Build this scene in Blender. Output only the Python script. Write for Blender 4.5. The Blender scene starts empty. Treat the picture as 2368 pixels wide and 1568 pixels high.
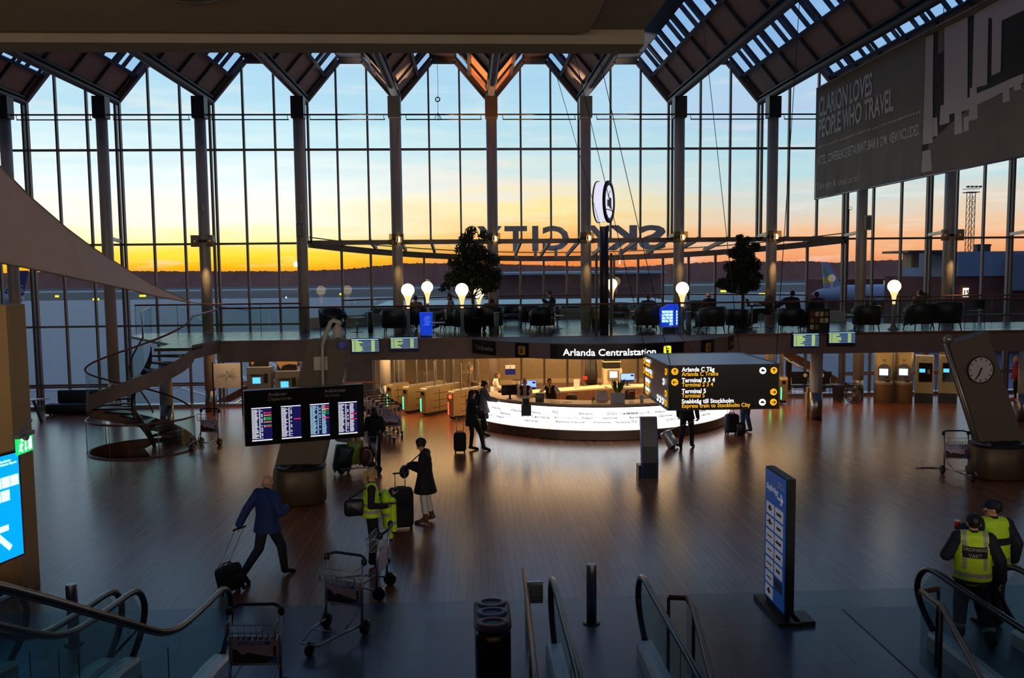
import bpy, math, random
from math import sin, cos, pi, radians as rad
from mathutils import Vector, Matrix, Euler
random.seed(7)
V = Vector
S = bpy.context.scene
COL = S.collection
# ---------------------------------------------------------------- camera
F, YAW, PIT, ROLL, H = 1960.0, .0491, .081, -.0099, 5.2
_cy, _sy = cos(YAW), sin(YAW)
FW = V((_sy*cos(PIT), _cy*cos(PIT), -sin(PIT)))
_r0 = V((_cy, -_sy, 0)); _u0 = _r0.cross(FW)
RT = cos(ROLL)*_r0 + sin(ROLL)*_u0
UP = -sin(ROLL)*_r0 + cos(ROLL)*_u0
cam = bpy.data.cameras.new('camera'); cam.sensor_width = 36; cam.lens = F/2368*36
cam.clip_start = .1; cam.clip_end = 6000
camo = bpy.data.objects.new('camera', cam); COL.objects.link(camo)
camo.matrix_world = Matrix(((RT.x, UP.x, -FW.x, 0), (RT.y, UP.y, -FW.y, 0), (RT.z, UP.z, -FW.z, H), (0, 0, 0, 1)))
S.camera = camo

def at(x, y, z=None, Y=None, X=None):
    """photo pixel (2368x1568) -> the place in the hall at that height, depth or side"""
    d = FW*F + RT*(x-1184) - UP*(y-784)
    t = (z-H)/d.z if z is not None else (Y/d.y if Y is not None else X/d.x)
    return V((0, 0, H)) + d*t

# ---------------------------------------------------------------- view, cycles
vs = S.view_settings
S.display_settings.display_device = 'sRGB'
vs.view_transform = 'Standard'; vs.look = 'None'; vs.exposure = 0.1; vs.gamma = 1; vs.use_curve_mapping = False
cy = S.cycles
cy.use_denoising = True
cy.max_bounces = 6; cy.diffuse_bounces = 3; cy.glossy_bounces = 3; cy.transmission_bounces = 2; cy.transparent_max_bounces = 24
cy.use_adaptive_sampling = True; cy.adaptive_threshold = .05; cy.adaptive_min_samples = 16
cy.caustics_reflective = False; cy.caustics_refractive = False
cy.sample_clamp_indirect = 3

def lin(c):
    f = lambda u: (u/255/12.92) if u/255 <= .04045 else ((u/255+.055)/1.055)**2.4
    return (f(c[0]), f(c[1]), f(c[2]), 1)

# ---------------------------------------------------------------- world: dusk sky
W = bpy.data.worlds.new('dusk_sky'); S.world = W; W.use_nodes = True
nt = W.node_tree; N = nt.nodes; L = nt.links; N.clear()
def nd(t, **k):
    n = N.new(t)
    for a, b in k.items(): setattr(n, a, b)
    return n
tc = nd('ShaderNodeTexCoord'); sep = nd('ShaderNodeSeparateXYZ'); L.new(tc.outputs['Generated'], sep.inputs[0])
mp = nd('ShaderNodeMapping'); mp.inputs['Scale'].default_value = (2.2, 1.2, 26); L.new(tc.outputs['Generated'], mp.inputs[0])
ns = nd('ShaderNodeTexNoise'); ns.inputs['Scale'].default_value = 2.4; ns.inputs['Detail'].default_value = 6; ns.inputs['Roughness'].default_value = .55
L.new(mp.outputs[0], ns.inputs['Vector'])
def mth(op, a, b=None, c=None):
    n = nd('ShaderNodeMath', operation=op)
    for i, q in enumerate((a, b, c)):
        if q is None: continue
        if isinstance(q, (int, float)): n.inputs[i].default_value = q
        else: L.new(q, n.inputs[i])
    return n.outputs[0]
dist = mth('MULTIPLY', mth('SUBTRACT', ns.outputs['Fac'], .5), mth('MULTIPLY', mth('SMOOTH_MIN', sep.outputs['Z'], .09, .05), 1.1))
el = mth('DIVIDE', mth('ADD', sep.outputs['Z'], dist), .4)
def ramp(stops):
    n = nd('ShaderNodeValToRGB'); L.new(el, n.inputs[0]); e = n.color_ramp.elements
    while len(e) > 1: e.remove(e[-1])
    e[0].position = 0; e[0].color = lin(stops[0][1])
    for p, c in stops[1:]:
        q = e.new(p); q.color = lin(c)
    return n.outputs[0]
rs = ramp([(0, (250, 150, 30)), (.02, (255, 188, 18)), (.05, (255, 224, 60)), (.085, (255, 241, 150)), (.125, (255, 250, 222)), (.2, (255, 254, 247)), (.27, (234, 245, 247)), (.36, (206, 233, 242)), (.47, (184, 220, 238)), (.6, (172, 210, 235)), (.75, (158, 198, 230)), (1, (112, 152, 208))])
rm = ramp([(0, (235, 120, 50)), (.03, (250, 135, 50)), (.07, (250, 165, 80)), (.12, (252, 205, 125)), (.18, (253, 228, 160)), (.24, (240, 228, 212)), (.32, (205, 226, 228)), (.42, (180, 216, 232)), (.55, (172, 208, 233)), (.72, (160, 200, 230)), (1, (112, 152, 208))])
rr = ramp([(0, (225, 130, 90)), (.03, (243, 158, 105)), (.08, (246, 182, 135)), (.13, (236, 200, 168)), (.19, (214, 212, 204)), (.26, (190, 216, 222)), (.36, (172, 209, 226)), (.45, (180, 202, 228)), (.55, (168, 203, 230)), (.72, (156, 196, 228)), (1, (112, 152, 208))])
def mapr(v, a, b):
    n = nd('ShaderNodeMapRange', interpolation_type='SMOOTHSTEP'); L.new(v, n.inputs[0])
    n.inputs[1].default_value = a; n.inputs[2].default_value = b; return n.outputs[0]
def mixc(f, a, b):
    n = nd('ShaderNodeMix', data_type='RGBA'); L.new(f, n.inputs[0]); L.new(a, n.inputs[6]); L.new(b, n.inputs[7]); return n.outputs[2]
az = mth('ARCTAN2', sep.outputs['X'], sep.outputs['Y'])
c1 = mixc(mapr(az, -.24, .10), rs, rm)
c2 = mixc(mapr(az, .06, .36), c1, rr)
# wisps of high cloud
mp2 = nd('ShaderNodeMapping'); mp2.inputs['Scale'].default_value = (5, 3, 34); mp2.inputs['Rotation'].default_value = (0, .12, 0); L.new(tc.outputs['Generated'], mp2.inputs[0])
n2 = nd('ShaderNodeTexNoise'); n2.inputs['Scale'].default_value = 1.7; n2.inputs['Detail'].default_value = 8; n2.inputs['Roughness'].default_value = .62; L.new(mp2.outputs[0], n2.inputs['Vector'])
wf = mth('MULTIPLY', mapr(n2.outputs['Fac'], .52, .72), .38)
wc = nd('ShaderNodeRGB'); wc.outputs[0].default_value = lin((250, 236, 228))
c3 = mixc(wf, c2, wc.outputs[0])
# eastern half of the sky (behind the camera) is already dark
bk = mapr(sep.outputs['Y'], -.5, .3)
dk = nd('ShaderNodeRGB'); dk.outputs[0].default_value = lin((104, 126, 166))
c4 = mixc(bk, dk.outputs[0], c3)
bg = nd('ShaderNodeBackground'); bg.inputs[1].default_value = 1.18; L.new(c4, bg.inputs[0])
wo = nd('ShaderNodeOutputWorld'); L.new(bg.outputs[0], wo.inputs[0])

def lamp(name, kind, loc, energy, col, size=.1, aim=None, cone=None, blend=.5, sy=None):
    l = bpy.data.lights.new(name, kind); l.energy = energy; l.color = lin(col)[:3]
    if kind == 'AREA':
        l.size = size
        if sy: l.shape = 'RECTANGLE'; l.size_y = sy
    else: l.shadow_soft_size = size
    if kind == 'SPOT': l.spot_size = cone or 1.2; l.spot_blend = blend
    o = bpy.data.objects.new(name, l); COL.objects.link(o); o.location = loc
    if aim is not None: o.rotation_euler = (V(aim)-V(loc)).to_track_quat('-Z', 'Y').to_euler()
    return o
WARM = (255, 205, 140)
lamp('corridor_fill', 'AREA', (4.2, 40.3, 2.35), 110, WARM, 9, (4.2, 41.5, 0), sy=.5)  # area light added to brighten the wall beyond the bay glass
# spots added out of view at the balcony front to brighten the ceiling slab
for x in (-18, -14, -10, -6, -2): lamp('balcony_fill', 'SPOT', (x, 1.9, 3.3), 150, (255, 222, 180), .06, (x, 5.4, 7.7), rad(120), .8)
# fill lights added behind the viewer, standing in for upper level shops
for x in (-15, -9, -3, 3, 9, 15): lamp('shop_fill', 'POINT', (x, -7.2, 5.9), 640, (255, 240, 222), .22)
for i, (x, y, sx, syy, e) in enumerate([(-1.2, 31.2, 5, 3, 190), (4.2, 29.6, 6.5, 3.2, 240), (4.2, 35.5, 12, 3, 90), (10.6, 31.2, 3.5, 3, 80), (-7.5, 31.5, 4, 3, 45), (16.5, 31.4, 5, 2.5, 30)]):
    lamp('ceiling_lamp', 'AREA', (x, y, 2.28), e, WARM, sx, (x, y, 0), sy=syy)

# ---------------------------------------------------------------- mesh builder
class MB:
    def __init__(s): s.v = []; s.f = []; s.sm = []; s.mi = []; s.m = 0
    def add(s, vs, fs, smooth=False):
        b = len(s.v); s.v += [V(p) for p in vs]
        for f in fs: s.f.append([i+b for i in f]); s.sm.append(smooth); s.mi.append(s.m)
        return s
    def box(s, c, d, rz=0, M=None):
        hx, hy, hz = d[0]/2, d[1]/2, d[2]/2
        p = [V((x*hx, y*hy, z*hz)) for z in (-1, 1) for y in (-1, 1) for x in (-1, 1)]
        R = M or Matrix.Rotation(rz, 3, 'Z')
        return s.add([R @ q + V(c) for q in p], [(0, 2, 3, 1), (4, 5, 7, 6), (0, 1, 5, 4), (1, 3, 7, 5), (3, 2, 6, 7), (2, 0, 4, 6)])
    def rbox(s, c, d, r=.03, n=3, rz=0, axis='z', M=None):
        """box with four rounded edges along one axis, softened ends"""
        ax = {'z': (0, 1, 2), 'y': (0, 2, 1), 'x': (1, 2, 0)}[axis]
        a, b, h = d[ax[0]]/2, d[ax[1]]/2, d[ax[2]]/2
        r = min(r, a*.99, b*.99); e = min(r*.6, h*.9, .05)
        ring = []
        for q, (sx, sy) in enumerate(((1, 1), (-1, 1), (-1, -1), (1, -1))):
            for k in range(n+1):
                t = (q + k/n)*pi/2; ring.append((sx*(a-r), sy*(b-r), cos(t), sin(t)))
        R = M or Matrix.Rotation(rz, 3, 'Z'); vs = []; m = len(ring)
        for z, rr in ((-h, r-e), (-h+e, r), (h-e, r), (h, r-e)):
            for (x, y, cx, cyy) in ring:
                p = [0, 0, 0]; p[ax[0]] = x+cx*rr; p[ax[1]] = y+cyy*rr; p[ax[2]] = z
                vs.append(R @ V(p) + V(c))
        fs = [tuple(range(m))[::-1], tuple(range(3*m, 4*m))]
        for k in range(3):
            for i in range(m): fs.append((k*m+i, k*m+(i+1) % m, (k+1)*m+(i+1) % m, (k+1)*m+i))
        return s.add(vs, fs, True)
    def tube(s, pts, r, n=8, closed=False, smooth=True):
        pts = [V(p) for p in pts]; m = len(pts); rs = r if isinstance(r, (list, tuple)) else [r]*m
        vs = []; u = None
        for i, p in enumerate(pts):
            if closed: t = (pts[(i+1) % m]-pts[i-1])
            else: t = pts[min(i+1, m-1)]-pts[max(i-1, 0)]
            t = t.normalized() if t.length > 1e-9 else V((0, 0, 1))
            if u is None: u = t.cross(V((0, 0, 1)) if abs(t.z) < .9 else V((1, 0, 0)))
            u = u - t*u.dot(t)
            if u.length < 1e-6: u = t.cross(V((.3, .9, .1)))
            u.normalize(); w = t.cross(u)
            for k in range(n):
                a = 2*pi*(k+.5)/n; vs.append(p+(u*cos(a)+w*sin(a))*rs[i])
        fs = []
        for i in range(m if closed else m-1):
            j = (i+1) % m
            for k in range(n): fs.append((i*n+k, i*n+(k+1) % n, j*n+(k+1) % n, j*n+k))
        if not closed: fs += [tuple(range(n))[::-1], tuple(range((m-1)*n, m*n))]
        return s.add(vs, fs, smooth)
    def bar(s, a, b, w, h, up=(0, 0, 1)):
        """rectangular bar from a to b"""
        a, b = V(a), V(b); t = (b-a).normalized(); u = t.cross(V(up))
        if u.length < 1e-5: u = t.cross(V((0, 1, 0)))
        u.normalize(); k = u.cross(t); vs = []
        for p in (a, b):
            for x, y in ((-1, -1), (1, -1), (1, 1), (-1, 1)): vs.append(p+u*(x*w/2)+k*(y*h/2))
        return s.add(vs, [(3, 2, 1, 0), (4, 5, 6, 7)]+[(i, (i+1) % 4, 4+(i+1) % 4, 4+i) for i in range(4)])
    def sweep(s, path, prof, closed=False, smooth=False):
        """profile (side, up) pairs swept along a path with up kept vertical"""
        path = [V(p) for p in path]; m = len(path); n = len(prof); vs = []
        for i, p in enumerate(path):
            t = path[(i+1) % m if closed else min(i+1, m-1)]-path[i-1 if closed or i else 0]; t.z = 0; t.normalize(); u = V((t.y, -t.x, 0))
            for a, b in prof: vs.append(p+u*a+V((0, 0, b)))
        fs = []
        for i in range(m if closed else m-1):
            j = (i+1) % m
            for k in range(n): fs.append((i*n+k, i*n+(k+1) % n, j*n+(k+1) % n, j*n+k))
        if not closed: fs += [tuple(range(n))[::-1], tuple(range((m-1)*n, m*n))]
        return s.add(vs, fs, smooth)
    def cyl(s, c, r, h, n=24, r2=None, smooth=True):
        """upright cylinder on base point c"""
        c = V(c); return s.lathe([(r, 0), (r if r2 is None else r2, h)], c, n, smooth)
    def lathe(s, prof, c=(0, 0, 0), n=24, smooth=True, M=None, caps=True, sx=1, sy=1):
        c = V(c); vs = []; R = M or Matrix.Identity(3)
        for r, z in prof:
            for k in range(n):
                a = 2*pi*k/n; vs.append(R @ V((r*cos(a)*sx, r*sin(a)*sy, z))+c)
        fs = []; m = len(prof)
        for i in range(m-1):
            for k in range(n): fs.append((i*n+k, i*n+(k+1) % n, (i+1)*n+(k+1) % n, (i+1)*n+k))
        s.add(vs, fs, smooth)
        if caps:
            b = len(s.v)-len(vs)
            for q in (list(range(n))[::-1], list(range((m-1)*n, m*n))): s.f.append([b+i for i in q]); s.sm.append(False); s.mi.append(s.m)
        return s
    def ball(s, c, r, n=16, M=None):
        r = (r, r, r) if isinstance(r, (int, float)) else r; m = max(6, n//2); R = M or Matrix.Identity(3); c = V(c)
        vs = [R @ V((0, 0, -r[2]))+c]
        for i in range(1, m):
            t = -pi/2+pi*i/m
            for k in range(n):
                a = 2*pi*k/n; vs.append(R @ V((r[0]*cos(t)*cos(a), r[1]*cos(t)*sin(a), r[2]*sin(t)))+c)
        vs.append(R @ V((0, 0, r[2]))+c); fs = []
        for k in range(n): fs.append((0, 1+(k+1) % n, 1+k))
        for i in range(m-2):
            for k in range(n): fs.append((1+i*n+k, 1+i*n+(k+1) % n, 1+(i+1)*n+(k+1) % n, 1+(i+1)*n+k))
        e = len(vs)-1
        for k in range(n): fs.append((e, 1+(m-2)*n+k, 1+(m-2)*n+(k+1) % n))
        return s.add(vs, fs, True)
    def caps(s, a, b, ra, rb=None, n=10):
        """limb: cone with round ends"""
        rb = ra if rb is None else rb; a, b = V(a), V(b); t = b-a
        if t.length < 1e-6: return s.ball(a, ra, n)
        R = t.to_track_quat('Z', 'Y').to_matrix(); l = t.length; pr = []
        for i in range(5): q = -pi/2+i*pi/8; pr.append((max(ra*cos(q), 1e-4), ra*sin(q)))
        for i in range(5): q = i*pi/8; pr.append((max(rb*cos(q), 1e-4), l+rb*sin(q)))
        return s.lathe(pr, a, n, True, R)
    def loft(s, rings, n=16, smooth=True):
        """rings: (centre, rx, ry[, rz]) upright ellipses"""
        vs = []
        for q in rings:
            c, rx, ry = V(q[0]), q[1], q[2]; R = Matrix.Rotation(q[3] if len(q) > 3 else 0, 3, 'Z')
            for k in range(n): a = 2*pi*k/n; vs.append(R @ V((rx*cos(a), ry*sin(a), 0))+c)
        m = len(rings); fs = [tuple(range(n))[::-1], tuple(range((m-1)*n, m*n))]
        for i in range(m-1):
            for k in range(n): fs.append((i*n+k, i*n+(k+1) % n, (i+1)*n+(k+1) % n, (i+1)*n+k))
        return s.add(vs, fs, smooth)
    def prism(s, poly, off):
        """planar polygon (3d points) pushed along off"""
        p = [V(q) for q in poly]; o = V(off); n = len(p)
        return s.add(p+[q+o for q in p], [tuple(range(n))[::-1], tuple(range(n, 2*n))]+[(i, (i+1) % n, n+(i+1) % n, n+i) for i in range(n)])
    def quad(s, a, b, c, d): return s.add([a, b, c, d], [(0, 1, 2, 3)])
    def grid(s, fn, nu, nv, smooth=True):
        vs = [fn(i/nu, j/nv) for j in range(nv+1) for i in range(nu+1)]
        return s.add(vs, [(j*(nu+1)+i, j*(nu+1)+i+1, (j+1)*(nu+1)+i+1, (j+1)*(nu+1)+i) for j in range(nv) for i in range(nu)], smooth)
    def mesh(s, name):
        me = bpy.data.meshes.new(name); me.from_pydata([tuple(p) for p in s.v], [], s.f)
        me.polygons.foreach_set('use_smooth', s.sm); me.polygons.foreach_set('material_index', s.mi); me.update(); return me

def link(o, parent=None):
    COL.objects.link(o)
    if parent is not None: o.parent = parent
    return o
def part(name, mb, mats, parent=None, label=None, flat=None):
    me = mb if isinstance(mb, bpy.types.Mesh) else mb.mesh(name)
    for m in (mats if isinstance(mats, (list, tuple)) else [mats]): me.materials.append(MT[m])
    o = link(bpy.data.objects.new(name, me), parent)
    if label: o['label'] = label
    return o
def tag(o, label, cat, group=None, kind=None):
    if label: o['label'] = label
    if cat: o['category'] = cat
    if group: o['group'] = group
    if kind: o['kind'] = kind
    return o
def thing(name, label, cat, loc=(0, 0, 0), rz=0, group=None):
    o = bpy.data.objects.new(name, None); o.empty_display_size = .1; COL.objects.link(o)
    o.location = loc; o.rotation_euler = (0, 0, rz); return tag(o, label, cat, group)
def solo(name, mb, mats, label, cat, loc=(0, 0, 0), rz=0, group=None):
    o = part(name, mb, mats); o.location = loc; o.rotation_euler = (0, 0, rz); return tag(o, label, cat, group)
def struct(name, mb, mats, parent=None, label=None):
    o = part(name, mb, mats, parent)
    if parent is None: o['kind'] = 'structure'
    if label: o['label'] = label
    return o
def dup(src, loc=None, rz=None, label=None, group=None):
    """copy of a thing with copies of its parts and sub-parts"""
    r = src.copy(); COL.objects.link(r)
    if loc is not None: r.location = loc
    if rz is not None: r.rotation_euler = (0, 0, rz)
    if label: r['label'] = label
    if group: r['group'] = group
    for ch in list(src.children):
        c = ch.copy(); COL.objects.link(c); c.parent = r
        for g in list(ch.children):
            d = g.copy(); COL.objects.link(d); d.parent = c
    return r
DG = lambda: bpy.context.evaluated_depsgraph_get()
def baked(o, name):
    dg = DG(); me = bpy.data.meshes.new_from_object(o.evaluated_get(dg), preserve_all_data_layers=False, depsgraph=dg); me.name = name
    d = o.data; bpy.data.objects.remove(o); return me
def remesh(mb, name, vox=.012, it=4, ratio=None):
    o = link(bpy.data.objects.new('tmp', mb.mesh('tmp')))
    m = o.modifiers.new('r', 'REMESH'); m.mode = 'VOXEL'; m.voxel_size = vox; m.use_smooth_shade = True
    if it: q = o.modifiers.new('s', 'SMOOTH'); q.iterations = it; q.factor = .5
    if ratio: q = o.modifiers.new('d', 'DECIMATE'); q.ratio = ratio
    return baked(o, name)
def letters(txt, size, M, parent, mat, name='lettering', align='LEFT', bold=0, ext=.002, sp=1, wide=1, valign='TOP_BASELINE'):
    """text laid in the local x/y plane of matrix M"""
    c = bpy.data.curves.new('t', 'FONT'); c.body = txt; c.size = size; c.align_x = align; c.extrude = ext; c.offset = bold; c.space_character = sp; c.resolution_u = 3; c.align_y = valign; c.space_line = 1.0
    o = link(bpy.data.objects.new('t', c)); me = baked(o, name)
    me.transform(M @ Matrix.Diagonal((wide, 1, 1, 1))); me.materials.clear()
    return part(name, me, mat, parent)
def frame(o, x, y):
    """4x4 with origin o, x axis and y axis"""
    x = V(x).normalized(); z = x.cross(V(y)).normalized(); y = z.cross(x); o = V(o)
    return Matrix(((x.x, y.x, z.x, o.x), (x.y, y.y, z.y, o.y), (x.z, y.z, z.z, o.z), (0, 0, 0, 1)))

# ---------------------------------------------------------------- materials
MT = {}
def mat(name, c, r=.5, m=0.0, e=0, ec=None, noise=.12, sc=6.0, spec=.5, bump=0, stretch=(1, 1, 1)):
    a = bpy.data.materials.new(name); a.use_nodes = True; t = a.node_tree; b = t.nodes['Principled BSDF']
    b.inputs['Roughness'].default_value = r; b.inputs['Metallic'].default_value = m; b.inputs['Specular IOR Level'].default_value = spec
    cl = lin(c); b.inputs['Base Color'].default_value = cl
    if noise:
        k = t.nodes.new('ShaderNodeTexCoord'); g = t.nodes.new('ShaderNodeMapping'); g.inputs['Scale'].default_value = stretch; t.links.new(k.outputs['Object'], g.inputs[0])
        q = t.nodes.new('ShaderNodeTexNoise'); q.inputs['Scale'].default_value = sc; q.inputs['Detail'].default_value = 4; t.links.new(g.outputs[0], q.inputs['Vector'])
        x = t.nodes.new('ShaderNodeMix'); x.data_type = 'RGBA'
        x.inputs[6].default_value = [u*(1-noise) for u in cl[:3]]+[1]; x.inputs[7].default_value = [min(1, u*(1+noise)) for u in cl[:3]]+[1]
        t.links.new(q.outputs['Fac'], x.inputs[0]); t.links.new(x.outputs[2], b.inputs['Base Color'])
        if bump:
            p = t.nodes.new('ShaderNodeBump'); p.inputs['Strength'].default_value = bump; p.inputs['Distance'].default_value = .02
            t.links.new(q.outputs['Fac'], p.inputs['Height']); t.links.new(p.outputs[0], b.inputs['Normal'])
    if e:
        b.inputs['Emission Color'].default_value = lin(ec or c); b.inputs['Emission Strength'].default_value = e
    MT[name] = a; return a
def glassy(name, tint=(235, 242, 240), refl=.06, rough=.0):
    """thin pane: mostly clear, mirrors more at a glancing angle"""
    a = bpy.data.materials.new(name); a.use_nodes = True; t = a.node_tree; t.nodes.clear()
    o = t.nodes.new('ShaderNodeOutputMaterial'); x = t.nodes.new('ShaderNodeMixShader'); tr = t.nodes.new('ShaderNodeBsdfTransparent'); g = t.nodes.new('ShaderNodeBsdfGlossy')
    tr.inputs[0].default_value = lin(tint); g.inputs['Roughness'].default_value = rough
    lw = t.nodes.new('ShaderNodeLayerWeight'); lw.inputs['Blend'].default_value = .25; m = t.nodes.new('ShaderNodeMath'); m.operation = 'MULTIPLY_ADD'
    p = t.nodes.new('ShaderNodeMath'); p.operation = 'POWER'; t.links.new(lw.outputs['Facing'], p.inputs[0]); p.inputs[1].default_value = 3
    t.links.new(p.outputs[0], m.inputs[0]); m.inputs[1].default_value = .45; m.inputs[2].default_value = refl
    t.links.new(m.outputs[0], x.inputs[0]); t.links.new(tr.outputs[0], x.inputs[1]); t.links.new(g.outputs[0], x.inputs[2]); t.links.new(x.outputs[0], o.inputs[0])
    MT[name] = a
glassy('pane', (238, 243, 242), .045); glassy('guard', (228, 240, 236), .06); glassy('escglass', (190, 214, 214), .06); glassy('clear', (240, 244, 244), .05); glassy('roofpane', (205, 220, 238), .05)
def planks(name, c1, c2, cm, w, l, r, rot=pi/2, rn=.08, mort=.004):
    a = bpy.data.materials.new(name); a.use_nodes = True; t = a.node_tree; b = t.nodes['Principled BSDF']
    k = t.nodes.new('ShaderNodeTexCoord'); g = t.nodes.new('ShaderNodeMapping'); g.inputs['Rotation'].default_value = (0, 0, rot); t.links.new(k.outputs['Object'], g.inputs[0])
    q = t.nodes.new('ShaderNodeTexBrick'); q.inputs['Scale'].default_value = 1; q.inputs['Brick Width'].default_value = l; q.inputs['Row Height'].default_value = w; q.inputs['Mortar Size'].default_value = mort
    q.inputs['Mortar Smooth'].default_value = .2; q.inputs['Bias'].default_value = 0; q.offset = .37
    q.inputs['Color1'].default_value = lin(c1); q.inputs['Color2'].default_value = lin(c2); q.inputs['Mortar'].default_value = lin(cm); t.links.new(g.outputs[0], q.inputs['Vector'])
    n = t.nodes.new('ShaderNodeTexNoise'); n.inputs['Scale'].default_value = 2; n.inputs['Detail'].default_value = 2; h = t.nodes.new('ShaderNodeMapping'); h.inputs['Scale'].default_value = (6, .35, 1); t.links.new(k.outputs['Object'], h.inputs[0]); t.links.new(h.outputs[0], n.inputs['Vector'])
    mr = t.nodes.new('ShaderNodeMath'); mr.operation = 'MULTIPLY_ADD'; t.links.new(n.outputs['Fac'], mr.inputs[0]); mr.inputs[1].default_value = rn*2; mr.inputs[2].default_value = r-rn; t.links.new(mr.outputs[0], b.inputs['Roughness'])
    x = t.nodes.new('ShaderNodeMix'); x.data_type = 'RGBA'; x.blend_type = 'MULTIPLY'; x.inputs[0].default_value = .3; t.links.new(q.outputs['Color'], x.inputs[6]); t.links.new(n.outputs['Fac'], x.inputs[7]); t.links.new(x.outputs[2], b.inputs['Base Color']); sp_ = t.nodes.new('ShaderNodeMath'); sp_.operation = 'MULTIPLY_ADD'; t.links.new(q.outputs['Fac'], sp_.inputs[0]); sp_.inputs[1].default_value = -.6; sp_.inputs[2].default_value = .85; t.links.new(sp_.outputs[0], b.inputs['Specular IOR Level'])
    MT[name] = a
planks('plank', (168, 98, 62), (138, 80, 54), (14, 9, 7), .125, 2.4, .25, pi/2, .02, .0028)
planks('stone', (84, 90, 100), (72, 78, 88), (26, 28, 32), .62, 1.25, .30, 0, .05, .0035)
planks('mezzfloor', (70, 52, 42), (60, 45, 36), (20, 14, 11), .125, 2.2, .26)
mat('plate', (120, 126, 134), .42, .6, stretch=(1, 30, 1)); mat('steel', (150, 150, 150), .32, 1.0); mat('darksteel', (52, 50, 52), .4, .5); mat('mullion', (116, 108, 106), .45, .4); mat('column', (168, 158, 148), .5, .2)
mat('concrete', (112, 104, 92), .9, noise=.15, sc=2.2); mat('slabpanel', (122, 108, 90), .95); mat('tan', (176, 140, 92), .7, sc=1.5, stretch=(4, 4, .4)); mat('sail', (246, 198, 162), .85, noise=.06, sc=2, bump=.2)
mat('roofpanel', (168, 132, 114), .55, .3, sc=1.2); mat('roofsteel', (46, 50, 62), .5, .3); mat('fascia', (126, 106, 98), .6, .1); mat('soffit', (190, 170, 140), .7)
mat('rail', (108, 62, 40), .35, noise=.25, sc=9); mat('blackrub', (16, 16, 18), .22); mat('black', (12, 12, 14), .5); mat('blackgloss', (8, 8, 10), .15); mat('white', (225, 222, 215), .6); mat('offwhite', (190, 180, 165), .6)
mat('brass', (150, 128, 84), .35, .9); mat('gatemetal', (176, 158, 118), .4, .5); mat('alu', (165, 165, 168), .35, .9); mat('greymetal', (120, 118, 112), .45, .4); mat('escdeck', (228, 232, 236), .4, .2); mat('leather', (26, 28, 32), .4, noise=.2); mat('teal', (20, 60, 70), .5)
mat('ground', (84, 77, 92), .5, noise=.2, sc=.01); mat('grass', (84, 70, 60), .95, noise=.25, sc=.02); mat('treeline', (140, 84, 66), 1, noise=.4, sc=.05); mat('leaf', (34, 44, 22), .5, noise=.4, sc=3); mat('bark', (60, 45, 32), .9)  # treeline: sunset haze is put into its reddish base colour
# ================================================================ the hall
YF, YC, ZM = 33.66, 32.2, 3.0                 # glass front, column line, mezzanine level
ZV, ZR = 11.75, 13.3                          # roof valleys and ridges
cp = [(12, 300), (238, 346), (465, 346), (692, 346), (914, 346), (1137, 346), (1354, 346), (1571, 346), (1787, 346), (1992, 550), (2194, 550)]
CX = [at(x, y, Y=YC).x for x, y in cp]
CX = [CX[0]-7.3, CX[0]-3.65] + CX + [CX[-1]+3.4, CX[-1]+6.8]
NB = len(CX)                                  # CX[2+i] is column i
B0, B1 = 5, 11                                # columns between which the cafe bay bulges outwards
XL, XR = CX[0], CX[-1]
YT = at(1000, 1392, z=0).y                    # where planks meet stone
SC = V((-9.75, 25.45, 0)); SR = 1.5           # spiral stair centre, radius
# ---- floors
fl = MB()
def rect(mb, x0, y0, x1, y1, z=0, t=.3): mb.box(((x0+x1)/2, (y0+y1)/2, z-t/2), (x1-x0, y1-y0, t))
q = SR+.4
rect(fl, XL-4, YT, SC.x-q, YF); rect(fl, SC.x+q, YT, XR+3, YF); rect(fl, SC.x-q, YT, SC.x+q, SC.y-q); rect(fl, SC.x-q, SC.y+q, SC.x+q, YF)
n = 48; a1 = [SC+V((cos(2*pi*k/n)*SR, sin(2*pi*k/n)*SR, 0)) for k in range(n)]
def sq(k):
    c, s_ = cos(2*pi*k/n), sin(2*pi*k/n); m = max(abs(c), abs(s_)); return SC+V((c/m*q, s_/m*q, 0))
fl.add(a1+[sq(k) for k in range(n)], [(k, n+k, n+(k+1) % n, (k+1) % n) for k in range(n)])
# landing of the spiral stair fills the right of the round opening
m_ = [SC]+[SC+V((cos(t)*SR, sin(t)*SR, 0)) for t in [rad(-62+i*8) for i in range(20)]]
fl.add(m_, [tuple(range(len(m_)))])
struct('floor', fl, 'plank')
sf = MB()
EW = [(.95, 2.4), (5.55, 7.6)]                # escalator wells that go down
yE = 8.7
rect(sf, XL-4, yE, XR+3, YT); rect(sf, XL-4, -9, EW[0][0], yE); rect(sf, EW[0][1], -9, EW[1][0], yE); rect(sf, EW[1][1], -9, XR+3, yE)
struct('floor', sf, 'stone')
lw = MB(); rect(lw, XL-4, -9, XR+3, YF, -4.3)
struct('floor', lw, 'stone')
tr = MB()
for x0, x1 in ((-.7, 2.55), (5.6, 7.9), (-4.95, -3.1), (-6.5, -4.9)): tr.box(((x0+x1)/2, (8.7+at(1000, 1437, z=0).y)/2, .006), (x1-x0, at(1000, 1437, z=0).y-8.7, .012))
struct('trim_1', tr, 'plate')
sk = MB(); sk.box(((XL+XR)/2, YF-.22, .06), (XR-XL, .4, .12)); struct('baseboard_far', sk, 'alu')
sh = MB(); sh.lathe([(SR, -4), (SR, -.3), (SR, -.01)], SC, 48, caps=False); sh.lathe([(SR-.02, -.25), (SR+.06, -.25), (SR+.06, .035), (SR-.02, .035)], SC, 48, caps=False)
struct('trim_2', sh, 'rail')
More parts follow.
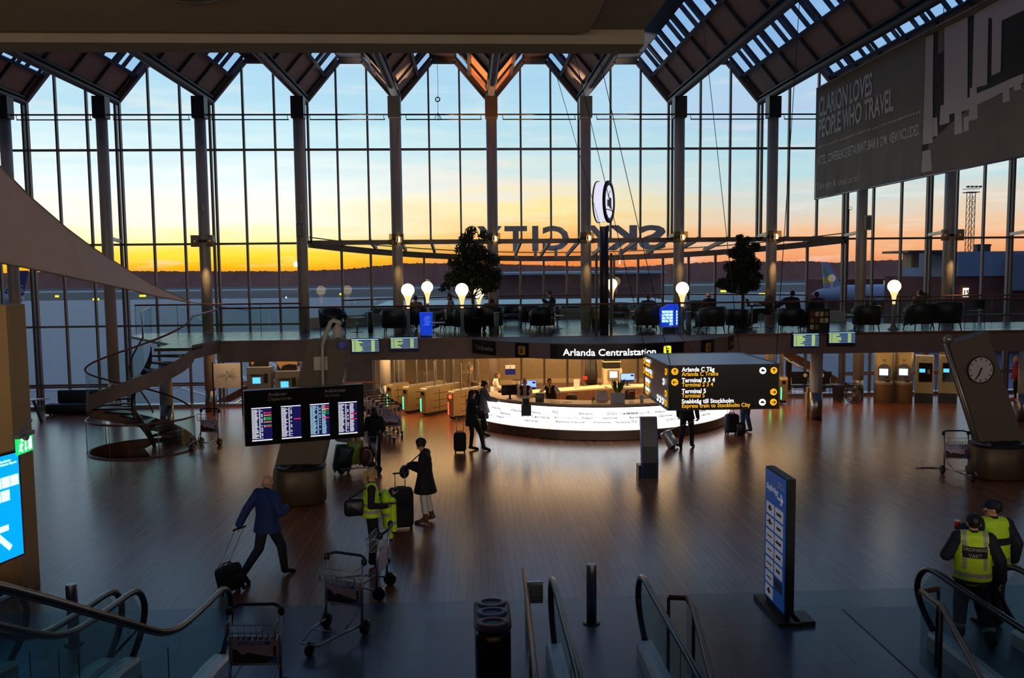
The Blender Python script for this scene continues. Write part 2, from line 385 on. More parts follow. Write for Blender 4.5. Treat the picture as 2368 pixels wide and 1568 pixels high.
# ---- shell round the hall
for nm, c, d in (('wall_left', (XL-4.2, 12, 4), (.4, 46, 20)), ('wall_right', (XR+3.2, 12, 4), (.4, 46, 20)), ('wall_back', ((XL+XR)/2, -9.2, 4), (XR-XL+8, .4, 20))):
    w = MB(); w.box(c, d); struct(nm, w, 'concrete')
up = MB(); rect(up, XL-4, -9, 9, 1.6, 3.6, .5); struct('floor', up, 'tan')
YS = 9.55; XS = at(1475, 122, z=7.58).x
sl = MB(); sl.box(((XL-4+XS)/2, (YS-9)/2, 8.05), (XS-XL+4, YS+9, .64)); sl.box(((XL-4+XS)/2, YS-.2, 7.7), (XS-XL+4, .4, .24)); struct('ceiling', sl, 'concrete')
xp = at(1355, 80, z=7.70).x
cpn = MB(); cpn.box(((XL-4+xp)/2, (YS-.55-9)/2, 7.69), (xp-XL+4, YS-.55+9, .07)); struct('ceiling', cpn, 'slabpanel')
rc = MB(); rc.box(((XS+XR+3)/2, -4.5, 8.05), (XR+3-XS, 9, .64)); struct('ceiling', rc, 'concrete')
pc = at(432, -26, z=7.66); dl = MB(); dl.lathe([(.27, 0), (.30, -.03), (.25, -.035), (.22, .0)], pc, 32)
solo('recessed_light', dl, 'brass', 'round unlit downlight ring in the dark concrete ceiling overhead', 'ceiling light')

# ---- columns
for i, x in enumerate(CX):
    c = MB(); c.cyl((x, YC, -.0), .2, 11.5, 20)
    o = struct('column', c, 'column')
    b = MB(); b.box((x, YC, 11.25), (.46, .46, .78)); b.cyl((x, YC, 11.6), .1, .2, 12); struct('column_head', b, 'darksteel', o)
    if i in range(B0-4, NB):
        s_ = MB(); s_.cyl((x, YC, 0), .215, .8, 20); struct('column_shoe', s_, 'steel', o)
# ---- glass front: one window per bay
Z1, Z2, Z3 = 9.93, 6.33, 3.18
def ztop(i, x):
    x0, x1 = CX[i], CX[i+1]; t = abs((x-x0)/(x1-x0)*2-1); return min(ZR, ZV+(ZR-ZV)*(1-t)/(1-.26))
for i in range(NB-1):
    x0, x1 = CX[i], CX[i+1]; open_ = B0 <= i < B1; zb = Z2 if open_ else 0
    fr = MB(); w = x1-x0
    for dx in (-.075, .075): fr.box((x0+dx, YF, (zb+ZV)/2), (.075, .16, ZV-zb))
    for k in (1, 2):
        x = x0+w*k/3; fr.box((x, YF, (zb+ztop(i, x))/2), (.07, .14, ztop(i, x)-zb))
    for z in ((Z1, Z2) if open_ else (Z1, Z2, Z3, .9)):
        fr.box(((x0+x1)/2, YF, z), (w, .12, .16 if open_ and z == Z2 else .08))
    m0, m1 = x0+w*.37, x0+w*.63
    pts = [V((x0, YF, ZV)), V((m0, YF, ZR)), V((m1, YF, ZR)), V((x1, YF, ZV))]
    for a, b in zip(pts, pts[1:]): fr.bar(a, b, .2, .2, (0, 1, 0))
    fr.box(((x0+x1)/2, YF, zb+.05), (w, .16, .1))
    o = struct('window_%d' % (i+1), fr, 'mullion')
    g = MB(); g.add([V((x0, YF+.02, zb)), V((x1, YF+.02, zb))]+[p+V((0, .02, 0)) for p in pts[::-1]], [(0, 1, 2, 3, 4, 5)]); struct('pane', g, 'pane', o)
# brackets tying columns to the front
bk_ = MB()
for i, x in enumerate(CX):
    bk_.bar((x, YC, 6.55), (x-.05, YF, 6.45), .09, .12)
struct('trim_3', bk_, 'alu')
# ---- folded roof
Y0R = -6
for i in range(NB-1):
    x0, x1 = CX[i], CX[i+1]; w = x1-x0; m0, m1 = x0+w*.37, x0+w*.63
    st = MB(); pn = MB(); gz = MB()
    for a, b in (((x0, ZV), (m0, ZR)), ((x1, ZV), (m1, ZR))):
        A, B = V((a[0], 0, a[1]+.1)), V((b[0], 0, b[1]+.1)); nrm = V((-(B-A).z, 0, (B-A).x)).normalized()
        if nrm.z < 0: nrm = -nrm
        P = lambda t, y: A+(B-A)*t+V((0, y, 0))
        pn.prism([P(.0, Y0R), P(.56, Y0R), P(.56, YF), P(0, YF)], nrm*.06)
        gz.quad(P(.56, Y0R), P(1, Y0R), P(1, YF), P(.56, YF))
        st.bar(P(.57, Y0R)-nrm*.03, P(.57, YF)-nrm*.03, .12, .14, nrm)
        y = YF-.4
        while y > Y0R:
            st.bar(P(.03, y)-nrm*.04, P(1, y)-nrm*.04, .07, .1, nrm)
            for dy in (.6, 1.2): st.bar(P(.58, y-dy)+nrm*.12, P(1, y-dy)+nrm*.12, .05, .14, nrm)
            y -= 1.82
    rd = [V((m0, 0, ZR+.1)), V((m1, 0, ZR+.1))]
    st.box(((m0+m1)/2, (YF+Y0R)/2, ZR+.16), (m1-m0+.1, YF-Y0R, .1))
    o = struct('roof', st, 'roofsteel'); struct('roof_panel', pn, 'roofpanel', o); struct('roof_glazing', gz, 'roofpane', o)
vp = MB()
for x in CX: vp.tube([(x, Y0R, ZV+.0), (x, YF, ZV+.0)], .13, 10); vp.box((x, (YF+Y0R)/2, ZV+.13), (.34, YF-Y0R, .05))
struct('roof', vp, 'roofsteel')
# ---- hanging lighting trays and wires between the columns, high up
for i in range(2, NB-2):
    x0, x1 = CX[i]+.3, CX[i+1]-.3
    t = MB(); t.tube([(x0-.1, YC, 11.0), (x1+.1, YC, 11.0)], .03, 6); t.tube([(x0+.12, YC, 10.82), (x1-.05, YC, 10.82)], .022, 6)
    for x in (x0+.12, x1-.1): t.tube([(x, YC, 11.0), (x, YC, 10.9), (x+.03, YC, 10.82)], .012, 5)
    o = solo('tie_rod', t, 'darksteel', 'thin double steel rod strung between column heads, %s bay from the left' % ['first', 'second', 'third', 'fourth', 'fifth', 'sixth', 'seventh', 'eighth', 'ninth', 'tenth', 'eleventh', 'twelfth'][i-2], 'rod', group='rods strung between the column heads')

# ================================================================ cafe bay bulging out of the front
bx0, bx1 = CX[B0], CX[B1]; bm = (bx0+bx1)/2; hc = (bx1-bx0)/2; sag = 5.0; BR = (hc*hc+sag*sag)/2/sag; byc = YF+sag-BR
def arc(x): return byc+math.sqrt(max(BR*BR-(x-bm)**2, 0))
zc = lambda y: 6.38-.115*(y-YF)
NA = 20; ax = [bx0+(bx1-bx0)*k/NA for k in range(NA+1)]
bf = MB(); path = [V((x, arc(x), 0)) for x in ax]
bf.sweep([p+V((0, 0, zc(p.y))) for p in path], [(-.1, -.22), (.1, -.22), (.1, .02), (-.1, .02)])
for k in range(1, NA):
    p = path[k]; bf.box((p.x, p.y, (0+zc(p.y))/2), (.09, .12, zc(p.y)))
xs = [CX[i]+(CX[i+1]-CX[i])*k/3 for i in range(B0, B1) for k in range(3)][1:]
for x in xs:
    if arc(x)-YF > .5: bf.bar((x, YF, 6.4), (x, arc(x), zc(arc(x))+.04), .09, .16)
bf.sweep([p+V((0, 0, zc(p.y)+.18)) for p in path], [(-.02, -.02), (.02, -.02), (.02, .02), (-.02, .02)])
o = struct('window_20', bf, 'mullion')
g = MB(); g.add([p+V((0, .03, 0)) for p in path]+[p+V((0, .03, zc(p.y))) for p in path], [(k, k+1, NA+2+k, NA+1+k) for k in range(NA)])
g.add([p+V((0, 0, zc(p.y)+.03)) for p in path]+[V((p.x, YF, 6.41)) for p in path], [(k, k+1, NA+2+k, NA+1+k) for k in range(NA)]); struct('pane', g, 'pane', o)
bl = MB(); cb = V((bm, byc, 0)); op = [cb+(p-cb)*((BR+2.4)/BR) for p in path]; op = op[3:16]; pi_ = path[3:16]; NO = len(op)-1; bl.sweep([p for p in op], [(-.05, -.1), (.05, -.1), (.05, 2.5), (-.05, 2.5)]); struct('wall_far', bl, 'soffit')
bl = MB(); bl.add([p+V((0, 0, 2.5)) for p in pi_]+[p+V((0, 0, 2.5)) for p in op], [(k, k+1, NO+2+k, NO+1+k) for k in range(NO)]); bl.add([p+V((0, 0, -.1)) for p in pi_]+[p+V((0, 0, -.1)) for p in op], [(k, k+1, NO+2+k, NO+1+k) for k in range(NO)]); struct('ceiling', bl, 'soffit')
bl2 = MB(); bl2.sweep([p+V((0, -.15, ZM)) for p in path], [(-.07, 0), (.07, 0), (.07, .42), (-.07, .42)]); struct('wall_low', bl2, 'offwhite')
lf = MB(); lf.prism([V((p.x, p.y, -.15)) for p in path], (0, 0, .15)); struct('floor', lf, 'plank')
# mezzanine slab
YM, YB = 28.0, 31.85
xm0 = at(512, 787, z=ZM).x
land = [V((xm0, YM, 0)), V((SC.x+SR+.02, SC.y+1.2, 0)), V((SC.x+SR, SC.y, 0)), V((SC.x+.4, SC.y, 0)), V((SC.x+.35, SC.y+1.5, 0)), V((-12, 30.6, 0)), V((-12, YB, 0)), V((bx0, YB, 0))]
out = land+[V((p.x, max(p.y, YB), 0)) for p in path]+[V((bx1, YB, 0)), V((XR+2, YB, 0)), V((XR+2, YM, 0))]
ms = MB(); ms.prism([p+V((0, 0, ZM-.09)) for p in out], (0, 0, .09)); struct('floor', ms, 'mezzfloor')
so = MB(); so.prism([p+V((0, .06 if p.y < YM+.1 else 0, ZM-.66)) for p in out[:1]+[V((xm0, YB, 0))]+out[7:]], (0, 0, .56)); soffit_o = struct('ceiling', so, 'soffit')
fa = MB(); fa.box(((xm0+XR+2)/2, YM+.0, ZM-.4), (XR+2-xm0, .1, .62)); struct('trim_4', fa, 'fascia')
ed = MB(); ed.box(((xm0+XR+2)/2, YM-.07, ZM-.05), (XR+2-xm0, .1, .09)); struct('trim_5', ed, 'rail')
for x, y in ((1886, 970), (893, 948), (388, 1003), (2366, 975)):
    p = at(x, y, z=0); c = MB(); c.cyl((p.x, p.y, .0), .2, 2.34, 20); o = struct('column', c, 'column'); s_ = MB(); s_.cyl((p.x, p.y, 0), .212, .95, 20); struct('column_shoe', s_, 'steel', o)
# ---- downlights in the mezzanine soffit
mat('downlight', (255, 235, 200), .5, e=14, ec=(255, 225, 170), noise=0)
for j, (x, y) in enumerate([(-6.5+2.2*k, 29.2+2.2*r_) for r_ in range(3) for k in range(13)]):
    d_ = MB(); d_.lathe([(.07, -.005), (.09, -.005), (.09, .0)], n=14); o = struct('downlight', d_, 'downlight', soffit_o); o.location = (x, y, ZM-.665)
# ---- railings
def railing(name, label, pts, gap=1.6, z0=0.05, hgt=1.05, mat_='guard', r=.032, group=None, posts=True):
    """glass guard along a polyline of floor points"""
    t = thing(name, label, 'railing', pts[0], 0, group); o = V(pts[0]); P = [V(p)-o for p in pts]
    hr = MB(); hr.tube([p+V((0, 0, hgt)) for p in P], r, 8); part('handrail', hr, 'rail', t)
    gl = MB(); PS = []
    for a, b in zip(P, P[1:]):
        n = max(1, round((b-a).length/gap))
        for k in range(n):
            u, v = a+(b-a)*(k/n), a+(b-a)*((k+1)/n); d = (v-u)*.006
            gl.quad(u+d+V((0, 0, z0)), v-d+V((0, 0, z0)), v-d+V((0, 0, hgt-.05)), u+d+V((0, 0, hgt-.05)))
            PS.append(u)
    part('glass_panel', gl, mat_, t)
    for u in PS if posts else []: ps = MB(); ps.tube([u, u+V((0, 0, hgt))], .012, 6); part('post', ps, 'alu', t)
    return t
railing('glass_railing', 'long glass railing with thin wooden handrail along the front edge of the mezzanine', [(xm0, YM+.05, ZM), (XR+1.5, YM+.05, ZM)], posts=False)
railing('glass_railing', 'glass railing with wooden handrail along the back edge of the mezzanine by the sofa side', [(-12.3, YB-.05, ZM), (bx0, YB-.05, ZM)])
railing('glass_railing', 'glass railing with wooden handrail behind the armchairs at the right of the mezzanine', [(bx1, YB-.05, ZM), (XR+1.5, YB-.05, ZM)])
railing('glass_railing', 'curved railing with reddish handrail along the bay window of the cafe', [p+V((0, -.35, ZM)) for p in path[1:-1]], posts=False)
gr_ = MB(); zz = .86
gr_.tube([(XL, YF-.35, zz), (at(960, 900, Y=YF).x, YF-.35, zz)], .035, 8)
for i in range(0, 6): gr_.tube([(CX[i]+.3, YF-.35, 0), (CX[i]+.3, YF-.35, zz)], .02, 6)
solo('guard_rail', gr_, 'rail', 'wooden guard rail running along the foot of the glass front at left', 'railing')
gr_ = MB(); gr_.tube([(bx1, YF-.35, zz), (XR, YF-.35, zz)], .035, 8)
for i in range(B1, NB): gr_.tube([(CX[i]+.3, YF-.35, 0), (CX[i]+.3, YF-.35, zz)], .02, 6)
solo('guard_rail', gr_, 'rail', 'wooden guard rail along the glass front behind the kiosks at right', 'railing')

# ================================================================ outside: airfield
gd = MB(); gd.box((0, 1500+YF+6, -4.6), (6000, 3000, .2)); struct('ground', gd, 'ground')
gs = MB()
for y0, y1 in ((330, 470), (520, 900)): gs.box((0, (y0+y1)/2, -4.47), (3200, y1-y0, .06))
struct('ground_grass', gs, 'grass')
mk = MB()
for x0, y0, x1, y1, w in ((-300, 150, 300, 152, .9), (-400, 235, 400, 240, 1.2), (-300, 300, 500, 300, 2), (-500, 490, 600, 488, 5), (-9, 60, -60, 190, .5), (-13, 62, -40, 120, .5), (-16, 48, -45, 47, .35), (-30, 80, -15, 60, .35), (20, 90, 120, 92, .5), (-80, 70, -10, 74, .4)):
    mk.bar((x0, y0, -4.48), (x1, y1, -4.48), w, .03)
struct('ground_markings', mk, 'offwhite')
def ridge(name, dist_, x0, x1, fn, n, depth, m):
    r = MB(); vs_ = []
    for k in range(n+1):
        x = x0+(x1-x0)*k/n; h = fn(x); vs_ += [V((x, dist_, -6)), V((x, dist_+depth*.3, h)), V((x, dist_+depth, h*.6))]
    r.add(vs_, [(3*k+j, 3*k+3+j, 3*k+4+j, 3*k+1+j) for k in range(n) for j in (0, 1)]); o = struct(name, r, m); o['kind'] = 'stuff'; return o
random.seed(3)
def hill(x, base=[0]):
    px_ = 1088+x/620*1960
    tops = [(-300, 634), (0, 633), (200, 628), (420, 629), (700, 628), (800, 624), (860, 619), (930, 611), (1100, 610), (1300, 616), (1450, 620), (1600, 611), (1700, 606), (1900, 606), (1960, 610), (2000, 606), (2100, 603), (2200, 604), (2700, 600)]
    for (a, b), (c, d) in zip(tops, tops[1:]):
        if px_ <= c: break
    y = b+(d-b)*max(0, min(1, (px_-a)/(c-a))); hy = 636-.0094*(px_-75)
    base[0] = base[0]*.9+random.uniform(-1, 1)*.12
    return H+(hy-y)/1960*640+base[0]*.5+random.choice((0, .1, .2, .3, .9))*.7
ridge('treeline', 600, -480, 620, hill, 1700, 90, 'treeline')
mat('annexwall', (120, 92, 70), .8); mat('annexroof', (150, 190, 195), .35, noise=.05); mat('barn', (156, 112, 98), .85, sc=1, stretch=(6, 1, .2)); mat('slats', (110, 120, 140), .6); mat('brickred', (92, 42, 34), .9); mat('greywall', (98, 98, 112), .8)
# low annex with pale roof just beyond the bay
b = thing('annex_building', 'low brown building with a pale flat roof seen through the cafe windows', 'building', (0, 44, -4.5))
w = MB(); x0, x1 = at(868, 707, Y=44).x, at(1580, 707, Y=44).x; zt = at(1000, 712, Y=44).z+4.5
w.box(((x0+x1)/2, 4, zt/2), (x1-x0, 8, zt)); w.prism([V((x0, 0, 0)), V((x0-1.6, 0, 0)), V((x0-1.6, 0, zt-1.05)), V((x0, 0, zt))], (0, 8, 0)); part('wall', w, 'annexwall', b)
w = MB(); w.box(((x0+x1)/2, 4, zt+.06), (x1-x0+.2, 8.4, .1)); w.bar((x0, 4, zt+.06), (x0-1.7, 4, zt-1.0), 8.4, .1, (.5, 0, 1)); part('roof', w, 'annexroof', b)
b = thing('pier_building', 'long dark ribbed pier building with a pale roof edge beyond the bay', 'building', (at(1330, 700, Y=75).x, 75, -4.5))
hw = (at(1560, 700, Y=75).x-at(1150, 700, Y=75).x)/2; zt = at(1300, 634, Y=75).z+4.5
w = MB(); w.box((0, 6, zt/2), (2*hw, 12, zt)); part('wall', w, 'barn', b)
w = MB(); w.box((-.5, 5, zt+.1), (2*hw+.6, 14, .2)); part('roof', w, 'annexroof', b)
# terminal block with blue slats at right
b = thing('terminal_building', 'grey slatted terminal block with two rooftop vents at far right', 'building', (at(2210, 700, Y=90).x, 90, -4.5))
bw = at(2480, 700, Y=90).x-at(2210, 700, Y=90).x; Zb = lambda y: at(2250, y, Y=90).z+4.5
w = MB(); w.box((bw/2, 8, Zb(640)/2), (bw, 16, Zb(640))); part('wall', w, 'brickred', b)
w = MB()
for k in range(13): w.box((bw/2, -.1, Zb(636)+(Zb(584)-Zb(636))*k/12), (bw, .5, .22))
w.box((bw/2, 6, (Zb(640)+Zb(582))/2), (bw-.2, 11.5, Zb(582)-Zb(640))); part('slat_cladding', w, 'slats', b)
w = MB(); w.box((bw*.62, 0, (Zb(590)+Zb(672))/2), (bw*.42, 2.4, Zb(590)-Zb(672))); part('service_tower', w, 'greywall', b)
for xx in (at(2300, 580, Y=90).x, at(2319, 580, Y=90).x):
    w = MB(); w.box((xx-b.location.x, 3, Zb(574)), (.62, .62, 2*(Zb(566)-Zb(574)))); w.box((xx-b.location.x, 3, Zb(566)), (.72, .72, .25)); part('roof_vent', w, 'black', b)
mat('signwhite', (250, 235, 210), .5, e=1.2)
w = MB(); w.box((at(2242, 675, Y=89).x-b.location.x, -.3, Zb(676)), (.62, .1, 1.0)); gsn = part('gate_sign', w, 'signwhite', b)
letters('15', .72, frame((at(2242, 675, Y=89).x-b.location.x-.34, -.37, Zb(676)-.26), (1, 0, 0), (0, 0, 1)), gsn, 'brickred', bold=.02)
w = MB(); w.box((-2.2, 4, Zb(580)), (5.4, 6, .25)); part('roof_canopy', w, 'darksteel', b)
w = MB(); w.box((at(2172, 600, Y=90).x-b.location.x, 6, Zb(600)), (.9, 2, Zb(585)-Zb(620))); part('stair_tower', w, 'tan', b)
b = thing('low_terminal_wing', 'low red brick wing with slim lit windows behind the parked airliner', 'building', (at(2040, 650, Y=160).x, 160, -4.5))
zt = at(2040, 645, Y=160).z+4.5; w = MB(); w.box((0, 5, zt/2), (at(2180, 650, Y=160).x-at(1930, 650, Y=160).x, 10, zt)); part('wall', w, 'brickred', b)
mat('litwin', (230, 190, 130), .5, e=.35)
for x in (2001, 2045, 2090, 2112, 2135):
    p = at(x, 653, Y=159.9); w = MB(); w.box((p.x-b.location.x, -.06, p.z+4.5), (.22, .1, .75)); part('window', w, 'litwin', b)
# airliners
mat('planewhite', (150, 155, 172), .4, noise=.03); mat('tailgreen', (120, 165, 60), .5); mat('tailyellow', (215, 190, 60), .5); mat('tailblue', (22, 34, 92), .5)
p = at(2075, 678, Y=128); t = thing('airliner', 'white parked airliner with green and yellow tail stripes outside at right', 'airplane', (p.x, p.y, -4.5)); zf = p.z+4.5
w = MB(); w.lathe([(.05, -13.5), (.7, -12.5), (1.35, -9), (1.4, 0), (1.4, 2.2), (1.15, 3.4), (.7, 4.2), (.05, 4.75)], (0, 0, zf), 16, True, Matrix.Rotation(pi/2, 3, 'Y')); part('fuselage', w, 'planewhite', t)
w = MB(); w.bar((-3, -1, zf-.9), (-5, -11, zf-.4), 2.6, .2); w.bar((-3, 1, zf-.9), (-5, 11, zf-.4), 2.6, .2); part('wing', w, 'planewhite', t)
w = MB(); w.ball((-2.6, -4.2, zf-1.6), (1.4, .6, .6)); part('engine', w, 'greywall', t)
w = MB()
for x in (2.4, -3.5): w.tube([(x, 0, 0), (x, 0, zf-1)], .18, 8)
part('landing_gear', w, 'black', t)
tx = at(1912, 640, Y=128).x-p.x; tz = at(1905, 606, Y=128).z+4.5
w = MB(); w.prism([V((tx-.8, -.15, tz)), V((tx+.1, -.15, tz)), V((tx+2.4, -.15, zf+1.2)), V((tx-.4, -.15, zf+.9))], (0, .3, 0)); tf = part('tail_fin', w, 'planewhite', t)
w = MB(); w.prism([V((tx-.72, -.2, tz-.9)), V((tx-.6, -.2, tz-.8)), V((tx+1.0, -.2, tz-2.6)), V((tx+.2, -.2, tz-2.5))], (0, .4, 0)); part('green_stripe', w, 'tailgreen', tf)
w = MB(); w.prism([V((tx-.6, -.2, tz-2.2)), V((tx+.2, -.2, tz-2.6)), V((tx+.9, -.2, tz-3.1)), V((tx-.45, -.2, tz-3.4))], (0, .4, 0)); part('yellow_stripe', w, 'tailyellow', tf)
p = at(40, 655, Y=70); t = thing('airliner', 'parked airliner with a dark blue tail at the far left edge', 'airplane', (p.x, p.y, -4.5)); z0 = p.z+4.5
w = MB(); w.prism([V((.9, -.1, z0+1)), V((.3, -.1, z0+1)), V((-1.2, -.1, z0-1.0)), V((.35, -.1, z0-1.0))], (0, .25, 0)); tf = part('tail_fin', w, 'tailblue', t)
w = MB(); w.lathe([(.2, -20), (1, -5), (.8, -2), (.2, 1)], (-.6, 0, z0-1.25), 14, True, Matrix.Rotation(pi/2, 3, 'Y')); part('fuselage', w, 'planewhite', t)
w = MB(); w.tube([(-3, 0, 0), (-3, 0, z0-2)], .2); part('landing_gear', w, 'black', t)
letters('SAS', .85, frame((-.8, -.13, z0-.75), (1, 0, 0), (.15, 0, 1)), tf, 'planewhite', bold=.015)
# mast towers and small lit taxiway signs
p = at(2240, 620, Y=120); t = thing('floodlight_mast', 'tall lattice floodlight mast rising beside the slatted terminal block', 'mast', (p.x, p.y, -4.5)); zt = at(2240, 445, Y=120).z+4.5
w = MB()
for sx in (-.4, .4):
    for sy_ in (-.4, .4): w.bar((sx, sy_, 0), (sx, sy_, zt), .07, .07)
for k in range(int(zt/.9)):
    z = k*.9
    for a, b_ in (((-.4, -.4), (.4, -.4)), ((.4, -.4), (.4, .4)), ((-.4, .4), (-.4, -.4))): w.bar((*a, z), (*b_, z+.9), .045, .045); w.bar((*a, z), (*b_, z), .045, .045)
part('lattice', w, 'darksteel', t)
w = MB(); w.box((0, 0, zt), (1.8, 1.4, .1)); w.tube([(-.9, -.7, zt+.5), (.9, -.7, zt+.5), (.9, .7, zt+.5), (-.9, .7, zt+.5)], .03, 5, True); part('platform', w, 'darksteel', t)
w = MB()
for x in (-.9, -.3, .3, .9): w.box((x, -.7, zt+.75), (.35, .3, .22))
part('floodlight', w, 'black', t)
p = at(1962, 560, Y=190); t = thing('floodlight_mast', 'slim distant mast with a small caged top left of the slatted terminal block', 'mast', (p.x, p.y, -4.5)); zt = at(1962, 485, Y=190).z+4.5
w = MB(); w.tube([(0, 0, 0), (0, 0, zt)], .1, 6); part('pole', w, 'darksteel', t); w = MB(); w.box((0, 0, zt), (.9, .9, .1)); w.tube([(-.45, -.45, zt+.6), (.45, -.45, zt+.6), (.45, .45, zt+.6), (-.45, .45, zt+.6)], .03, 5, True)
for sx in (-.45, .45): w.tube([(sx, -.45, zt), (sx, -.45, zt+.6)], .03, 5)
part('cage', w, 'darksteel', t)
mat('taxisign', (255, 235, 20), .5, e=1.3)
for x, y, wd, lb in ((79, 679, 10, 'leftmost, near the blue airliner tail'), (132, 685, 8, 'smallest, left of the first pair of bars'), (222, 692, 14, 'lowest, under the sail'), (330, 684, 14, 'near the tip of the sail'), (790, 680, 9, 'left of the first globe lamp'), (1512, 668, 8, 'left of the lamp by the blue totem'), (1673, 673, 14, 'behind the right potted tree'), (1763, 680, 16, 'by the head of the blond person')):
    p = at(x, y+4, z=-4.5); w_ = wd*p.y/1960; h_ = 6*p.y/1960; t = thing('taxiway_sign', 'small lit yellow taxiway sign on the airfield, '+lb, 'sign', p, 0, 'lit taxiway signs on the airfield')
    w = MB(); w.box((0, 0, h_*.62), (w_, .3, h_*.75)); part('lit_panel', w, 'taxisign', t)
    for sx in (-.35, .35): w = MB(); w.box((sx*w_, 0, h_*.13), (.1, .1, h_*.26)); part('leg', w, 'black', t)
# big letters standing on the canopy, seen from behind
mat('lettersteel', (205, 198, 204), .5)
ly = YF+4.2; t = thing('rooftop_letters', 'large roof letters reading SKY CITY seen mirrored from behind', 'sign', (0, ly, 5.8))
zb_, zt_ = at(1300, 580, Y=ly).z-5.8, at(1300, 522, Y=ly).z-5.8
for ch, xa, xb in (('S', 1539, 1477), ('K', 1473, 1399), ('Y', 1420, 1358), ('C', 1316, 1255), ('I', 1245, 1231), ('T', 1219, 1167), ('Y', 1161, 1104)):
    pa, pb = at(xa, 580, Y=ly).x, at(xb, 580, Y=ly).x
    l = letters(ch, 1.36*(zt_-zb_), frame((0, 0, 0), (-1, 0, 0), (0, 0, 1)), t, 'lettersteel', 'letter', ext=.05, bold=.05)
    xs_ = [v.co.x for v in l.data.vertices]; zs_ = [v.co.z for v in l.data.vertices]; k = abs(pa-pb)/(max(xs_)-min(xs_))
    for v in l.data.vertices: v.co.x = pb+(v.co.x-min(xs_))*k; v.co.z = zb_+(v.co.z-min(zs_))*(zt_-zb_)/(max(zs_)-min(zs_))
    w = MB(); xc = (pa+pb)/2
    w.tube([(xc, 0, -.1), (xc, 0, zb_+.05)], .07, 6); part('letter_post', w, 'lettersteel', l)
# ================================================================ signs, counter, station fittings
mat('litwhite', (255, 255, 255), .5, e=1.9, ec=(250, 253, 255), noise=0); mat('signblack', (10, 10, 12), .3); mat('textwhite', (245, 248, 255), .5, e=1.3, noise=0); mat('textyellow', (255, 190, 20), .5, e=.85, ec=(255, 180, 10), noise=0)
mat('textdim', (150, 145, 140), .6, noise=0); mat('textgrey', (70, 74, 84), .7, noise=0); mat('iyellow', (190, 140, 20), .5, noise=0); mat('worktop', (205, 180, 145), .45, sc=3, stretch=(1, 6, 1)); mat('desk', (222, 205, 172), .5); mat('steelkick', (120, 108, 100), .38, .9)
mat('screenblue', (20, 26, 90), .3, e=.5, ec=(10, 14, 95), noise=0); mat('screenwhite', (220, 235, 255), .3, e=1.5, ec=(190, 225, 255), noise=0); mat('screencyan', (90, 190, 235), .3, e=1.2, ec=(80, 190, 240), noise=0); mat('pcblue', (90, 130, 235), .3, e=1.5, ec=(120, 160, 255), noise=0)
mat('rowwhite', (235, 235, 235), .5, e=.85, noise=0); mat('rowred', (255, 30, 60), .5, e=.9, noise=0); mat('rowgreen', (20, 160, 50), .5, e=.7, noise=0); mat('roworange', (255, 140, 30), .5, e=.9, noise=0); mat('rowlime', (210, 240, 60), .5, e=.95, noise=0); mat('rowcyan', (170, 220, 230), .5, e=.8, noise=0)
mat('posterblue', (18, 110, 215), .4, e=.07, noise=0); mat('tilewhite', (226, 224, 232), .5, e=.10, noise=0); mat('screenlight', (0, 170, 255), .3, e=1.0, ec=(0, 165, 255), noise=0); mat('exitgreen', (0, 190, 90), .4, e=1.1, ec=(0, 215, 105), noise=0); mat('paper', (226, 222, 226), .7); mat('ledgreen', (60, 255, 150), .4, e=3.0, noise=0); mat('ledred', (255, 70, 40), .4, e=3.0, noise=0)
mat('banner', (140, 134, 124), .75, noise=.08, sc=.7); mat('bannertext', (238, 236, 230), .75, noise=.05); mat('bannerdark', (62, 60, 58), .8, noise=.2, sc=1.5); mat('bannerlight', (222, 210, 208), .8, noise=.12, sc=.8); mat('bannermid', (140, 126, 114), .8, noise=.25, sc=1.2)
CC = V((4.4, 30.0, 0))
def arcp(a, r, z): return V((CC.x+r*sin(a), CC.y-r*cos(a), z))
def aofx(xpix, ypix, r):
    """angle on the drum of radius r seen at this photo column"""
    best = min((abs(at(xpix, ypix, Y=arcp(a, r, 0).y).x-arcp(a, r, 0).x), a) for a in [rad(-85+k*.25) for k in range(681)]); return best[1]
def band(mb, a0, a1, r0, r1, z0, z1, n=24):
    P = [arcp(a0+(a1-a0)*k/n, 0, 0) for k in range(n+1)]
    vs_ = [arcp(a0+(a1-a0)*k/n, r, z) for k in range(n+1) for r, z in ((r0, z0), (r1, z0), (r1, z1), (r0, z1))]
    fs = [tuple(range(4)), tuple(range(4*n+3, 4*n-1, -1))]
    for k in range(n):
        for j in range(4): fs.append((4*k+j, 4*k+(j+1) % 4, 4*k+4+(j+1) % 4, 4*k+4+j))
    return mb.add(vs_, fs)
def bend(o, a0, r):
    for v in o.data.vertices:
        x, y, z = v.co; v.co = arcp(a0+x/r, r+z, y)
    return o
I4 = Matrix.Identity(4)
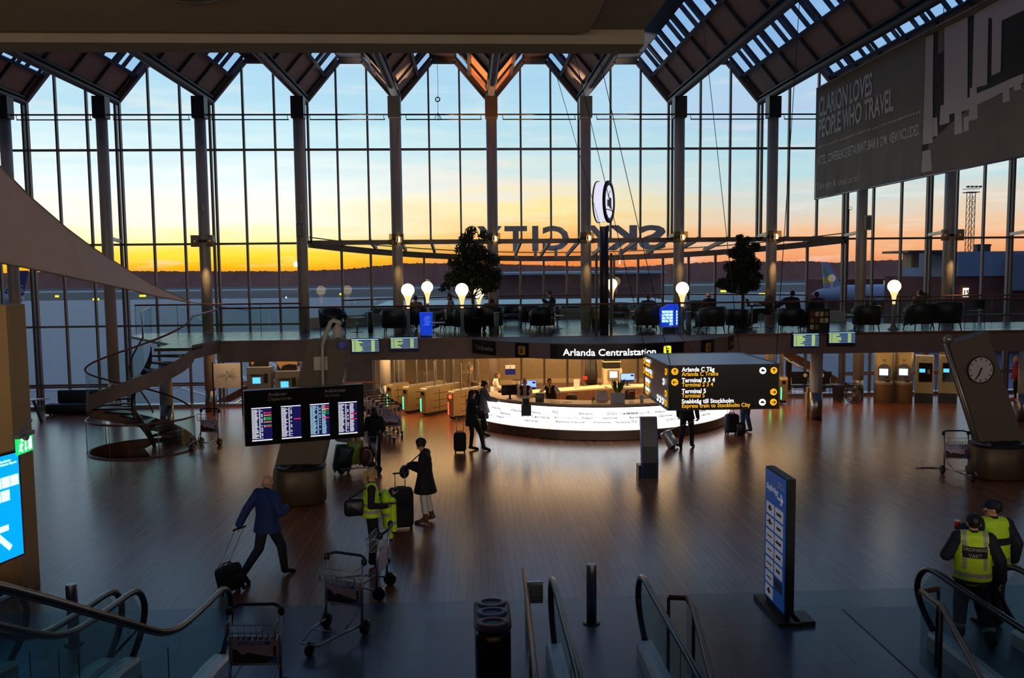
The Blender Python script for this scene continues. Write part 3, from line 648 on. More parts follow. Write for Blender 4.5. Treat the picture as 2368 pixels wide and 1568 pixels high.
# ---- curved canopy sign over the counter
RC = 4.87; a_ = [aofx(x, 810, RC) for x in (1093, 1147, 1191, 1223, 1273, 1581, 1621, 1651, 1684, 1716)]
t = thing('canopy_sign', 'curved dark fascia sign reading Arlanda Centralstation above the ticket counter', 'sign', (CC.x, CC.y-RC, 2.5))
def rel(o, p): o.location = V(o.location)-p.location; return o
c = MB(); band(c, a_[0]-.01, a_[9]+.03, RC-.2, RC, 2.5, 2.96, 40); c.prism([arcp(a_[0]-.01+(a_[9]+.04-a_[0])*k/40, RC-.02, 2.93) for k in range(41)], (0, 0, .05)); rel(part('fascia_band', c, 'fascia', t), t)
c = MB(); c.prism([arcp(a_[0]-.01+(a_[9]+.04-a_[0])*k/40, RC-.2, 2.5) for k in range(41)], (0, 0, .04)); rel(part('canopy_underside', c, 'soffit', t), t)
for u, v, txt, sz, m, b_ in ((0, 1, 'Tickets', .2, 'textdim', .004), (4, 5, 'Arlanda Centralstation', .285, 'textwhite', .004), (8, 9, 'Tickets', .2, 'textdim', .004)):
    c = MB(); band(c, a_[u], a_[v]+(.03 if u == 8 else 0), RC, RC+.012, 2.51, 2.955, 20); pp = rel(part('sign_panel', c, 'signblack', t), t)
    l = letters(txt, sz, Matrix.Translation((0, 2.72-sz*.36, 0)), t, m, bold=b_, ext=.003)
    xs_ = max(q.co.x for q in l.data.vertices); al = a_[u]+.03*(u != 4) if u != 4 else aofx(1303, 810, RC); want = (aofx(1517, 810, RC)-al)*RC if u == 4 else (a_[v]-a_[u]-.05)*RC
    if u != 8:
        for q in l.data.vertices: q.co.x *= want/xs_
    bend(l, al, RC+.016); rel(l, t); l.parent = t
def isign(a0, a1, m, kind):
    am = (a0+a1)/2; w = .115
    c = MB(); band(c, a0, a1, RC, RC+.012, 2.51, 2.955, 6) if kind == 'i' else None
    if kind == 'i': rel(part('sign_panel', c, 'signblack', t), t)
    c = MB(); c.rbox((0, 2.725, 0), (2*w*1.15, 2*w*1.25, .012), .05); o = part('pictogram_plate', c, m, t); bend(o, am, RC+.02); rel(o, t)
    c = MB()
    if kind == 'i': c.ball((0, 2.81, 0), (.022, .022, .01)); c.box((0, 2.71, 0), (.036, .11, .02)); c.box((-.014, 2.757, 0), (.05, .02, .02)); c.box((0, 2.655, 0), (.075, .02, .02))
    else:
        c.rbox((0, 2.735, 0), (.10, .135, .02), .03); c.bar((-.05, 2.62, 0), (-.02, 2.67, 0), .018, .02, (0, 0, 1)); c.bar((.05, 2.62, 0), (.02, 2.67, 0), .018, .02, (0, 0, 1)); c.bar((-.05, 2.625, 0), (.05, 2.625, 0), .012, .02, (0, 0, 1))
    g = part('pictogram', c, 'signblack', o); bend(g, am, RC+.03)
    if kind != 'i':
        c = MB(); c.box((0, 2.755, 0), (.07, .035, .03)); [c.ball((sx*.03, 2.69, .01), .011) for sx in (-1, 1)]; g = part('train_window', c, m, o); bend(g, am, RC+.036)
isign(a_[2], a_[3], 'iyellow', 'i'); isign(a_[6], a_[7], 'iyellow', 'i')
mat('trainyellow', (235, 235, 30), .5, e=1.0, noise=0); at_ = aofx(1543, 810, RC); isign(at_-.025, at_+.025, 'trainyellow', 't')

# ---- counter with lit front
RK = 4.75; ac = [aofx(1099, 955, RK), aofx(1268, 965, RK), aofx(1500, 965, RK), aofx(1712, 955, RK)]
t = thing('ticket_counter', 'curved ticket counter with a glowing white front printed with welcome words', 'counter', (CC.x, CC.y-RK, 0))
ae = ac[3]+.12
c = MB(); band(c, ac[0], ae, RK-.8, RK+.02, 1.05, 1.12, 40); rel(part('worktop', c, 'worktop', t), t)
c = MB(); band(c, ac[0], ae, RK-.05, RK-.01, .02, .30, 40); rel(part('kickplate', c, 'steelkick', t), t)
c = MB(); band(c, ac[0], ae, RK-.75, RK-.08, .04, 1.05, 40); rel(part('carcass', c, 'desk', t), t)
c = MB(); band(c, ac[0], ae, RK-.03, RK+.03, 1.02, 1.05, 40); rel(part('edge_trim', c, 'darksteel', t), t)
words_ = [['Välkommen', 'Welcome', 'Willkommen', 'Tervetuloa'], ['Bienvenido', 'Bienvenus', 'Добро пожаловать'], ['Καλως ορισατε', 'Welkom', 'Välkommen'],
          ['欢迎', 'Bienvenut', 'Добро пожаловать', 'Καλως ορισατε'], ['Καλως ορισατε', 'Welkom', 'Välkommen', 'Bienvenido'], ['Bienvenido', 'Welcome', 'Willkommen', 'Tervetuloa', '欢迎'],
          ['Welkom', 'Välkommen', 'Bienvenut', 'Добро пожаловать'], ['Välkommen', 'Tervetuloa', 'Добро', 'Welkom'], ['Добро пожаловать', 'Välkommen', 'Welkom']]
for k in range(3):
    a0, a1 = ac[k]+.006, (ac[k+1] if k < 2 else ae)-.006
    c = MB(); band(c, a0, a1, RK-.045, RK-.015, .32, 1.02, 16); pn_ = rel(part('lit_panel', c, 'litwhite', t), t)
    for r_ in range(3):
        ws = words_[k*3+r_]; n = len(ws)
        for j, w_ in enumerate(ws):
            a = a0+(a1-a0)*(j+.12+.1*((r_+j) % 3))/n
            l = letters(w_, .105, Matrix.Translation((0, .80-.135*r_-.03*(k == 0), 0)), pn_, 'textgrey', 'welcome_word', ext=.001, bold=.003); bend(l, a, RK-.010)
# rear desks, tower, monitors
dL, dR = V((1.5, 28.45, 0)), V((4.7, 29.75, 0))
t = thing('work_desk', 'long pale work desk behind the lit ticket counter', 'desk', dL); d = dR-dL
c = MB(); c.bar((0, 0, 1.03), d+V((0, 0, 1.03)), .75, .05); c.bar(d+V((0, 0, 1.03)), d+V((3.0, .15, 1.03)), .75, .05); part('worktop', c, 'desk', t)
c = MB(); c.bar(V((0, .25, .55)), d+V((0, .25, .55)), .05, .9); part('back_panel', c, 'desk', t)
for f_ in (.55, .98): c = MB(); c.bar(d*f_+V((.1, -.3, 0)), d*f_+V((.1, -.3, 1.0)), .06, .06, (0, 1, 0)); part('leg', c, 'desk', t)
p = at(1415, 905, Y=30.45)
t = thing('ticket_tower', 'tall cream service tower with black shelves and a number two sign behind the counter', 'cabinet', (p.x, 30.45, 0))
c = MB(); c.box((0, 0, .8), (.66, .5, 1.6)); part('body', c, 'desk', t)
for k in range(3):
    c = MB(); c.box((-.03, -.02, 1.72+k*.27), (.58, .4, .2)); part('shelf_box', c, 'black', t); c = MB(); c.box((-.03, -.04, 1.60+k*.27), (.62, .46, .035)); part('shelf', c, 'desk', t)
c = MB(); c.box((.40, -.1, 2.28), (.36, .1, .14)); nn = part('number_plate', c, 'paper', t); letters('2', .15, frame((.36, -.16, 2.225), (1, 0, 0), (0, 0, 1)), nn, 'black', 'number', bold=.003)
c = MB(); c.rbox((0, -.3, 1.38), (.4, .12, .4), .03, axis='y'); q_ = part('terminal', c, 'greymetal', t); c = MB(); c.box((0, -.37, 1.42), (.27, .015, .22)); part('terminal_screen', c, 'screenwhite', q_)
p = at(1180, 850, Y=29.8)
t = thing('queue_display', 'small hanging display with number one over a dark screen, left of the ticket desk', 'sign', (p.x, 29.8, p.z))
c = MB(); c.box((0, 0, .02), (.34, .05, .12)); nn = part('number_plate', c, 'paper', t); letters('1', .12, frame((-.03, -.03, -.02), (1, 0, 0), (0, 0, 1)), nn, 'black', 'number', bold=.003)
c = MB(); c.box((0, 0, -.15), (.36, .06, .2)); part('screen', c, 'screenblue', t); c = MB(); c.tube([(0, 0, .08), (0, 0, 2.5-p.z)], .015, 6); part('hanger', c, 'alu', t)
def monitor(x, y, z, rz, label, back=False, on='pcblue', w=.52, h=.32):
    t = thing('computer_monitor', label, 'monitor', (x, y, z), rz)
    c = MB(); c.rbox((0, 0, .12+h/2), (w, .04, h), .015, axis='y'); part('casing', c, 'black', t)
    c = MB(); c.cyl((0, .03, 0), .1, .015); c.box((0, .05, .09), (.06, .03, .18)); part('stand', c, 'black', t)
    c = MB(); c.box((0, -.023, .12+h/2), (w-.03, .006, h-.03)); s_ = part('screen', c, on, t)
    if on == 'pcblue':
        c = MB(); c.box((0, -.028, .17), (w-.05, .004, .07)); c.box((w*.32, -.028, .36), (.11, .004, .06)); part('window_panes', c, 'screenblue', s_)
    return t
def on_arc(xp, yp, dz=0): q = at(xp, yp, z=1.12+dz); return q.x, q.y
x, y = on_arc(1178, 922); monitor(x, y, 1.12, rad(195), 'dark back of a computer monitor standing on the left of the ticket counter', on='black')
x, y = 1.95, 28.35; monitor(x, y, 1.055, 0, 'lit blue computer monitor behind the blonde ticket clerk')
p = at(1451, 880, Y=29.8); monitor(p.x, 29.8, 1.055, rad(5), 'lit blue computer monitor right of the cream service tower')
def small(name, mb, m, xp, yp, label, cat, z=1.12, rz=0):
    q = at(xp, yp, z=z); return solo(name, mb, m, label, cat, (q.x, q.y, z), rz)
mat('red', (200, 30, 22), .5); mat('cardblue', (50, 110, 190), .6); mat('cardyellow', (230, 190, 40), .6); mat('lime', (170, 185, 60), .7)
t = thing('card_terminal', 'dark card terminal stand hanging over the counter front', 'terminal', (*on_arc(1216, 936), 1.12))
c = MB(); c.box((0, .02, .1), (.2, .16, .2)); part('terminal_body', c, 'black', t)
c = MB(); c.box((0, -.17, -.14), (.3, .04, .34)); part('hanging_panel', c, 'darksteel', t)
c = MB(); c.box((.02, .04, .22), (.2, .16, .04)); part('leaflet_tray', c, 'paper', t)
c = MB(); c.rbox((0, 0, .13), (.26, .22, .26), .03); small('receipt_printer', c, 'greymetal', 1248, 928, 'grey receipt printer on the counter between the two clerks', 'printer')
for x, w in ((1284, .3), (1312, .28)): c = MB(); c.box((0, 0, .004), (w, .2, .008)); small('counter_sticker', c, 'cardyellow', x, 930, 'yellow notice stuck flat on the worktop, %s of a pair' % ('left' if x < 1300 else 'right'), 'sticker')
c = MB(); c.prism([V((-.2, -.12, 0)), V((.2, -.12, 0)), V((.16, .05, .28)), V((-.16, .05, .28))], (0, .1, .02)); small('leaflet_stand', c, 'paper', 1392, 925, 'slanted white leaflet stand on the counter left of the potted plant', 'stand')
t = thing('potted_plant', 'green leafy plant in a white box planter on the counter', 'plant', (*on_arc(1428, 932), 1.12))
c = MB(); c.box((0, 0, .16), (.42, .2, .32)); part('planter', c, 'paper', t)
c = MB(); random.seed(5)
for k in range(34):
    a, l_, u_ = random.uniform(0, 2*pi), random.uniform(.18, .34), random.uniform(.2, .5); e_ = V((cos(a)*l_, sin(a)*l_*.7, .3+u_)); b0 = V((cos(a)*.05, sin(a)*.04, .3)); s_ = V((-sin(a), cos(a), 0))*.035; mid = (b0+e_)/2+V((0, 0, .06))
    c.add([b0, mid+s_, e_, mid-s_], [(0, 1, 2, 3)])
mat('plantleaf', (80, 130, 50), .4); part('foliage', c, 'plantleaf', t)
for x, y_, lb in ((1460, 930, 'red topped charity box beside the potted plant'), (1353, 893, 'red topped charity box on the rear desk left of the tower')):
    q_ = at(x, y_, z=1.12 if y_ > 900 else 1.055); t = thing('collection_box', lb, 'box', q_); c = MB(); c.box((0, 0, .12), (.13, .13, .24)); part('clear_body', c, 'clear', t); c = MB(); c.box((0, 0, .29), (.15, .15, .1)); part('lid', c, 'red', t)
c = MB(); c.lathe([(.045, 0), (.06, .16), (.05, .16), (.04, .02)], n=16); small('water_glass', c, 'guard', 1372, 930, 'clear drinking glass on the counter left of the leaflet stand', 'glass')
c = MB(); c.lathe([(.05, 0), (.07, .18), (.06, .18), (.045, .02)], n=16); small('tumbler', c, 'paper', 1484, 928, 'white paper cup on the counter right of the red charity box', 'cup')
c = MB(); c.box((0, 0, .15), (.2, .06, .3)); solo('desk_calendar', c, 'paper', 'white card stand on the work desk behind the counter', 'stand', (3.7, 29.36, 1.055))
def office_chair(xp, yp, label):
    q_ = at(xp, yp, z=.95); t = thing('office_chair', label, 'chair', (q_.x, q_.y, 0), rad(30)); c = MB(); c.rbox((0, 0, .5), (.5, .5, .1), .08); part('seat', c, 'black', t); c = MB(); c.rbox((0, .25, .82), (.46, .08, .5), .1, axis='y'); part('backrest', c, 'black', t)
    c = MB(); c.cyl((0, 0, .06), .03, .42, 10); [c.bar((0, 0, .07), (.28*cos(k*1.257), .28*sin(k*1.257), .04), .05, .03) for k in range(5)]; part('base', c, 'darksteel', t)
office_chair(1332, 922, 'black office chair behind the clerk with the lime scarf'); office_chair(1468, 908, 'black office chair with a coat by the right hand monitor')
c = MB()
for k, (dx, h_) in enumerate(((0, 1.2), (.12, 1.1), (.2, 1.15))): c.loft([((dx, 0, .9), .1, .12), ((dx, 0, 1.3), .14, .16), ((dx, 0, .9+h_), .08, .1)], 10)
q_ = at(1367, 890, Y=30.5); cs = MB(); cs.tube([(0, .06, 0), (0, .06, 2.12)], .025, 8); cs.bar((-.15, .06, 2.1), (.3, .06, 2.1), .03, .03); cs.box((0, .06, .02), (.4, .3, .04)); solo('coat_stand', cs, 'darksteel', 'dark coat stand beside the cream service tower', 'stand', (q_.x-.1, 30.5, 0)); solo('hanging_coats', c, 'black', 'dark coats hanging beside the cream service tower', 'coat', (q_.x-.1, 30.5, 0.0))

# ---- hanging direction sign
t = thing('hanging_sign', 'black four sided hanging sign box with train and terminal directions', 'sign', (3.84, 16.22, 2.45)); w, dp, h_ = 2.19, 2.36, .86
c = MB(); c.box((w/2, dp/2, h_/2), (w, dp, h_-.02)); part('sign_box', c, 'signblack', t)
c = MB(); c.box((w/2, dp/2, h_), (w-.05, dp-.05, .012)); part('lid', c, 'escdeck', t)
c = MB()
for a, b_ in (((0, 0), (w, 0)), ((w, 0), (w, dp)), ((w, dp), (0, dp)), ((0, dp), (0, 0))): c.bar((*a, h_), (*b_, h_), .05, .03); c.bar((*a, 0), (*b_, 0), .05, .03)
part('edge_frame', c, 'darksteel', t)
def disc_arrow(o, xdir, cx, cz, r, kind, parent=None):
    """yellow disc with arrow, or white disc with train, on a sign face"""
    Mx = frame(o+V(xdir)*cx+V((0, 0, cz)), xdir, (0, 0, 1)); c = MB(); c.lathe([(r, 0), (r, .012)], n=28); c.v = [Mx @ q for q in c.v]
    d_ = part('pictogram_disc', c, 'textwhite' if kind == 'train' else 'textyellow', t); c = MB()
    if kind == 'train': c.rbox((0, 0, .016), (r*1.25, r*.42, .008), r*.18); c.box((-r*.1, r*.32, .016), (r*.5, r*.3, .008)); c.box((0, -r*.34, .016), (r*1.4, r*.08, .008))
    else:
        an = {'up': 0, 'left': pi/2, 'right': -pi/2, 'down': pi}[kind]; R_ = Matrix.Rotation(an, 4, 'Z')
        for p1, p2 in (((0, -r*.55), (0, r*.5)), ((0, r*.58), (-r*.45, r*.1)), ((0, r*.58), (r*.45, r*.1))): c.bar((*p1, .016), (*p2, .016), r*.2, .008, (0, 0, 1))
        c.v = [R_ @ q for q in c.v]
    c.v = [Mx @ q for q in c.v]; part('pictogram', c, 'signblack', d_)
fo = V((0, -.012, 0)); X1 = (1, 0, 0)
rows = [(.735, 'up', 'Arlanda C Tåg', 'Arlanda C Trains', 'train', 'up'), (.525, 'left', 'Terminal 2 3 4', 'Terminal 2 3 4', None, None), (.31, None, 'Terminal 5', 'Terminal 5', None, 'right'), (.11, None, 'Snabbtåg till Stockholm', 'Express train to Stockholm City', 'train', 'right')]
for z, ar, sw, en, ic, rt in rows:
    letters(sw, .118, frame((.26, -.014, z+.015), X1, (0, 0, 1)), t, 'textwhite', bold=.0018, wide=.9, sp=1.03); letters(en, .112, frame((.26, -.014, z-.072), X1, (0, 0, 1)), t, 'textyellow', bold=.0014, wide=.9, sp=1.03)
    if ar: disc_arrow(fo, X1, .12, z+.02-.0, .068, ar)
    if ic: disc_arrow(fo, X1, 1.86, z+.01, .066, ic)
    if rt: disc_arrow(fo, X1, 2.08, z+.01, .066, rt)
lo, LX = V((-.012, dp, 0)), (0, -1, 0)
for z, sw, en in ((.72, 'Terminal 5', 'Terminal 5'), (.51, 'Arlanda C Tåg', 'Arlanda C Trains'), (.29, 'SkyBridge', 'SkyBridge'), (.1, 'Parkering', 'Parking')):
    letters(sw, .115, frame((-.014, dp-.26, z+.015), LX, (0, 0, 1)), t, 'textwhite', bold=.0018, wide=.9, sp=1.03); letters(en, .11, frame((-.014, dp-.26, z-.07), LX, (0, 0, 1)), t, 'textyellow', bold=.0014, wide=.9, sp=1.03)
for z, k, cx in ((.72, 'left', .12), (.51, 'up', .12), (.72, 'up', 2.2), (.29, 'right', 2.2), (.1, 'right', 2.2), (.5, 'train', 2.0), (.1, 'train', 1.95), (.1, 'train', 1.72), (.1, 'train', 1.49)): disc_arrow(lo, LX, cx, z+.01, .068, k)
wr = MB()
for (x, y), e_ in (((.05, .05), (-1.3, 3.2, 9.4)), ((.05, dp-.05), (-1.6, 4.6, 9.4)), ((w-.05, .05), (3.3, 2.0, 9.4)), ((w-.05, dp-.05), (2.4, 6.5, 9.4))): wr.tube([(x, y, h_), e_], .008, 5)
part('suspension_wire', wr, 'darksteel', t)

# ---- leaning pylons
def pylon(label, poly, Y, th, m, extra=0):
    t = thing('leaning_pylon', label, 'pylon', (at(*poly[0], Y=Y).x, Y, 0)); c = MB(); P_ = [at(x, y, Y=Y)-t.location for x, y in poly]
    c.prism(P_, (.04, th, 0)); part('slab', c, m, t); return t
mat('pylon', (104, 90, 76), .75, sc=2); mat('pylonedge', (160, 150, 135), .4, .7)
YP = 19.05
tp = pylon('grey leaning pylon carrying the flight board, its foot ringed by bins', [(626, 1145), (728, 1145), (800, 803), (790, 785), (714, 785), (632, 1090)], YP, .38, 'pylon')
c = MB(); q_ = at(742, 840, Y=YP)-tp.location; c.box(q_+V((0, -.02, 0)), (.3, .03, .3)); part('bracket_plate', c, 'offwhite', tp)
t = thing('dome_camera', 'white gooseneck pole with a dome camera on the left pylon', 'camera', at(746, 840, Y=YP-.1)); z = lambda x, y: at(x, y, Y=YP-.12)-t.location
c = MB(); c.tube([z(748, 925), z(746, 840), z(746, 790)], .035, 8); c.tube([z(746, 800), z(752, 778), z(764, 746), z(770, 741), z(784, 745), z(787, 752)], .05, 8); part('pole', c, 'offwhite', t)
c = MB(); c.lathe([(.03, .16), (.09, .08), (.115, -.05), (.115, -.12), (.09, -.16)], z(781, 765), 16); part('housing', c, 'offwhite', t); c = MB(); c.ball(z(781, 775), .09); part('dome', c, 'blackgloss', t)
t = thing('spotlight', 'small round black spotlight on the top corner of the left pylon', 'lamp', at(793, 797, Y=YP-.1)); c = MB(); c.lathe([(.09, -.1), (.11, .1)], n=16, M=Matrix.Rotation(pi/2, 3, 'X')); part('housing', c, 'black', t); c = MB(); c.lathe([(.085, .105), (.085, .11)], n=16, M=Matrix.Rotation(pi/2, 3, 'X')); part('lens', c, 'screenblue', t)
YR_ = 20.0
tr_ = pylon('grey leaning pylon with the round clock at right', [(2295, 1115), (2398, 1115), (2285, 768), (2195, 795)], YR_, .4, 'pylon')
c = MB(); a, b_ = at(2193, 797, Y=YR_)-tr_.location, at(2297, 1115, Y=YR_)-tr_.location; c.tube([a+V((0, .1, 0)), b_+V((0, .1, 0))], .05, 8); c.ball(a+V((.05, .1, .12)), .11); part('edge_tube', c, 'pylonedge', tr_)
t = thing('wall_clock', 'round white clock with black hands on the leaning pylon', 'clock', at(2266, 855, Y=YR_-.03)); Mx = Matrix.Rotation(pi/2, 3, 'X')
c = MB(); c.lathe([(.31, 0), (.33, .02), (.33, .05), (.31, .05)], n=40, M=Mx, caps=False); part('rim', c, 'black', t); mat('clockface', (205, 195, 195), .5, noise=.03)
c = MB(); c.lathe([(.31, .0), (.31, .035)], n=40, M=Mx); part('face', c, 'clockface', t)
c = MB()
for k in range(12):
    a = k*pi/6; c.bar((sin(a)*.24, -.04, cos(a)*.24), (sin(a)*.29, -.04, cos(a)*.29), .022, .008, (0, 1, 0))
part('hour_marks', c, 'black', t)
c = MB(); a = rad(202); c.bar((-sin(a)*.05, -.045, -cos(a)*.05), (sin(a)*.17, -.045, cos(a)*.17), .035, .008, (0, 1, 0)); part('hour_hand', c, 'black', t)
c = MB(); a = rad(208); c.bar((-sin(a)*.06, -.052, -cos(a)*.06), (sin(a)*.26, -.052, cos(a)*.26), .022, .008, (0, 1, 0)); part('minute_hand', c, 'black', t)
YW = 13.8
tw = pylon('tan leaning pylon rising at the left edge behind the blue screen', [(-70, 1392), (52, 1378), (13, 706), (-70, 704)], YW, .5, 'tan'); c = MB(); c.prism([V((0, -.03, 0)), V((.85, -.03, 0)), V((.85, -.03, .12)), V((0, -.03, .12))], (0, .56, 0)); part('base_plate', c, 'darksteel', tw)
# ---- blue touch display and exit sign on it
br_, bt_ = at(55, 1282, Y=YW-.12), at(47, 1040, Y=YW-.12); dirv = (at(-12, 1310, z=br_.z)-br_); dirv.z = 0; dirv.normalize(); hS = bt_.z-br_.z
t = thing('information_screen', 'glowing blue information screen with white tiles at the left edge', 'screen', br_); xa = -dirv; wS = 1.0; o0 = dirv*wS
Fm = lambda x, y, e=.03: frame(o0+xa*x+V((0, 0, y))+xa.cross(V((0, 0, 1)))*e, xa, (0, 0, 1))
def flat(mb, w, h, M4, r=.004): k = MB(); k.box((w/2, h/2, 0), (w, h, r)); mb.add([M4 @ q for q in k.v], k.f); return mb
c = MB(); flat(c, wS, hS, Fm(0, 0, -.02), .09); part('casing', c, 'blackgloss', t); c = MB(); flat(c, wS-.06, hS-.06, Fm(.03, .03, .03)); sc_ = part('screen', c, 'screenlight', t)
c = MB()
for x, y in ((.62, 1.17), (.79, 1.17), (.45, 1.17), (.62-.02, .96), (.43, .96)): flat(c, .155, .17, Fm(x, y, .035))
part('tile', c, 'screenwhite', sc_)
c = MB(); cx, cz = .62, .55
for p1, p2 in (((.44, .50), (.72, .20)), ((.40, .54), (.70, .54)), ((.40, .54), (.40, .24))):
    q1, q2 = Fm(p1[0], p1[1], .036) @ V((0, 0, 0)), Fm(p2[0], p2[1], .036) @ V((0, 0, 0)); c.bar(q1, q2, .09, .004, xa.cross(V((0, 0, 1))))
part('arrow', c, 'screenwhite', sc_)
letters('Stockholm\nArlanda Airport', .05, Fm(.60, 1.57, .035), sc_, 'screenwhite', bold=.001)
p1, p2 = at(75, 1003, Y=12.7), at(75, 1040, Y=12.7); t = thing('exit_sign', 'green emergency exit sign with running figure and arrow beside the tan pylon', 'sign', p2); xa = V((.03, 1, 0)).normalized(); hE = p1.z-p2.z
Fe = lambda x, y, e=.012: frame(xa*(x-.42)+V((0, 0, y))+xa.cross(V((0, 0, 1)))*e, xa, (0, 0, 1))
c = MB(); flat(c, .42, hE, Fe(0, 0, 0), .02); sc_ = part('panel', c, 'exitgreen', t)
c = MB(); flat(c, .42, .06, Fe(0, hE, 0), .1); c.add([Fe(.15, hE, 0) @ q for q in MB().ball((0, .0, .06), .05).v], MB().ball((0, 0, .06), .05).f, True); part('lamp_housing', c, 'greymetal', t)
c = MB(); flat(c, .085, hE*.72, Fe(.30, hE*.14, .013)); flat(c, .025, hE*.45, Fe(.215, hE*.3, .013)); k = MB().prism([V((-.035, 0, 0)), V((.035, 0, 0)), V((0, -.06, 0))], (0, 0, .004)); c.add([Fe(.2275, hE*.32, .013) @ q for q in k.v], k.f)
for a, b_, w_ in (((.12, .16), (.10, .08), .04), ((.10, .08), (.145, .03), .025), ((.10, .08), (.05, .05), .025), ((.12, .15), (.16, .12), .02), ((.115, .15), (.07, .12), .02)): c.bar(Fe(a[0], a[1]*hE/.24, .013) @ V(), Fe(b_[0], b_[1]*hE/.24, .013) @ V(), w_, .004, xa.cross(V((0, 0, 1))))
c.ball(Fe(.135, hE*.82, .013) @ V(), .022, 8); part('pictogram', c, 'textwhite', sc_)
c = MB(); c.bar(Fe(.1, hE+.05, 0) @ V(), V((-.5, 1.0, hE+.04)), .03, .03); part('bracket', c, 'greymetal', t)

# ---- departures and arrivals board
bL, bR = V((-4.83, 18.12, 1.5)), V((-2.41, 18.96, 1.5)); xa = (bR-bL).normalized(); wB = (bR-bL).length; hB = 1.19
t = thing('flight_board', 'black flight board with four upright blue screens headed Avgångar and Ankomster', 'board', bL)
Fb = lambda x, y, e=.012: frame(xa*x+V((0, 0, y))+xa.cross(V((0, 0, 1)))*e, xa, (0, 0, 1))
c = MB(); flat(c, wB, hB, Fb(0, 0, -.09), .18); part('cabinet', c, 'blackgloss', t)
c = MB(); flat(c, wB-.02, .17, Matrix.Translation((0, 0, hB+.004)) @ frame(xa*.01+xa.cross(V((0, 0, 1)))*-.01, xa, V((-xa.y, xa.x, 0))), .01); part('top_grille', c, 'greymetal', t)
c = MB(); c.bar(Fb(wB*.52, .6, -.18) @ V(), Fb(wB*.52, .6, -.5) @ V(), .3, .4); part('bracket', c, 'darksteel', t)
mat('boardtitle', (96, 92, 96), .5, noise=0, e=.05); mat('boardyellow', (92, 72, 26), .5, noise=0, e=.04)
for x, a, b_ in ((.50, 'Avgångar', 'Departures'), (1.70, 'Ankomster', 'Arrivals')): letters(a, .105, Fb(x, hB-.135), t, 'boardtitle', bold=.002); letters(b_, .105, Fb(x, hB-.235), t, 'boardyellow', bold=.002)
random.seed(11); sw_, shh = .42, .72
accents = [{3: 'rowred', 5: 'roworange', 7: 'rowgreen', 8: 'rowgreen', 9: 'rowgreen', 11: 'roworange', 14: 'rowgreen', 15: 'rowred'}, {10: 'rowred'}, {1: 'rowred', 3: 'roworange', 5: 'rowgreen', 7: 'rowgreen', 11: 'rowred'}, {9: 'rowred', 14: 'rowred'}]
for k in range(4):
    x0 = .14+k*.615; z0 = .10; c = MB(); flat(c, sw_, shh, Fb(x0, z0)); s_ = part('screen', c, 'screenblue', t)
    c = MB(); flat(c, sw_, .02, Fb(x0, z0+shh-.02, .016)); part('title_bar', c, 'rowwhite', s_); c = MB(); flat(c, sw_, .025, Fb(x0, z0, .016)); part('footer_bar', c, 'rowwhite', s_)
    c = MB(); ex = {}; nr = 26
    for r_ in range(nr):
        y = z0+shh-.055-r_*.0245
        flat(c, .045, .012, Fb(x0+.005, y, .016)); flat(c, random.uniform(.04, .09), .012, Fb(x0+.055, y, .016)); flat(c, .03, .012, Fb(x0+.155, y, .016))
        if random.random() < .5: flat(c, .03, .012, Fb(x0+.20, y, .016))
        if k in (2, 3) or (k == 0 and r_ < 16 and r_ in accents[0]): flat(c, random.uniform(.07, .1), .012, Fb(x0+.255, y, .016))
        if r_ in accents[k]: ex.setdefault(accents[k][r_], MB()); flat(ex[accents[k][r_]], .14, .018, Fb(x0+.272, y-.003, .018))
    part('text_rows', c, 'rowwhite' if k != 2 else 'rowcyan', s_)
    for m_, mb_ in ex.items(): part('status_rows', mb_, m_, s_)
# ---- rail screens hung from the mezzanine edge
def rail_screen(xa_, ya, xb, yb, label, short=False):
    p = at(xa_, yb, Y=YM-.2); q = at(xb, ya, Y=YM-.2); w, h = q.x-p.x, q.z-p.z
    t = thing('platform_screen', label, 'screen', p, 0, 'train screens hung along the mezzanine edge')
    c = MB(); c.box((w/2, .05, h/2), (w, .08, h)); part('casing', c, 'black', t); c = MB(); z0 = .18*h if short else .02; c.box((w/2, .008, (h+z0)/2), (w-.04, .01, h-z0-.02)); s_ = part('screen', c, 'screenblue', t)
    c = MB(); c2 = MB(); c.box((w/2, 0, h-.035), (w-.05, .006, .025)); n = 8 if short else 11; 
    for k in range(n):
        z = h-.075-k*(h-z0-.1)/n
        c2.box((.04+.05, 0, z), (.08, .006, .013)); l_ = random.uniform(.1, .32)*w/.95; c2.box((.15+l_/2, 0, z), (l_, .006, .013)); c2.box((w*.78, 0, z), (w*.12, .006, .013)); c.box((w*.52, .002, z-.018), (w-.06, .003, .006))
    part('text_rows', c2, 'rowlime', s_); part('ruled_lines', c, 'rowcyan', s_); c = MB(); c.box((w/2, .15, h*.6), (.2, .12, .15)); part('bracket', c, 'darksteel', t)
rail_screen(811, 782, 877, 818, 'lit train timetable screen, leftmost of the row under the mezzanine edge'); rail_screen(901, 779, 967, 815, 'lit train timetable screen just left of the Tickets sign', True)
rail_screen(1832, 770, 1895, 805, 'lit train timetable screen over the right hand support pillar'); rail_screen(1914, 767, 1979, 802, 'lit train timetable screen, rightmost of the row under the mezzanine edge', True)

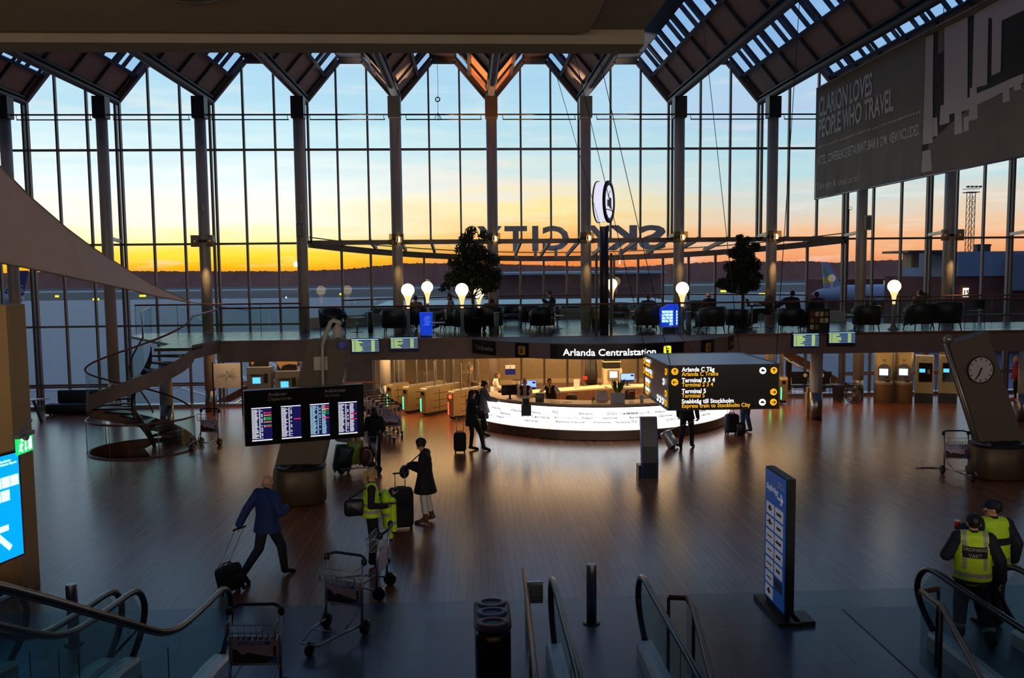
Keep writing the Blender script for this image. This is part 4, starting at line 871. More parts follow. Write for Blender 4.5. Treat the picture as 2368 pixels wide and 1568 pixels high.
# ---- big hanging banner
XB = 12.3; y1 = at(1889, 205, X=XB).y; zt, zb = at(1889, 205, X=XB).z, at(1887, 460, X=XB).z; y0 = 16.5
def wav(y, z):
    u = y1-y; v = (zt-z)/(zt-zb); return .016*sin(u*5.5+v*3)*(.3+.7*v)+.05*sin(u*2.1-v*4)*v*math.exp(-((u-3.2)/2.5)**2)+.006*sin(u*13+v*2)*v
t = thing('hanging_banner', 'huge grey hotel banner with white capitals and a restaurant picture', 'banner', (XB, y1, zb))
def ban(y, z, e=0): return V((wav(y, z)-e, y-y1, z-zb))
c = MB(); c.grid(lambda u, v: ban(y1-(y1-y0)*u, zb+(zt-zb)*v), 420, 60); part('cloth', c, 'banner', t)
c = MB(); c.tube([(0, 0, 0), (0, y0-y1, 0)], .03, 8); c.tube([(0, 0, zt-zb), (0, y0-y1, zt-zb)], .03, 8); c.tube([(0, .01, 0), (0, .01, zt-zb)], .015, 6); part('frame_tube', c, 'alu', t)
c = MB()
for y in (y1-.3, y1-4, y1-8): c.tube([(0, y-y1, zt-zb), (0, y-y1, ZV+.1-zb)], .01, 5)
part('suspension_wire', c, 'darksteel', t)
def btext(txt, xa_, yb, xb, ytop, m='bannertext', bold=0.0, name='lettering'):
    a, b_, top = at(xa_, yb, X=XB), at(xb, yb, X=XB), at(xa_, ytop, X=XB); l = letters(txt, 1, I4, t, m, name, ext=0, bold=bold)
    xs_ = max(q.co.x for q in l.data.vertices); ys_ = .73
    for q in l.data.vertices: y = a.y-(a.y-b_.y)*q.co.x/xs_; z = a.z+(top.z-a.z)*q.co.y/ys_; q.co = ban(y, z, .015)
btext('CLARION LOVES', 1894, 271, 2016, 226, bold=.025); btext('PEOPLE WHO TRAVEL', 1894, 319, 2065, 276, bold=.025); btext('HOTEL, CONFERENCE, RESTAURANT, BAR & GYM. VIEW INCLUDED.', 1892, 382, 2126, 362, bold=.015); btext('Turn right & check us out!', 1891, 440, 1988, 424)
c = MB(); a, b_ = at(1894, 341, X=XB), at(2126, 262, X=XB)
for k in range(48):
    y = a.y+(b_.y-a.y)*k/47; q_ = ban(y, a.z, .012); c.box(q_, (.006, .07, .06))
part('dotted_rule', c, 'bannertext', t)
def bpoly(ps, m, name, e=.022):
    P_ = [at(x, y, X=XB) for x, y in ps]; ys = [p.y for p in P_]; c = MB(); n = max(4, int((max(ys)-min(ys))/.1)); m_ = len(P_)
    # strip the outline between its lower and upper edges so that it follows the folds
    lo_, hi_ = P_[:m_//2], P_[m_//2:][::-1]
    def lerp(L_, s): k = min(int(s*(len(L_)-1)), len(L_)-2); f_ = s*(len(L_)-1)-k; return L_[k]+(L_[k+1]-L_[k])*f_
    c.grid(lambda u, v: (lambda p: ban(p.y, p.z, e))(lerp(lo_, u)+(lerp(hi_, u)-lerp(lo_, u))*v), n, 24); part(name, c, m, t)
bpoly([(2132, 412), (2420, 350), (2420, -40), (2140, 84)], 'bannerdark', 'picture_ground', .008)
bpoly([(2132, 412), (2240, 388), (2420, 349), (2420, 170), (2240, 250), (2150, 330)], 'bannermid', 'picture_floor', .010)
bpoly([(2136, 335), (2158, 330), (2161, 78), (2142, 86)], 'bannerlight', 'picture_drape'); bpoly([(2184, 246), (2238, 232), (2240, 40), (2185, 65)], 'bannerlight', 'picture_drape'); bpoly([(2250, 205), (2285, 196), (2289, 20), (2254, 33)], 'bannerlight', 'picture_drape'); bpoly([(2294, 175), (2316, 165), (2319, 25), (2297, 35)], 'bannerlight', 'picture_drape'); bpoly([(2171, 125), (2183, 118), (2184, 66), (2172, 72)], 'bannermid', 'picture_drape')
bpoly([(2255, 33), (2318, 48), (2420, 0), (2420, -60)], 'bannerlight', 'picture_ceiling')
for (x, y, w_, h_) in ((2137, 330, 16, 34), (2152, 318, 17, 44), (2133, 400, 22, 50), (2173, 290, 26, 46), (2208, 312, 18, 62), (2228, 305, 14, 34), (2241, 280, 22, 76), (2320, 238, 18, 48), (2346, 210, 16, 30)):
    bpoly([(x, y), (x+w_, y-w_*.25), (x+w_*.9, y-h_-w_*.2), (x+w_*.1, y-h_)], 'bannerlight', 'picture_chair', .016)
bpoly([(2185, 268), (2235, 255), (2368, 190), (2368, 170), (2240, 226), (2190, 245)], 'bannerlight', 'picture_table', .018)

# ---- sail
t = thing('shade_sail', 'large tan triangular fabric sail stretched in from the left edge', 'sail', at(440, 699, Y=27.6)); T0 = t.location
top = [(-90, 300), (0, 385), (68, 454), (154, 528), (214, 573), (293, 623), (357, 661), (410, 684), (440, 699)]; bot = [(-90, 594), (0, 607), (57, 618), (143, 636), (250, 659), (310, 672), (357, 684), (410, 694), (440, 700)]
def sl_(u, v):
    s = u*8; k = min(int(s), 7); f_ = s-k; Y = 12.5+15.1*u; a = [top[k][i]*(1-f_)+top[k+1][i]*f_ for i in (0, 1)]; b_ = [bot[k][i]*(1-f_)+bot[k+1][i]*f_ for i in (0, 1)]
    P1, P2 = at(*a, Y=Y+1.2*(1-u)), at(*b_, Y=Y-1.2*(1-u)); return P1+(P2-P1)*v+V((0, .25*sin(v*pi)*(1-u), -.1*sin(v*pi)*(1-u)))-T0
c = MB(); c.grid(sl_, 48, 16); part('fabric', c, 'sail', t); c = MB(); c.tube([sl_(k/24, 0) for k in range(25)], .018, 5); c.tube([sl_(k/24, 1) for k in range(25)], .018, 5); part('hem', c, 'tan', t)
c = MB(); c.tube([(0, 0, 0), (1.6, 1.2, -.35)], .012, 5); part('stay_wire', c, 'alu', t)
# ---- train mast
p = at(1397, 775, z=ZM); YT_ = 28.5; pz = lambda x, y: at(x, y, Y=YT_)
t = thing('station_mast', 'tall dark mast topped by a round lit train emblem drum', 'sign', (pz(1397, 700).x, YT_, ZM)); T0 = t.location
c = MB(); c.lathe([(.15, 0), (.15, pz(1397, 524).z-ZM)], n=18); part('mast', c, 'darksteel', t)
for dx in (-.26, .24): c = MB(); c.box((dx, 0, (pz(0, 598).z-ZM)/2), (.08, .08, pz(0, 598).z-ZM)); part('side_post', c, 'darksteel', t)
c = MB(); c.tube([(0, 0, pz(0, 524).z-ZM), (0, 0, pz(0, 512).z-ZM)], .05, 8); part('neck', c, 'darksteel', t)
ct = V((0, 0, pz(1397, 467).z-ZM)); Rd = Matrix.Rotation(rad(-25), 3, 'Z') @ Matrix.Rotation(pi/2, 3, 'Y') if False else Matrix.Rotation(rad(-24), 3, 'Z') @ Matrix.Rotation(pi/2, 3, 'Y'); rD = .69
c = MB(); c.lathe([(rD-.02, -.19), (rD-.02, .17)], ct, 48, True, Rd); mat('drumlight', (235, 235, 255), .5, e=.8, noise=0); dm = part('drum', c, 'drumlight', t)
c = MB(); c.lathe([(rD+.01, .13), (rD+.01, .2), (rD-.14, .2), (rD-.14, .17), (rD-.03, .13)], ct, 48, True, Rd, False); c.lathe([(rD+.01, -.17), (rD+.01, -.22), (rD-.14, -.22), (rD-.14, -.19)], ct, 48, True, Rd, False); part('rim', c, 'black', t)
c = MB()
for k in ([(-.1, -.05, .3, .22), (.14, -.04, .2, .36), (.0, -.27, .8, .03)]):
    z, y, hh, ww = k[1], k[0], k[3], k[2]
    kb = MB().box((0, y, z), (.012, ww, hh)); c.add([Matrix.Rotation(rad(-24), 3, 'Z') @ (q+V((.185, 0, 0)))+ct for q in kb.v], kb.f)
kb = MB().bar((0, 0, .12), (0, -.1, .22), .02, .012, (1, 0, 0)).bar((0, -.1, .22), (0, .12, .38), .02, .012, (1, 0, 0)); c.add([Matrix.Rotation(rad(-24), 3, 'Z') @ (q+V((.185, 0, 0)))+ct for q in kb.v], kb.f)
part('train_emblem', c, 'black', dm)
c = MB(); c.tube([(0, 0, 3.2), (-2.3, -6, 7.6)], .008, 5); c.tube([(0, 0, 3.2), (1.5, -6, -.1)], .008, 5); part('guy_wire', c, 'darksteel', t)
# ================================================================ lamps
mat('globe', (255, 236, 190), .4, e=4.2, ec=(255, 222, 150), noise=0); mat('globeneck', (240, 200, 130), .4, e=1.15, ec=(255, 212, 140), noise=0); mat('bulb', (255, 240, 200), .4, e=14, ec=(255, 225, 165), noise=0); mat('shadeglass', (190, 160, 120), .35, .55)
glassy('lampglass', (215, 200, 170), .12)
for i, (xp, yp, Y, lb) in enumerate([(943, 671, 28.75, 'left of the empty armchair group, foremost at far left'), (988, 664, 32.6, 'behind the man with his arm raised, second from the left'), (1068, 670, 28.7, 'in front of the left potted tree'), (1107, 676, 33.4, 'half hidden by leaves of the left tree'),
                                     (1415, 657, 34.5, 'partly hidden behind the station mast'), (1578, 667, 28.7, 'beside the blue information totem'), (2068, 662, 28.7, 'alone at the right of the mezzanine')]):
    p = at(xp, yp, Y=Y); h = p.z-ZM; t = thing('globe_lamp', 'glowing white globe floor lamp '+lb, 'lamp', (p.x, Y, ZM), 0, 'globe lamps on the mezzanine'); g = .22
    c = MB(); c.lathe([(.20, 0), (.17, .03), (.09, .12), (.055, .3), (.05, h-.62)], n=20); part('pole', c, 'greymetal', t)
    c = MB(); c.lathe([(.05, h-.62), (.055, h-.5), (.085, h-.33), (.14, h-.19)], n=20); part('neck', c, 'globeneck', t)
    c = MB(); c.lathe([(.12, h-.22)]+[(g*cos(a), h+g*sin(a)) for a in [rad(-50+k*10) for k in range(14)]]+[(.01, h+g)], n=24); part('globe', c, 'globe', t)
for i in (2, 4, 5, 6, 7, 8, 10):
    x = CX[i+2]; z = at(1000, 553, Y=YC-.3).z
    t = thing('column_lamp', 'steel double cylinder lamp clasped high on the column, '+{2: 'leftmost of its row', 4: 'left of the SKY letters', 5: 'in front of the letter Y', 6: 'beside the station mast', 7: 'at the right end of the letters', 8: 'above the right tree', 10: 'on the column right of the banner'}[i], 'lamp', (x, YC, z), 0, 'twin cylinder lamps on the columns')
    for s_ in (-1, 1):
        c = MB(); m_ = 'shadeglass' if i in (2, 10) else 'lampglass'; d = (.28 if i in (2, 10) else .13)*s_
        c.lathe([(.15, -.21), (.15, .21)], (d, -.28 if s_ > 0 else -.24, 0), 20, caps=i in (2, 10)); part('cylinder_shade', c, m_, t)
    if i not in (2, 10): c = MB(); c.ball((.1, -.28, 0), (.035, .035, .1), 10); part('bulb', c, 'bulb', t)
    c = MB(); c.lathe([(.205, -.05), (.215, -.05), (.215, .05), (.205, .05)], n=20, caps=False); c.bar((0, -.2, 0), (0, -.28, 0), .1, .1); part('bracket', c, 'darksteel', t)
    o = lamp('column_lamp_beam', 'SPOT', (x+(.1 if i != 2 else .22), YC-.62, z-.35), 190 if i in (2, 8, 10) else 110, (255, 205, 130), .05, (x, YC-.1, z-2.8), rad(46), .8)
    if i in (4, 5, 6):
        for sx in ((-1, 1) if i == 5 else ((-1,) if i == 4 else (1,))):
            lamp('column_lamp_uplight', 'SPOT', (x+sx*.35-sx*.0, YC-.9, z+.3), 5200, (255, 160, 84) if i == 5 else (255, 240, 208), .05, (x+sx*(.5 if i == 5 else .95), YC-.5, 12.3), rad(36 if i == 5 else 34), .4)

for i, ya, yb, w_, lb in ((2, 472, 485, 12, 'small pale box on the column behind the sail tip'), (3, 515, 546, 16, 'tall grey box on the broad column left of the canopy'), (3, 473, 485, 11, 'small pale box above the tall grey box'), (9, 505, 540, 15, 'pale grey box on the column just right of the canopy end')):
    x = CX[i+2]; z1_, z2_ = at(1000, ya, Y=YC-.25).z, at(1000, yb, Y=YC-.25).z; w_ = w_/1960*YC; t = thing('junction_box', lb, 'box', (x+(.1 if i == 9 else 0), YC-.2, z2_)); c = MB(); c.rbox((0, -.08, (z1_-z2_)/2), (w_, .16, z1_-z2_), .02); part('casing', c, 'greymetal' if i == 3 and ya > 500 else 'offwhite', t); c = MB(); c.box((0, -.165, (z1_-z2_)/2), (w_*.7, .01, (z1_-z2_)*.8)); part('lid', c, 'greymetal', t)
p = at(1012, 228, Y=YC-.4); t = thing('hanging_cable', 'thin cable with a coil and frayed end dangling in front of the glass', 'cable', p); c = MB(); c.tube([(0, 0, 1.9), (.02, 0, .5), (0, 0, -.55)], .008, 5); part('cable', c, 'black', t); c = MB(); c.tube([V((.08*cos(a), 0, -.03+.08*sin(a))) for a in [k*pi/8 for k in range(16)]], .02, 6, True); part('coil', c, 'black', t)
c = MB(); random.seed(9)
for k in range(9): a = random.uniform(-.16, .16); c.tube([(0, 0, -.5), (a*.6, random.uniform(-.05, .05), -.62), (a, random.uniform(-.06, .06), -.8+abs(a)*.5)], .007, 4)
part('frayed_end', c, 'black', t)
# ================================================================ mezzanine furniture
def armchair_mesh():
    A = {}; c = MB(); n = 22; vs_ = []
    for k in range(n+1):
        a = rad(-205+230*k/n); b_ = abs(k/n*2-1); top = .80-.20*max(0, (b_-.35)/.65)**1.5
        for r, z in ((.40, .2), (.45, top-.02), (.42, top+.015), (.345, top-.02), (.31, .3)): vs_.append(V((r*cos(a)*1.02, r*sin(a)*.95, z)))
    fs = [(5*k+j, 5*k+(j+1) % 5, 5*k+5+(j+1) % 5, 5*k+5+j) for k in range(n) for j in range(5)]+[(0, 1, 2, 3, 4), tuple(5*n+j for j in (4, 3, 2, 1, 0))]
    c.add(vs_, fs, True); A['shell'] = c
    c = MB(); c.rbox((0, .06, .33), (.64, .66, .22), .12, axis='z'); A['seat_cushion'] = c; return A
def armchair_proto():
    t = thing('armchair', '', 'armchair'); A = armchair_mesh(); part('shell', A['shell'], 'leather', t); part('seat_cushion', A['seat_cushion'], 'leather', t)
    for sx in (-1, 1):
        for sy in (-1, 1): c = MB(); c.tube([(sx*.27, sy*.25, .24), (sx*.31, sy*.29, 0)], [.022, .014], 8); part('leg', c, 'black', t)
    return t
ac0 = armchair_proto(); first = [True]
def armchair(xp, yp, rz, lb, sc=1.0):
    p = at(xp, yp, z=ZM); p.y = max(p.y, YM+.55)
    p = V((at(xp, yp, Y=p.y).x, p.y, ZM)); l = 'black tub armchair '+lb
    if first[0]: o = ac0; first[0] = False; o.location = p; o.rotation_euler = (0, 0, rad(rz)); o['label'] = l; o['group'] = 'tub armchairs on the mezzanine'
    else: o = dup(ac0, p, rad(rz), l)
    o.scale = (sc, sc, sc); return o
mat('chairyellow', (190, 140, 30), .6)
seats = {}
for k, a in {'a': (770, 771, 215, 'empty at the left end behind the dome camera', 1.12), 'b': (912, 771, 0, 'empty, its back to the railing left of the blue screen', 1.06), 'c': (963, 763, -10, 'holding the man with a raised arm', 1.1), 'c2': (935, 752, -60, 'partly behind the leftmost globe lamp', 1.), 'd': (1040, 765, 80, 'holding the woman in glasses, right of the white chair', 1.0), 'e1': (1078, 769, 20, 'under the left tree, left of a pair', 1.1), 'e': (1134, 767, 10, 'holding the slumped sitter under the left tree', 1.12), 'f': (1185, 750, 170, 'empty, right of the column behind the left tree', 1.), 'g': (1228, 757, -20, 'behind another one, left of the reader', 1.05), 'g2': (1254, 766, 30, 'in front of the reader at the middle', 1.1), 'h': (1432, 745, 160, 'empty, just right of the station mast', 1.), 'i': (1500, 766, 0, 'holding the man with the bright phone', 1.15), 'i2': (1487, 752, 60, 'behind the man with the bright phone', 1.), 'j': (1614, 750, 200, 'empty and turned to us, right of the blue totem', 1.15), 'k': (1645, 768, 10, 'holding the bald man near the right tree', 1.1), 'l': (1704, 764, -20, 'teal sided, in front of the right tree', .95), 'n': (1828, 766, -15, 'holding the man leaning to the left', 1.0), 'o': (1886, 766, 15, 'holding the man beside the reflected magazines', .95), 'p': (2003, 766, -10, 'with yellow reflections left of the lone globe lamp', 1.1), 'q': (2124, 766, 5, 'holding the sitter right of the lone globe lamp', 1.15), 'r': (2187, 766, -8, 'empty at the right end of the row', 1.2)}.items(): seats[k] = armchair(*a)
def side_table(xp, yp, lb, r=.3, h=.55):
    p = at(xp, yp, z=ZM); p.y = max(p.y, YM+.4); t = thing('side_table', 'small round white cafe table '+lb, 'table', (p.x, p.y, ZM)); c = MB(); c.lathe([(r, h-.025), (r, h)], n=24); part('table_top', c, 'white', t)
    c = MB(); c.lathe([(.03, .02), (.025, h-.02)], n=10); part('stem', c, 'alu', t); c = MB(); c.lathe([(.24, 0), (.22, .02), (.03, .03)], n=20); part('foot', c, 'alu', t)
side_table(826, 768, 'right of the leftmost armchair'); side_table(1206, 748, 'beside the column behind the left tree', .26, .5); side_table(1289, 760, 'right of the reader in the middle', .26, .5); side_table(1472, 748, 'right of the station mast', .24, .5); side_table(1976, 764, 'left of the yellow armchair', .3, .55)
def post_bin(xp, yp, lb, m='greymetal', h=.72, r=.09):
    p = at(xp, yp, z=ZM); p.y = max(p.y, YM+.35); t = thing('post', 'slim grey post '+lb, 'post', (at(xp, yp, Y=p.y).x, p.y, ZM)); c = MB(); c.lathe([(r, 0), (r, h)], n=12); part('shaft', c, m, t); c = MB(); c.lathe([(r+.01, h), (r+.01, h+.03)], n=12); part('cap', c, 'alu', t)
post_bin(1148, 772, 'right of the slumped sitter'); post_bin(1592, 771, 'right of the globe lamp by the blue totem'); post_bin(857, 768, 'with a dark lower half, right of the leftmost table', 'darksteel')
# white side chair
def wire_chair(name, loc, rz, lb, m, fm='black', sh=.46, bh=.9):
    t = thing(name, lb, 'chair', loc, rad(rz)); c = MB(); c.rbox((0, 0, sh), (.44, .44, .03), .06); part('seat', c, m, t)
    c = MB(); c.rbox((0, -.23, (sh+.1+bh)/2), (.42, .03, bh-sh-.1), .05, axis='y'); part('backrest', c, m, t)
    for sx in (-1, 1):
        c = MB(); c.tube([(sx*.2, -.2, bh-.1), (sx*.2, -.2, sh), (sx*.22, -.24, .012), (sx*.22, .2, .012), (sx*.2, .17, sh)], .011, 6); part('sled_leg', c, fm, t)
    return t
p = at(1020, 768, z=ZM); wire_chair('side_chair', (p.x, YM+.6, ZM), 95, 'pale side chair on a thin sled frame right of the blue screen', 'white')
p = at(2292, 765, z=ZM); wire_chair('bar_stool', (p.x, YM+.7, ZM), 10, 'tall black bar stool near the right end of the mezzanine', 'black', sh=.62, bh=1.02)
# blue screens
p = at(991, 771, z=ZM); t = thing('blue_display', 'plain glowing blue display box standing left of the white side chair', 'screen', (p.x, YM+.5, ZM)); mat('bluelit', (0, 70, 235), .4, e=.75, ec=(0, 60, 235), noise=0)
c = MB(); c.box((0, 0, .02), (.4, .3, .04)); part('base', c, 'black', t); c = MB(); c.prism([V((-.19, -.05, .06)), V((.19, -.05, .06)), V((.22, -.05, .82)), V((-.22, -.05, .82))], (0, .12, 0)); part('lit_panel', c, 'bluelit', t)
c = MB()
for k in range(6): c.box((.06-.02*(k % 3), -.056, .68-k*.055), (.16+.05*(k % 2), .004, .008))
part('lettering', c, 'rowcyan', t)
p = at(1541, 768, z=ZM); t = thing('information_totem', 'rounded blue information totem with rows of white tiles, left of a globe lamp', 'totem', (p.x, YM+.75, ZM))
c = MB(); c.box((0, 0, .1), (.38, .25, .2)); part('base', c, 'black', t)
ou = [V((-.30, 0, .22)), V((.3, 0, .22)), V((.31, 0, .92)), V((.27, 0, 1.0)), (V((.0, 0, .985))), V((-.22, 0, .88)), V((-.31, 0, .84))]
c = MB(); c.prism([q+V((0, -.1, 0)) for q in ou], (0, .2, 0)); part('body', c, 'bluelit', t); c = MB(); c.bar((.19, -.105, .24), (.19, -.105, .96), .012, .012, (0, 1, 0)); part('seam', c, 'black', t)
c = MB()
for r_ in range(5):
    for k in range(3):
        if r_ == 4 and k < 2: continue
        c.box((-.21+.13*k, -.108, .73-r_*.105), (.115, .01, .085))
    c.box((.245, -.108, .73-r_*.1), (.05, .01, .075))
part('tile', c, 'screenwhite', t)
p = at(1360, 752, z=ZM); t = thing('litter_bin', 'round ribbed litter bin against the column by the station mast', 'bin', (CX[8]+.42, YC-.35, ZM)); c = MB(); c.lathe([(.24, 0), (.26, .75)], n=20); part('body', c, 'brass', t); c = MB(); c.lathe([(.27, .75), (.27, .8), (.12, .8)], n=20); part('rim', c, 'black', t)
c = MB()
for k in range(20): a = k*2*pi/20; c.bar((.245*cos(a), .245*sin(a), .02), (.265*cos(a), .265*sin(a), .74), .02, .02)
part('rib', c, 'darksteel', t)
# reflection of lit magazines on the glass, built as a solid rack
p = at(1884, 768, z=ZM); t = thing('magazine_reflection', 'reflection of colourful magazines in the glass, built as a low rack behind the seated man', 'rack', (p.x+.12, YM+.22, ZM)); c = MB(); c.box((0, 0, .4), (.72, .16, .8)); part('frame', c, 'black', t)
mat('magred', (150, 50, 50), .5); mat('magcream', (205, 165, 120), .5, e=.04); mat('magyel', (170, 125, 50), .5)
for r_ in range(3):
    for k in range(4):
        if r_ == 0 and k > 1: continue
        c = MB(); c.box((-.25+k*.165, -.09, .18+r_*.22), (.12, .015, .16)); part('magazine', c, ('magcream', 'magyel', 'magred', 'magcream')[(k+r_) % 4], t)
# potted trees
def tree(xp, yb, blobs, lb, n=3200, Y=None, seed=1):
    p = at(xp, yb, z=ZM) if Y is None else V((at(xp, yb, Y=Y).x, Y, ZM)); t = thing('potted_tree', lb, 'tree', (p.x, p.y, ZM)); random.seed(seed)
    c = MB(); c.lathe([(.3, 0), (.36, .5), (.38, .5), (.38, .55), (.3, .55), (.28, .48)], n=20); part('pot', c, 'darksteel', t)
    B = []
    for (bx, by, r) in blobs: q = at(bx, by, Y=p.y)-t.location; B.append((q, r*.9/1960*p.y))
    topz = max(b[0].z for b in B); tr_ = MB(); tr_.tube([(0, 0, .45), (.02, .02, 1.0), (-.03, 0, 1.7), (.02, .02, topz)], [.055, .045, .035, .012], 8)
    for q, r in B: tr_.tube([(0, 0, max(1.25, q.z-.8)), (q.x*.5, (q.y), q.z-.3), (q.x, q.y, q.z)], [.028, .018, .008], 5)
    part('trunk', tr_, 'bark', t); L_ = MB(); w = sum(r**2.2 for _, r in B)
    for q, r in B:
        for k in range(int(n*r**2.2/w)):
            d = V((random.gauss(0, 1), random.gauss(0, 1), random.gauss(0, 1))).normalized()*r*random.random()**.42; ce = q+V((d.x, d.y*.9, d.z*.85)); a = V((random.uniform(-1, 1), random.uniform(-1, 1), random.uniform(-1.2, .3))).normalized()*random.uniform(.055, .09); s_ = a.cross(V((random.uniform(-1, 1), random.uniform(-1, 1), random.uniform(-1, 1)))).normalized()*.026; u = s_.cross(a).normalized()*.008
            L_.add([ce-a, ce+s_+u, ce+a, ce-s_+u], [(0, 1, 2), (0, 2, 3)])
    o = part('foliage', L_, 'leaf', t); o['kind'] = 'stuff'; return t
tree(1093, 772, [(1090, 534, 15), (1078, 552, 20), (1118, 545, 15), (1068, 577, 20), (1098, 580, 30), (1085, 605, 34), (1120, 590, 22), (1055, 610, 22), (1138, 602, 22), (1070, 632, 30), (1105, 632, 36), (1140, 635, 26), (1046, 642, 22), (1030, 662, 13), (1060, 655, 22), (1135, 658, 26), (1100, 650, 28), (1152, 640, 12), (1120, 672, 12), (1022, 670, 8)], 'dark leafy potted tree with a drooping crown, left of the station mast', 7600, 30.2, 2)
tree(1716, 758, [(1710, 549, 10), (1730, 553, 9), (1716, 568, 18), (1745, 572, 15), (1698, 585, 18), (1725, 592, 24), (1752, 570, 8), (1712, 612, 24), (1742, 612, 22), (1690, 618, 18), (1702, 640, 26), (1735, 640, 26), (1675, 655, 18), (1692, 664, 18), (1742, 658, 20), (1720, 668, 16), (1755, 640, 12), (1660, 658, 8)], 'tall potted tree with a rounded crown at the right side of the mezzanine', 7000, 31.2, 4)

# ================================================================ ticket gates
def gate(fx, fy, bx, by, led, lb, glass=True, wdt=.3, hg=1.03, mx=2.4):
    f_, b_ = at(fx, fy, z=hg), at(bx, by, z=hg); f_.z = b_.z = 0; d = b_-f_; ln = min(d.length, mx); rz = math.atan2(d.y, d.x)
    t = thing('ticket_gate', lb, 'gate', f_, rz, 'ticket gates under the mezzanine')
    c = MB(); c.rbox((ln/2, 0, .09), (ln-.04, wdt-.03, .1), .1); part('plinth', c, 'black', t)
    c = MB(); pr = [V((0, 0, .14)), V((ln, 0, .14)), V((ln, 0, hg-.06)), V((ln-.06, 0, hg)), V((.1, 0, hg)), V((.03, 0, hg-.03)), V((0, 0, hg-.1))]; c.prism([q+V((0, -wdt/2, 0)) for q in pr], (0, wdt, 0)); part('cabinet', c, 'gatemetal', t)
    c = MB(); c.box((ln/2, 0, hg+.008), (ln-.25, wdt*.9, .02)); part('top_cover', c, 'alu', t)
    c = MB()
    for z in (.3, .55, .8): c.box((ln*.5, -wdt/2-.004, z), (ln*.62, .008, .012)); c.box((ln*.5, wdt/2+.004, z), (ln*.62, .008, .012))
    for x in (.34*ln, .66*ln): c.box((x, -wdt/2-.004, .55), (.01, .008, .8))
    part('panel_seam', c, 'darksteel', t)
    c = MB(); c.lathe([(.07, 0), (.07, .012)], (-.004, 0, .84), 18, M=Matrix.Rotation(-pi/2, 3, 'Y')); part('reader', c, led if led == 'ledred' else 'black', t)
    c = MB(); c.box((-.006, wdt*.32, .42), (.015, .035, .46)); part('light_strip', c, led, t)
    if glass:
        c = MB()
        for x in (ln*.3, ln*.55, ln*.8): c.box((x, 0, (hg+1.95)/2), (.04, .05, 1.95-hg))
        part('glass_post', c, 'alu', t); c = MB(); c.quad((ln*.3, 0, hg+.02), (ln*.8, 0, hg+.02), (ln*.8, 0, 1.93), (ln*.3, 0, 1.93)); part('glass_pane', c, 'clear', t)
    return t
gate(899, 889, 990, 876, 'ledgreen', 'tan metal ticket gate partly behind the round pillar, leftmost of its row', mx=.9)
gate(936, 894, 1026, 880, 'ledgreen', 'tan metal ticket gate with a green light, second from the left')
gate(977, 898, 1067, 884, 'ledgreen', 'tan metal ticket gate with a green light, third from the left')
gate(1041, 905, 1122, 892, 'ledred', 'tan metal ticket gate with a red light next to the counter')
gate(1813, 873, 1785, 860, 'ledgreen', 'tan metal ticket gate with a green light just right of the hanging sign', mx=.7)
gate(1788, 877, 1755, 864, 'ledgreen', 'tan metal ticket gate mostly hidden behind the hanging sign', mx=.7)
p = at(1868, 967, z=0); t = thing('validator_post', 'narrow beige validator post leaning on the right hand pillar', 'post', p); c = MB(); c.box((0, 0, .45), (.16, .2, .9)); c.box((.02, .02, .98), (.12, .14, .2)); part('body', c, 'gatemetal', t); c = MB(); c.box((.1, .0, .42), (.05, .19, .84)); part('dark_side', c, 'black', t); c = MB(); c.box((.06, -.105, .8), (.04, .01, .03)); part('indicator', c, 'ledgreen', t)
# ================================================================ kiosks
for xp, lb in ((2042, 'left of the round pair'), (2087, 'right of the round pair')):
    p = at(xp, 931, z=0); t = thing('ticket_kiosk', 'tan rounded ticket kiosk with a lit screen, '+lb, 'kiosk', p, rad(-24), 'rounded ticket kiosks'); hk = 2.0
    c = MB(); c.lathe([(.345, 0), (.345, hk)], n=32, sx=1, sy=.9); part('body', c, 'gatemetal', t); c = MB(); c.lathe([(.355, hk), (.355, hk+.05), (.33, hk+.06)], n=32, sx=1, sy=.9); part('cap', c, 'alu', t)
    c = MB(); c.lathe([(.24, 0), (.24, .08)], (0, -.27, 1.28), 24, M=Matrix.Rotation(pi/2, 3, 'X')); c.box((0, -.31, 1.1), (.46, .1, .34)); part('recess', c, 'greymetal', t)
    c = MB(); c.box((-.02, -.37, 1.22), (.3, .02, .24)); part('screen', c, 'screenwhite', t); c = MB(); c.box((.09, -.37, 1.02), (.13, .02, .05)); part('card_slot', c, 'black', t)
    c = MB(); c.lathe([(.3, .72), (.34, .84), (.3, .86)], (0, -.22, 0), 24, sx=.95, sy=.7); part('ledge', c, 'offwhite', t); c = MB(); c.box((.12, -.4, .88), (.16, .08, .04)); part('keypad', c, 'black', t)
    c = MB(); c.tube([(-.1, -.345, 1.72), (0, -.345, 1.68), (.1, -.345, 1.72), (0, -.345, 1.66)], .008, 5, True); part('emblem', c, 'brass', t)
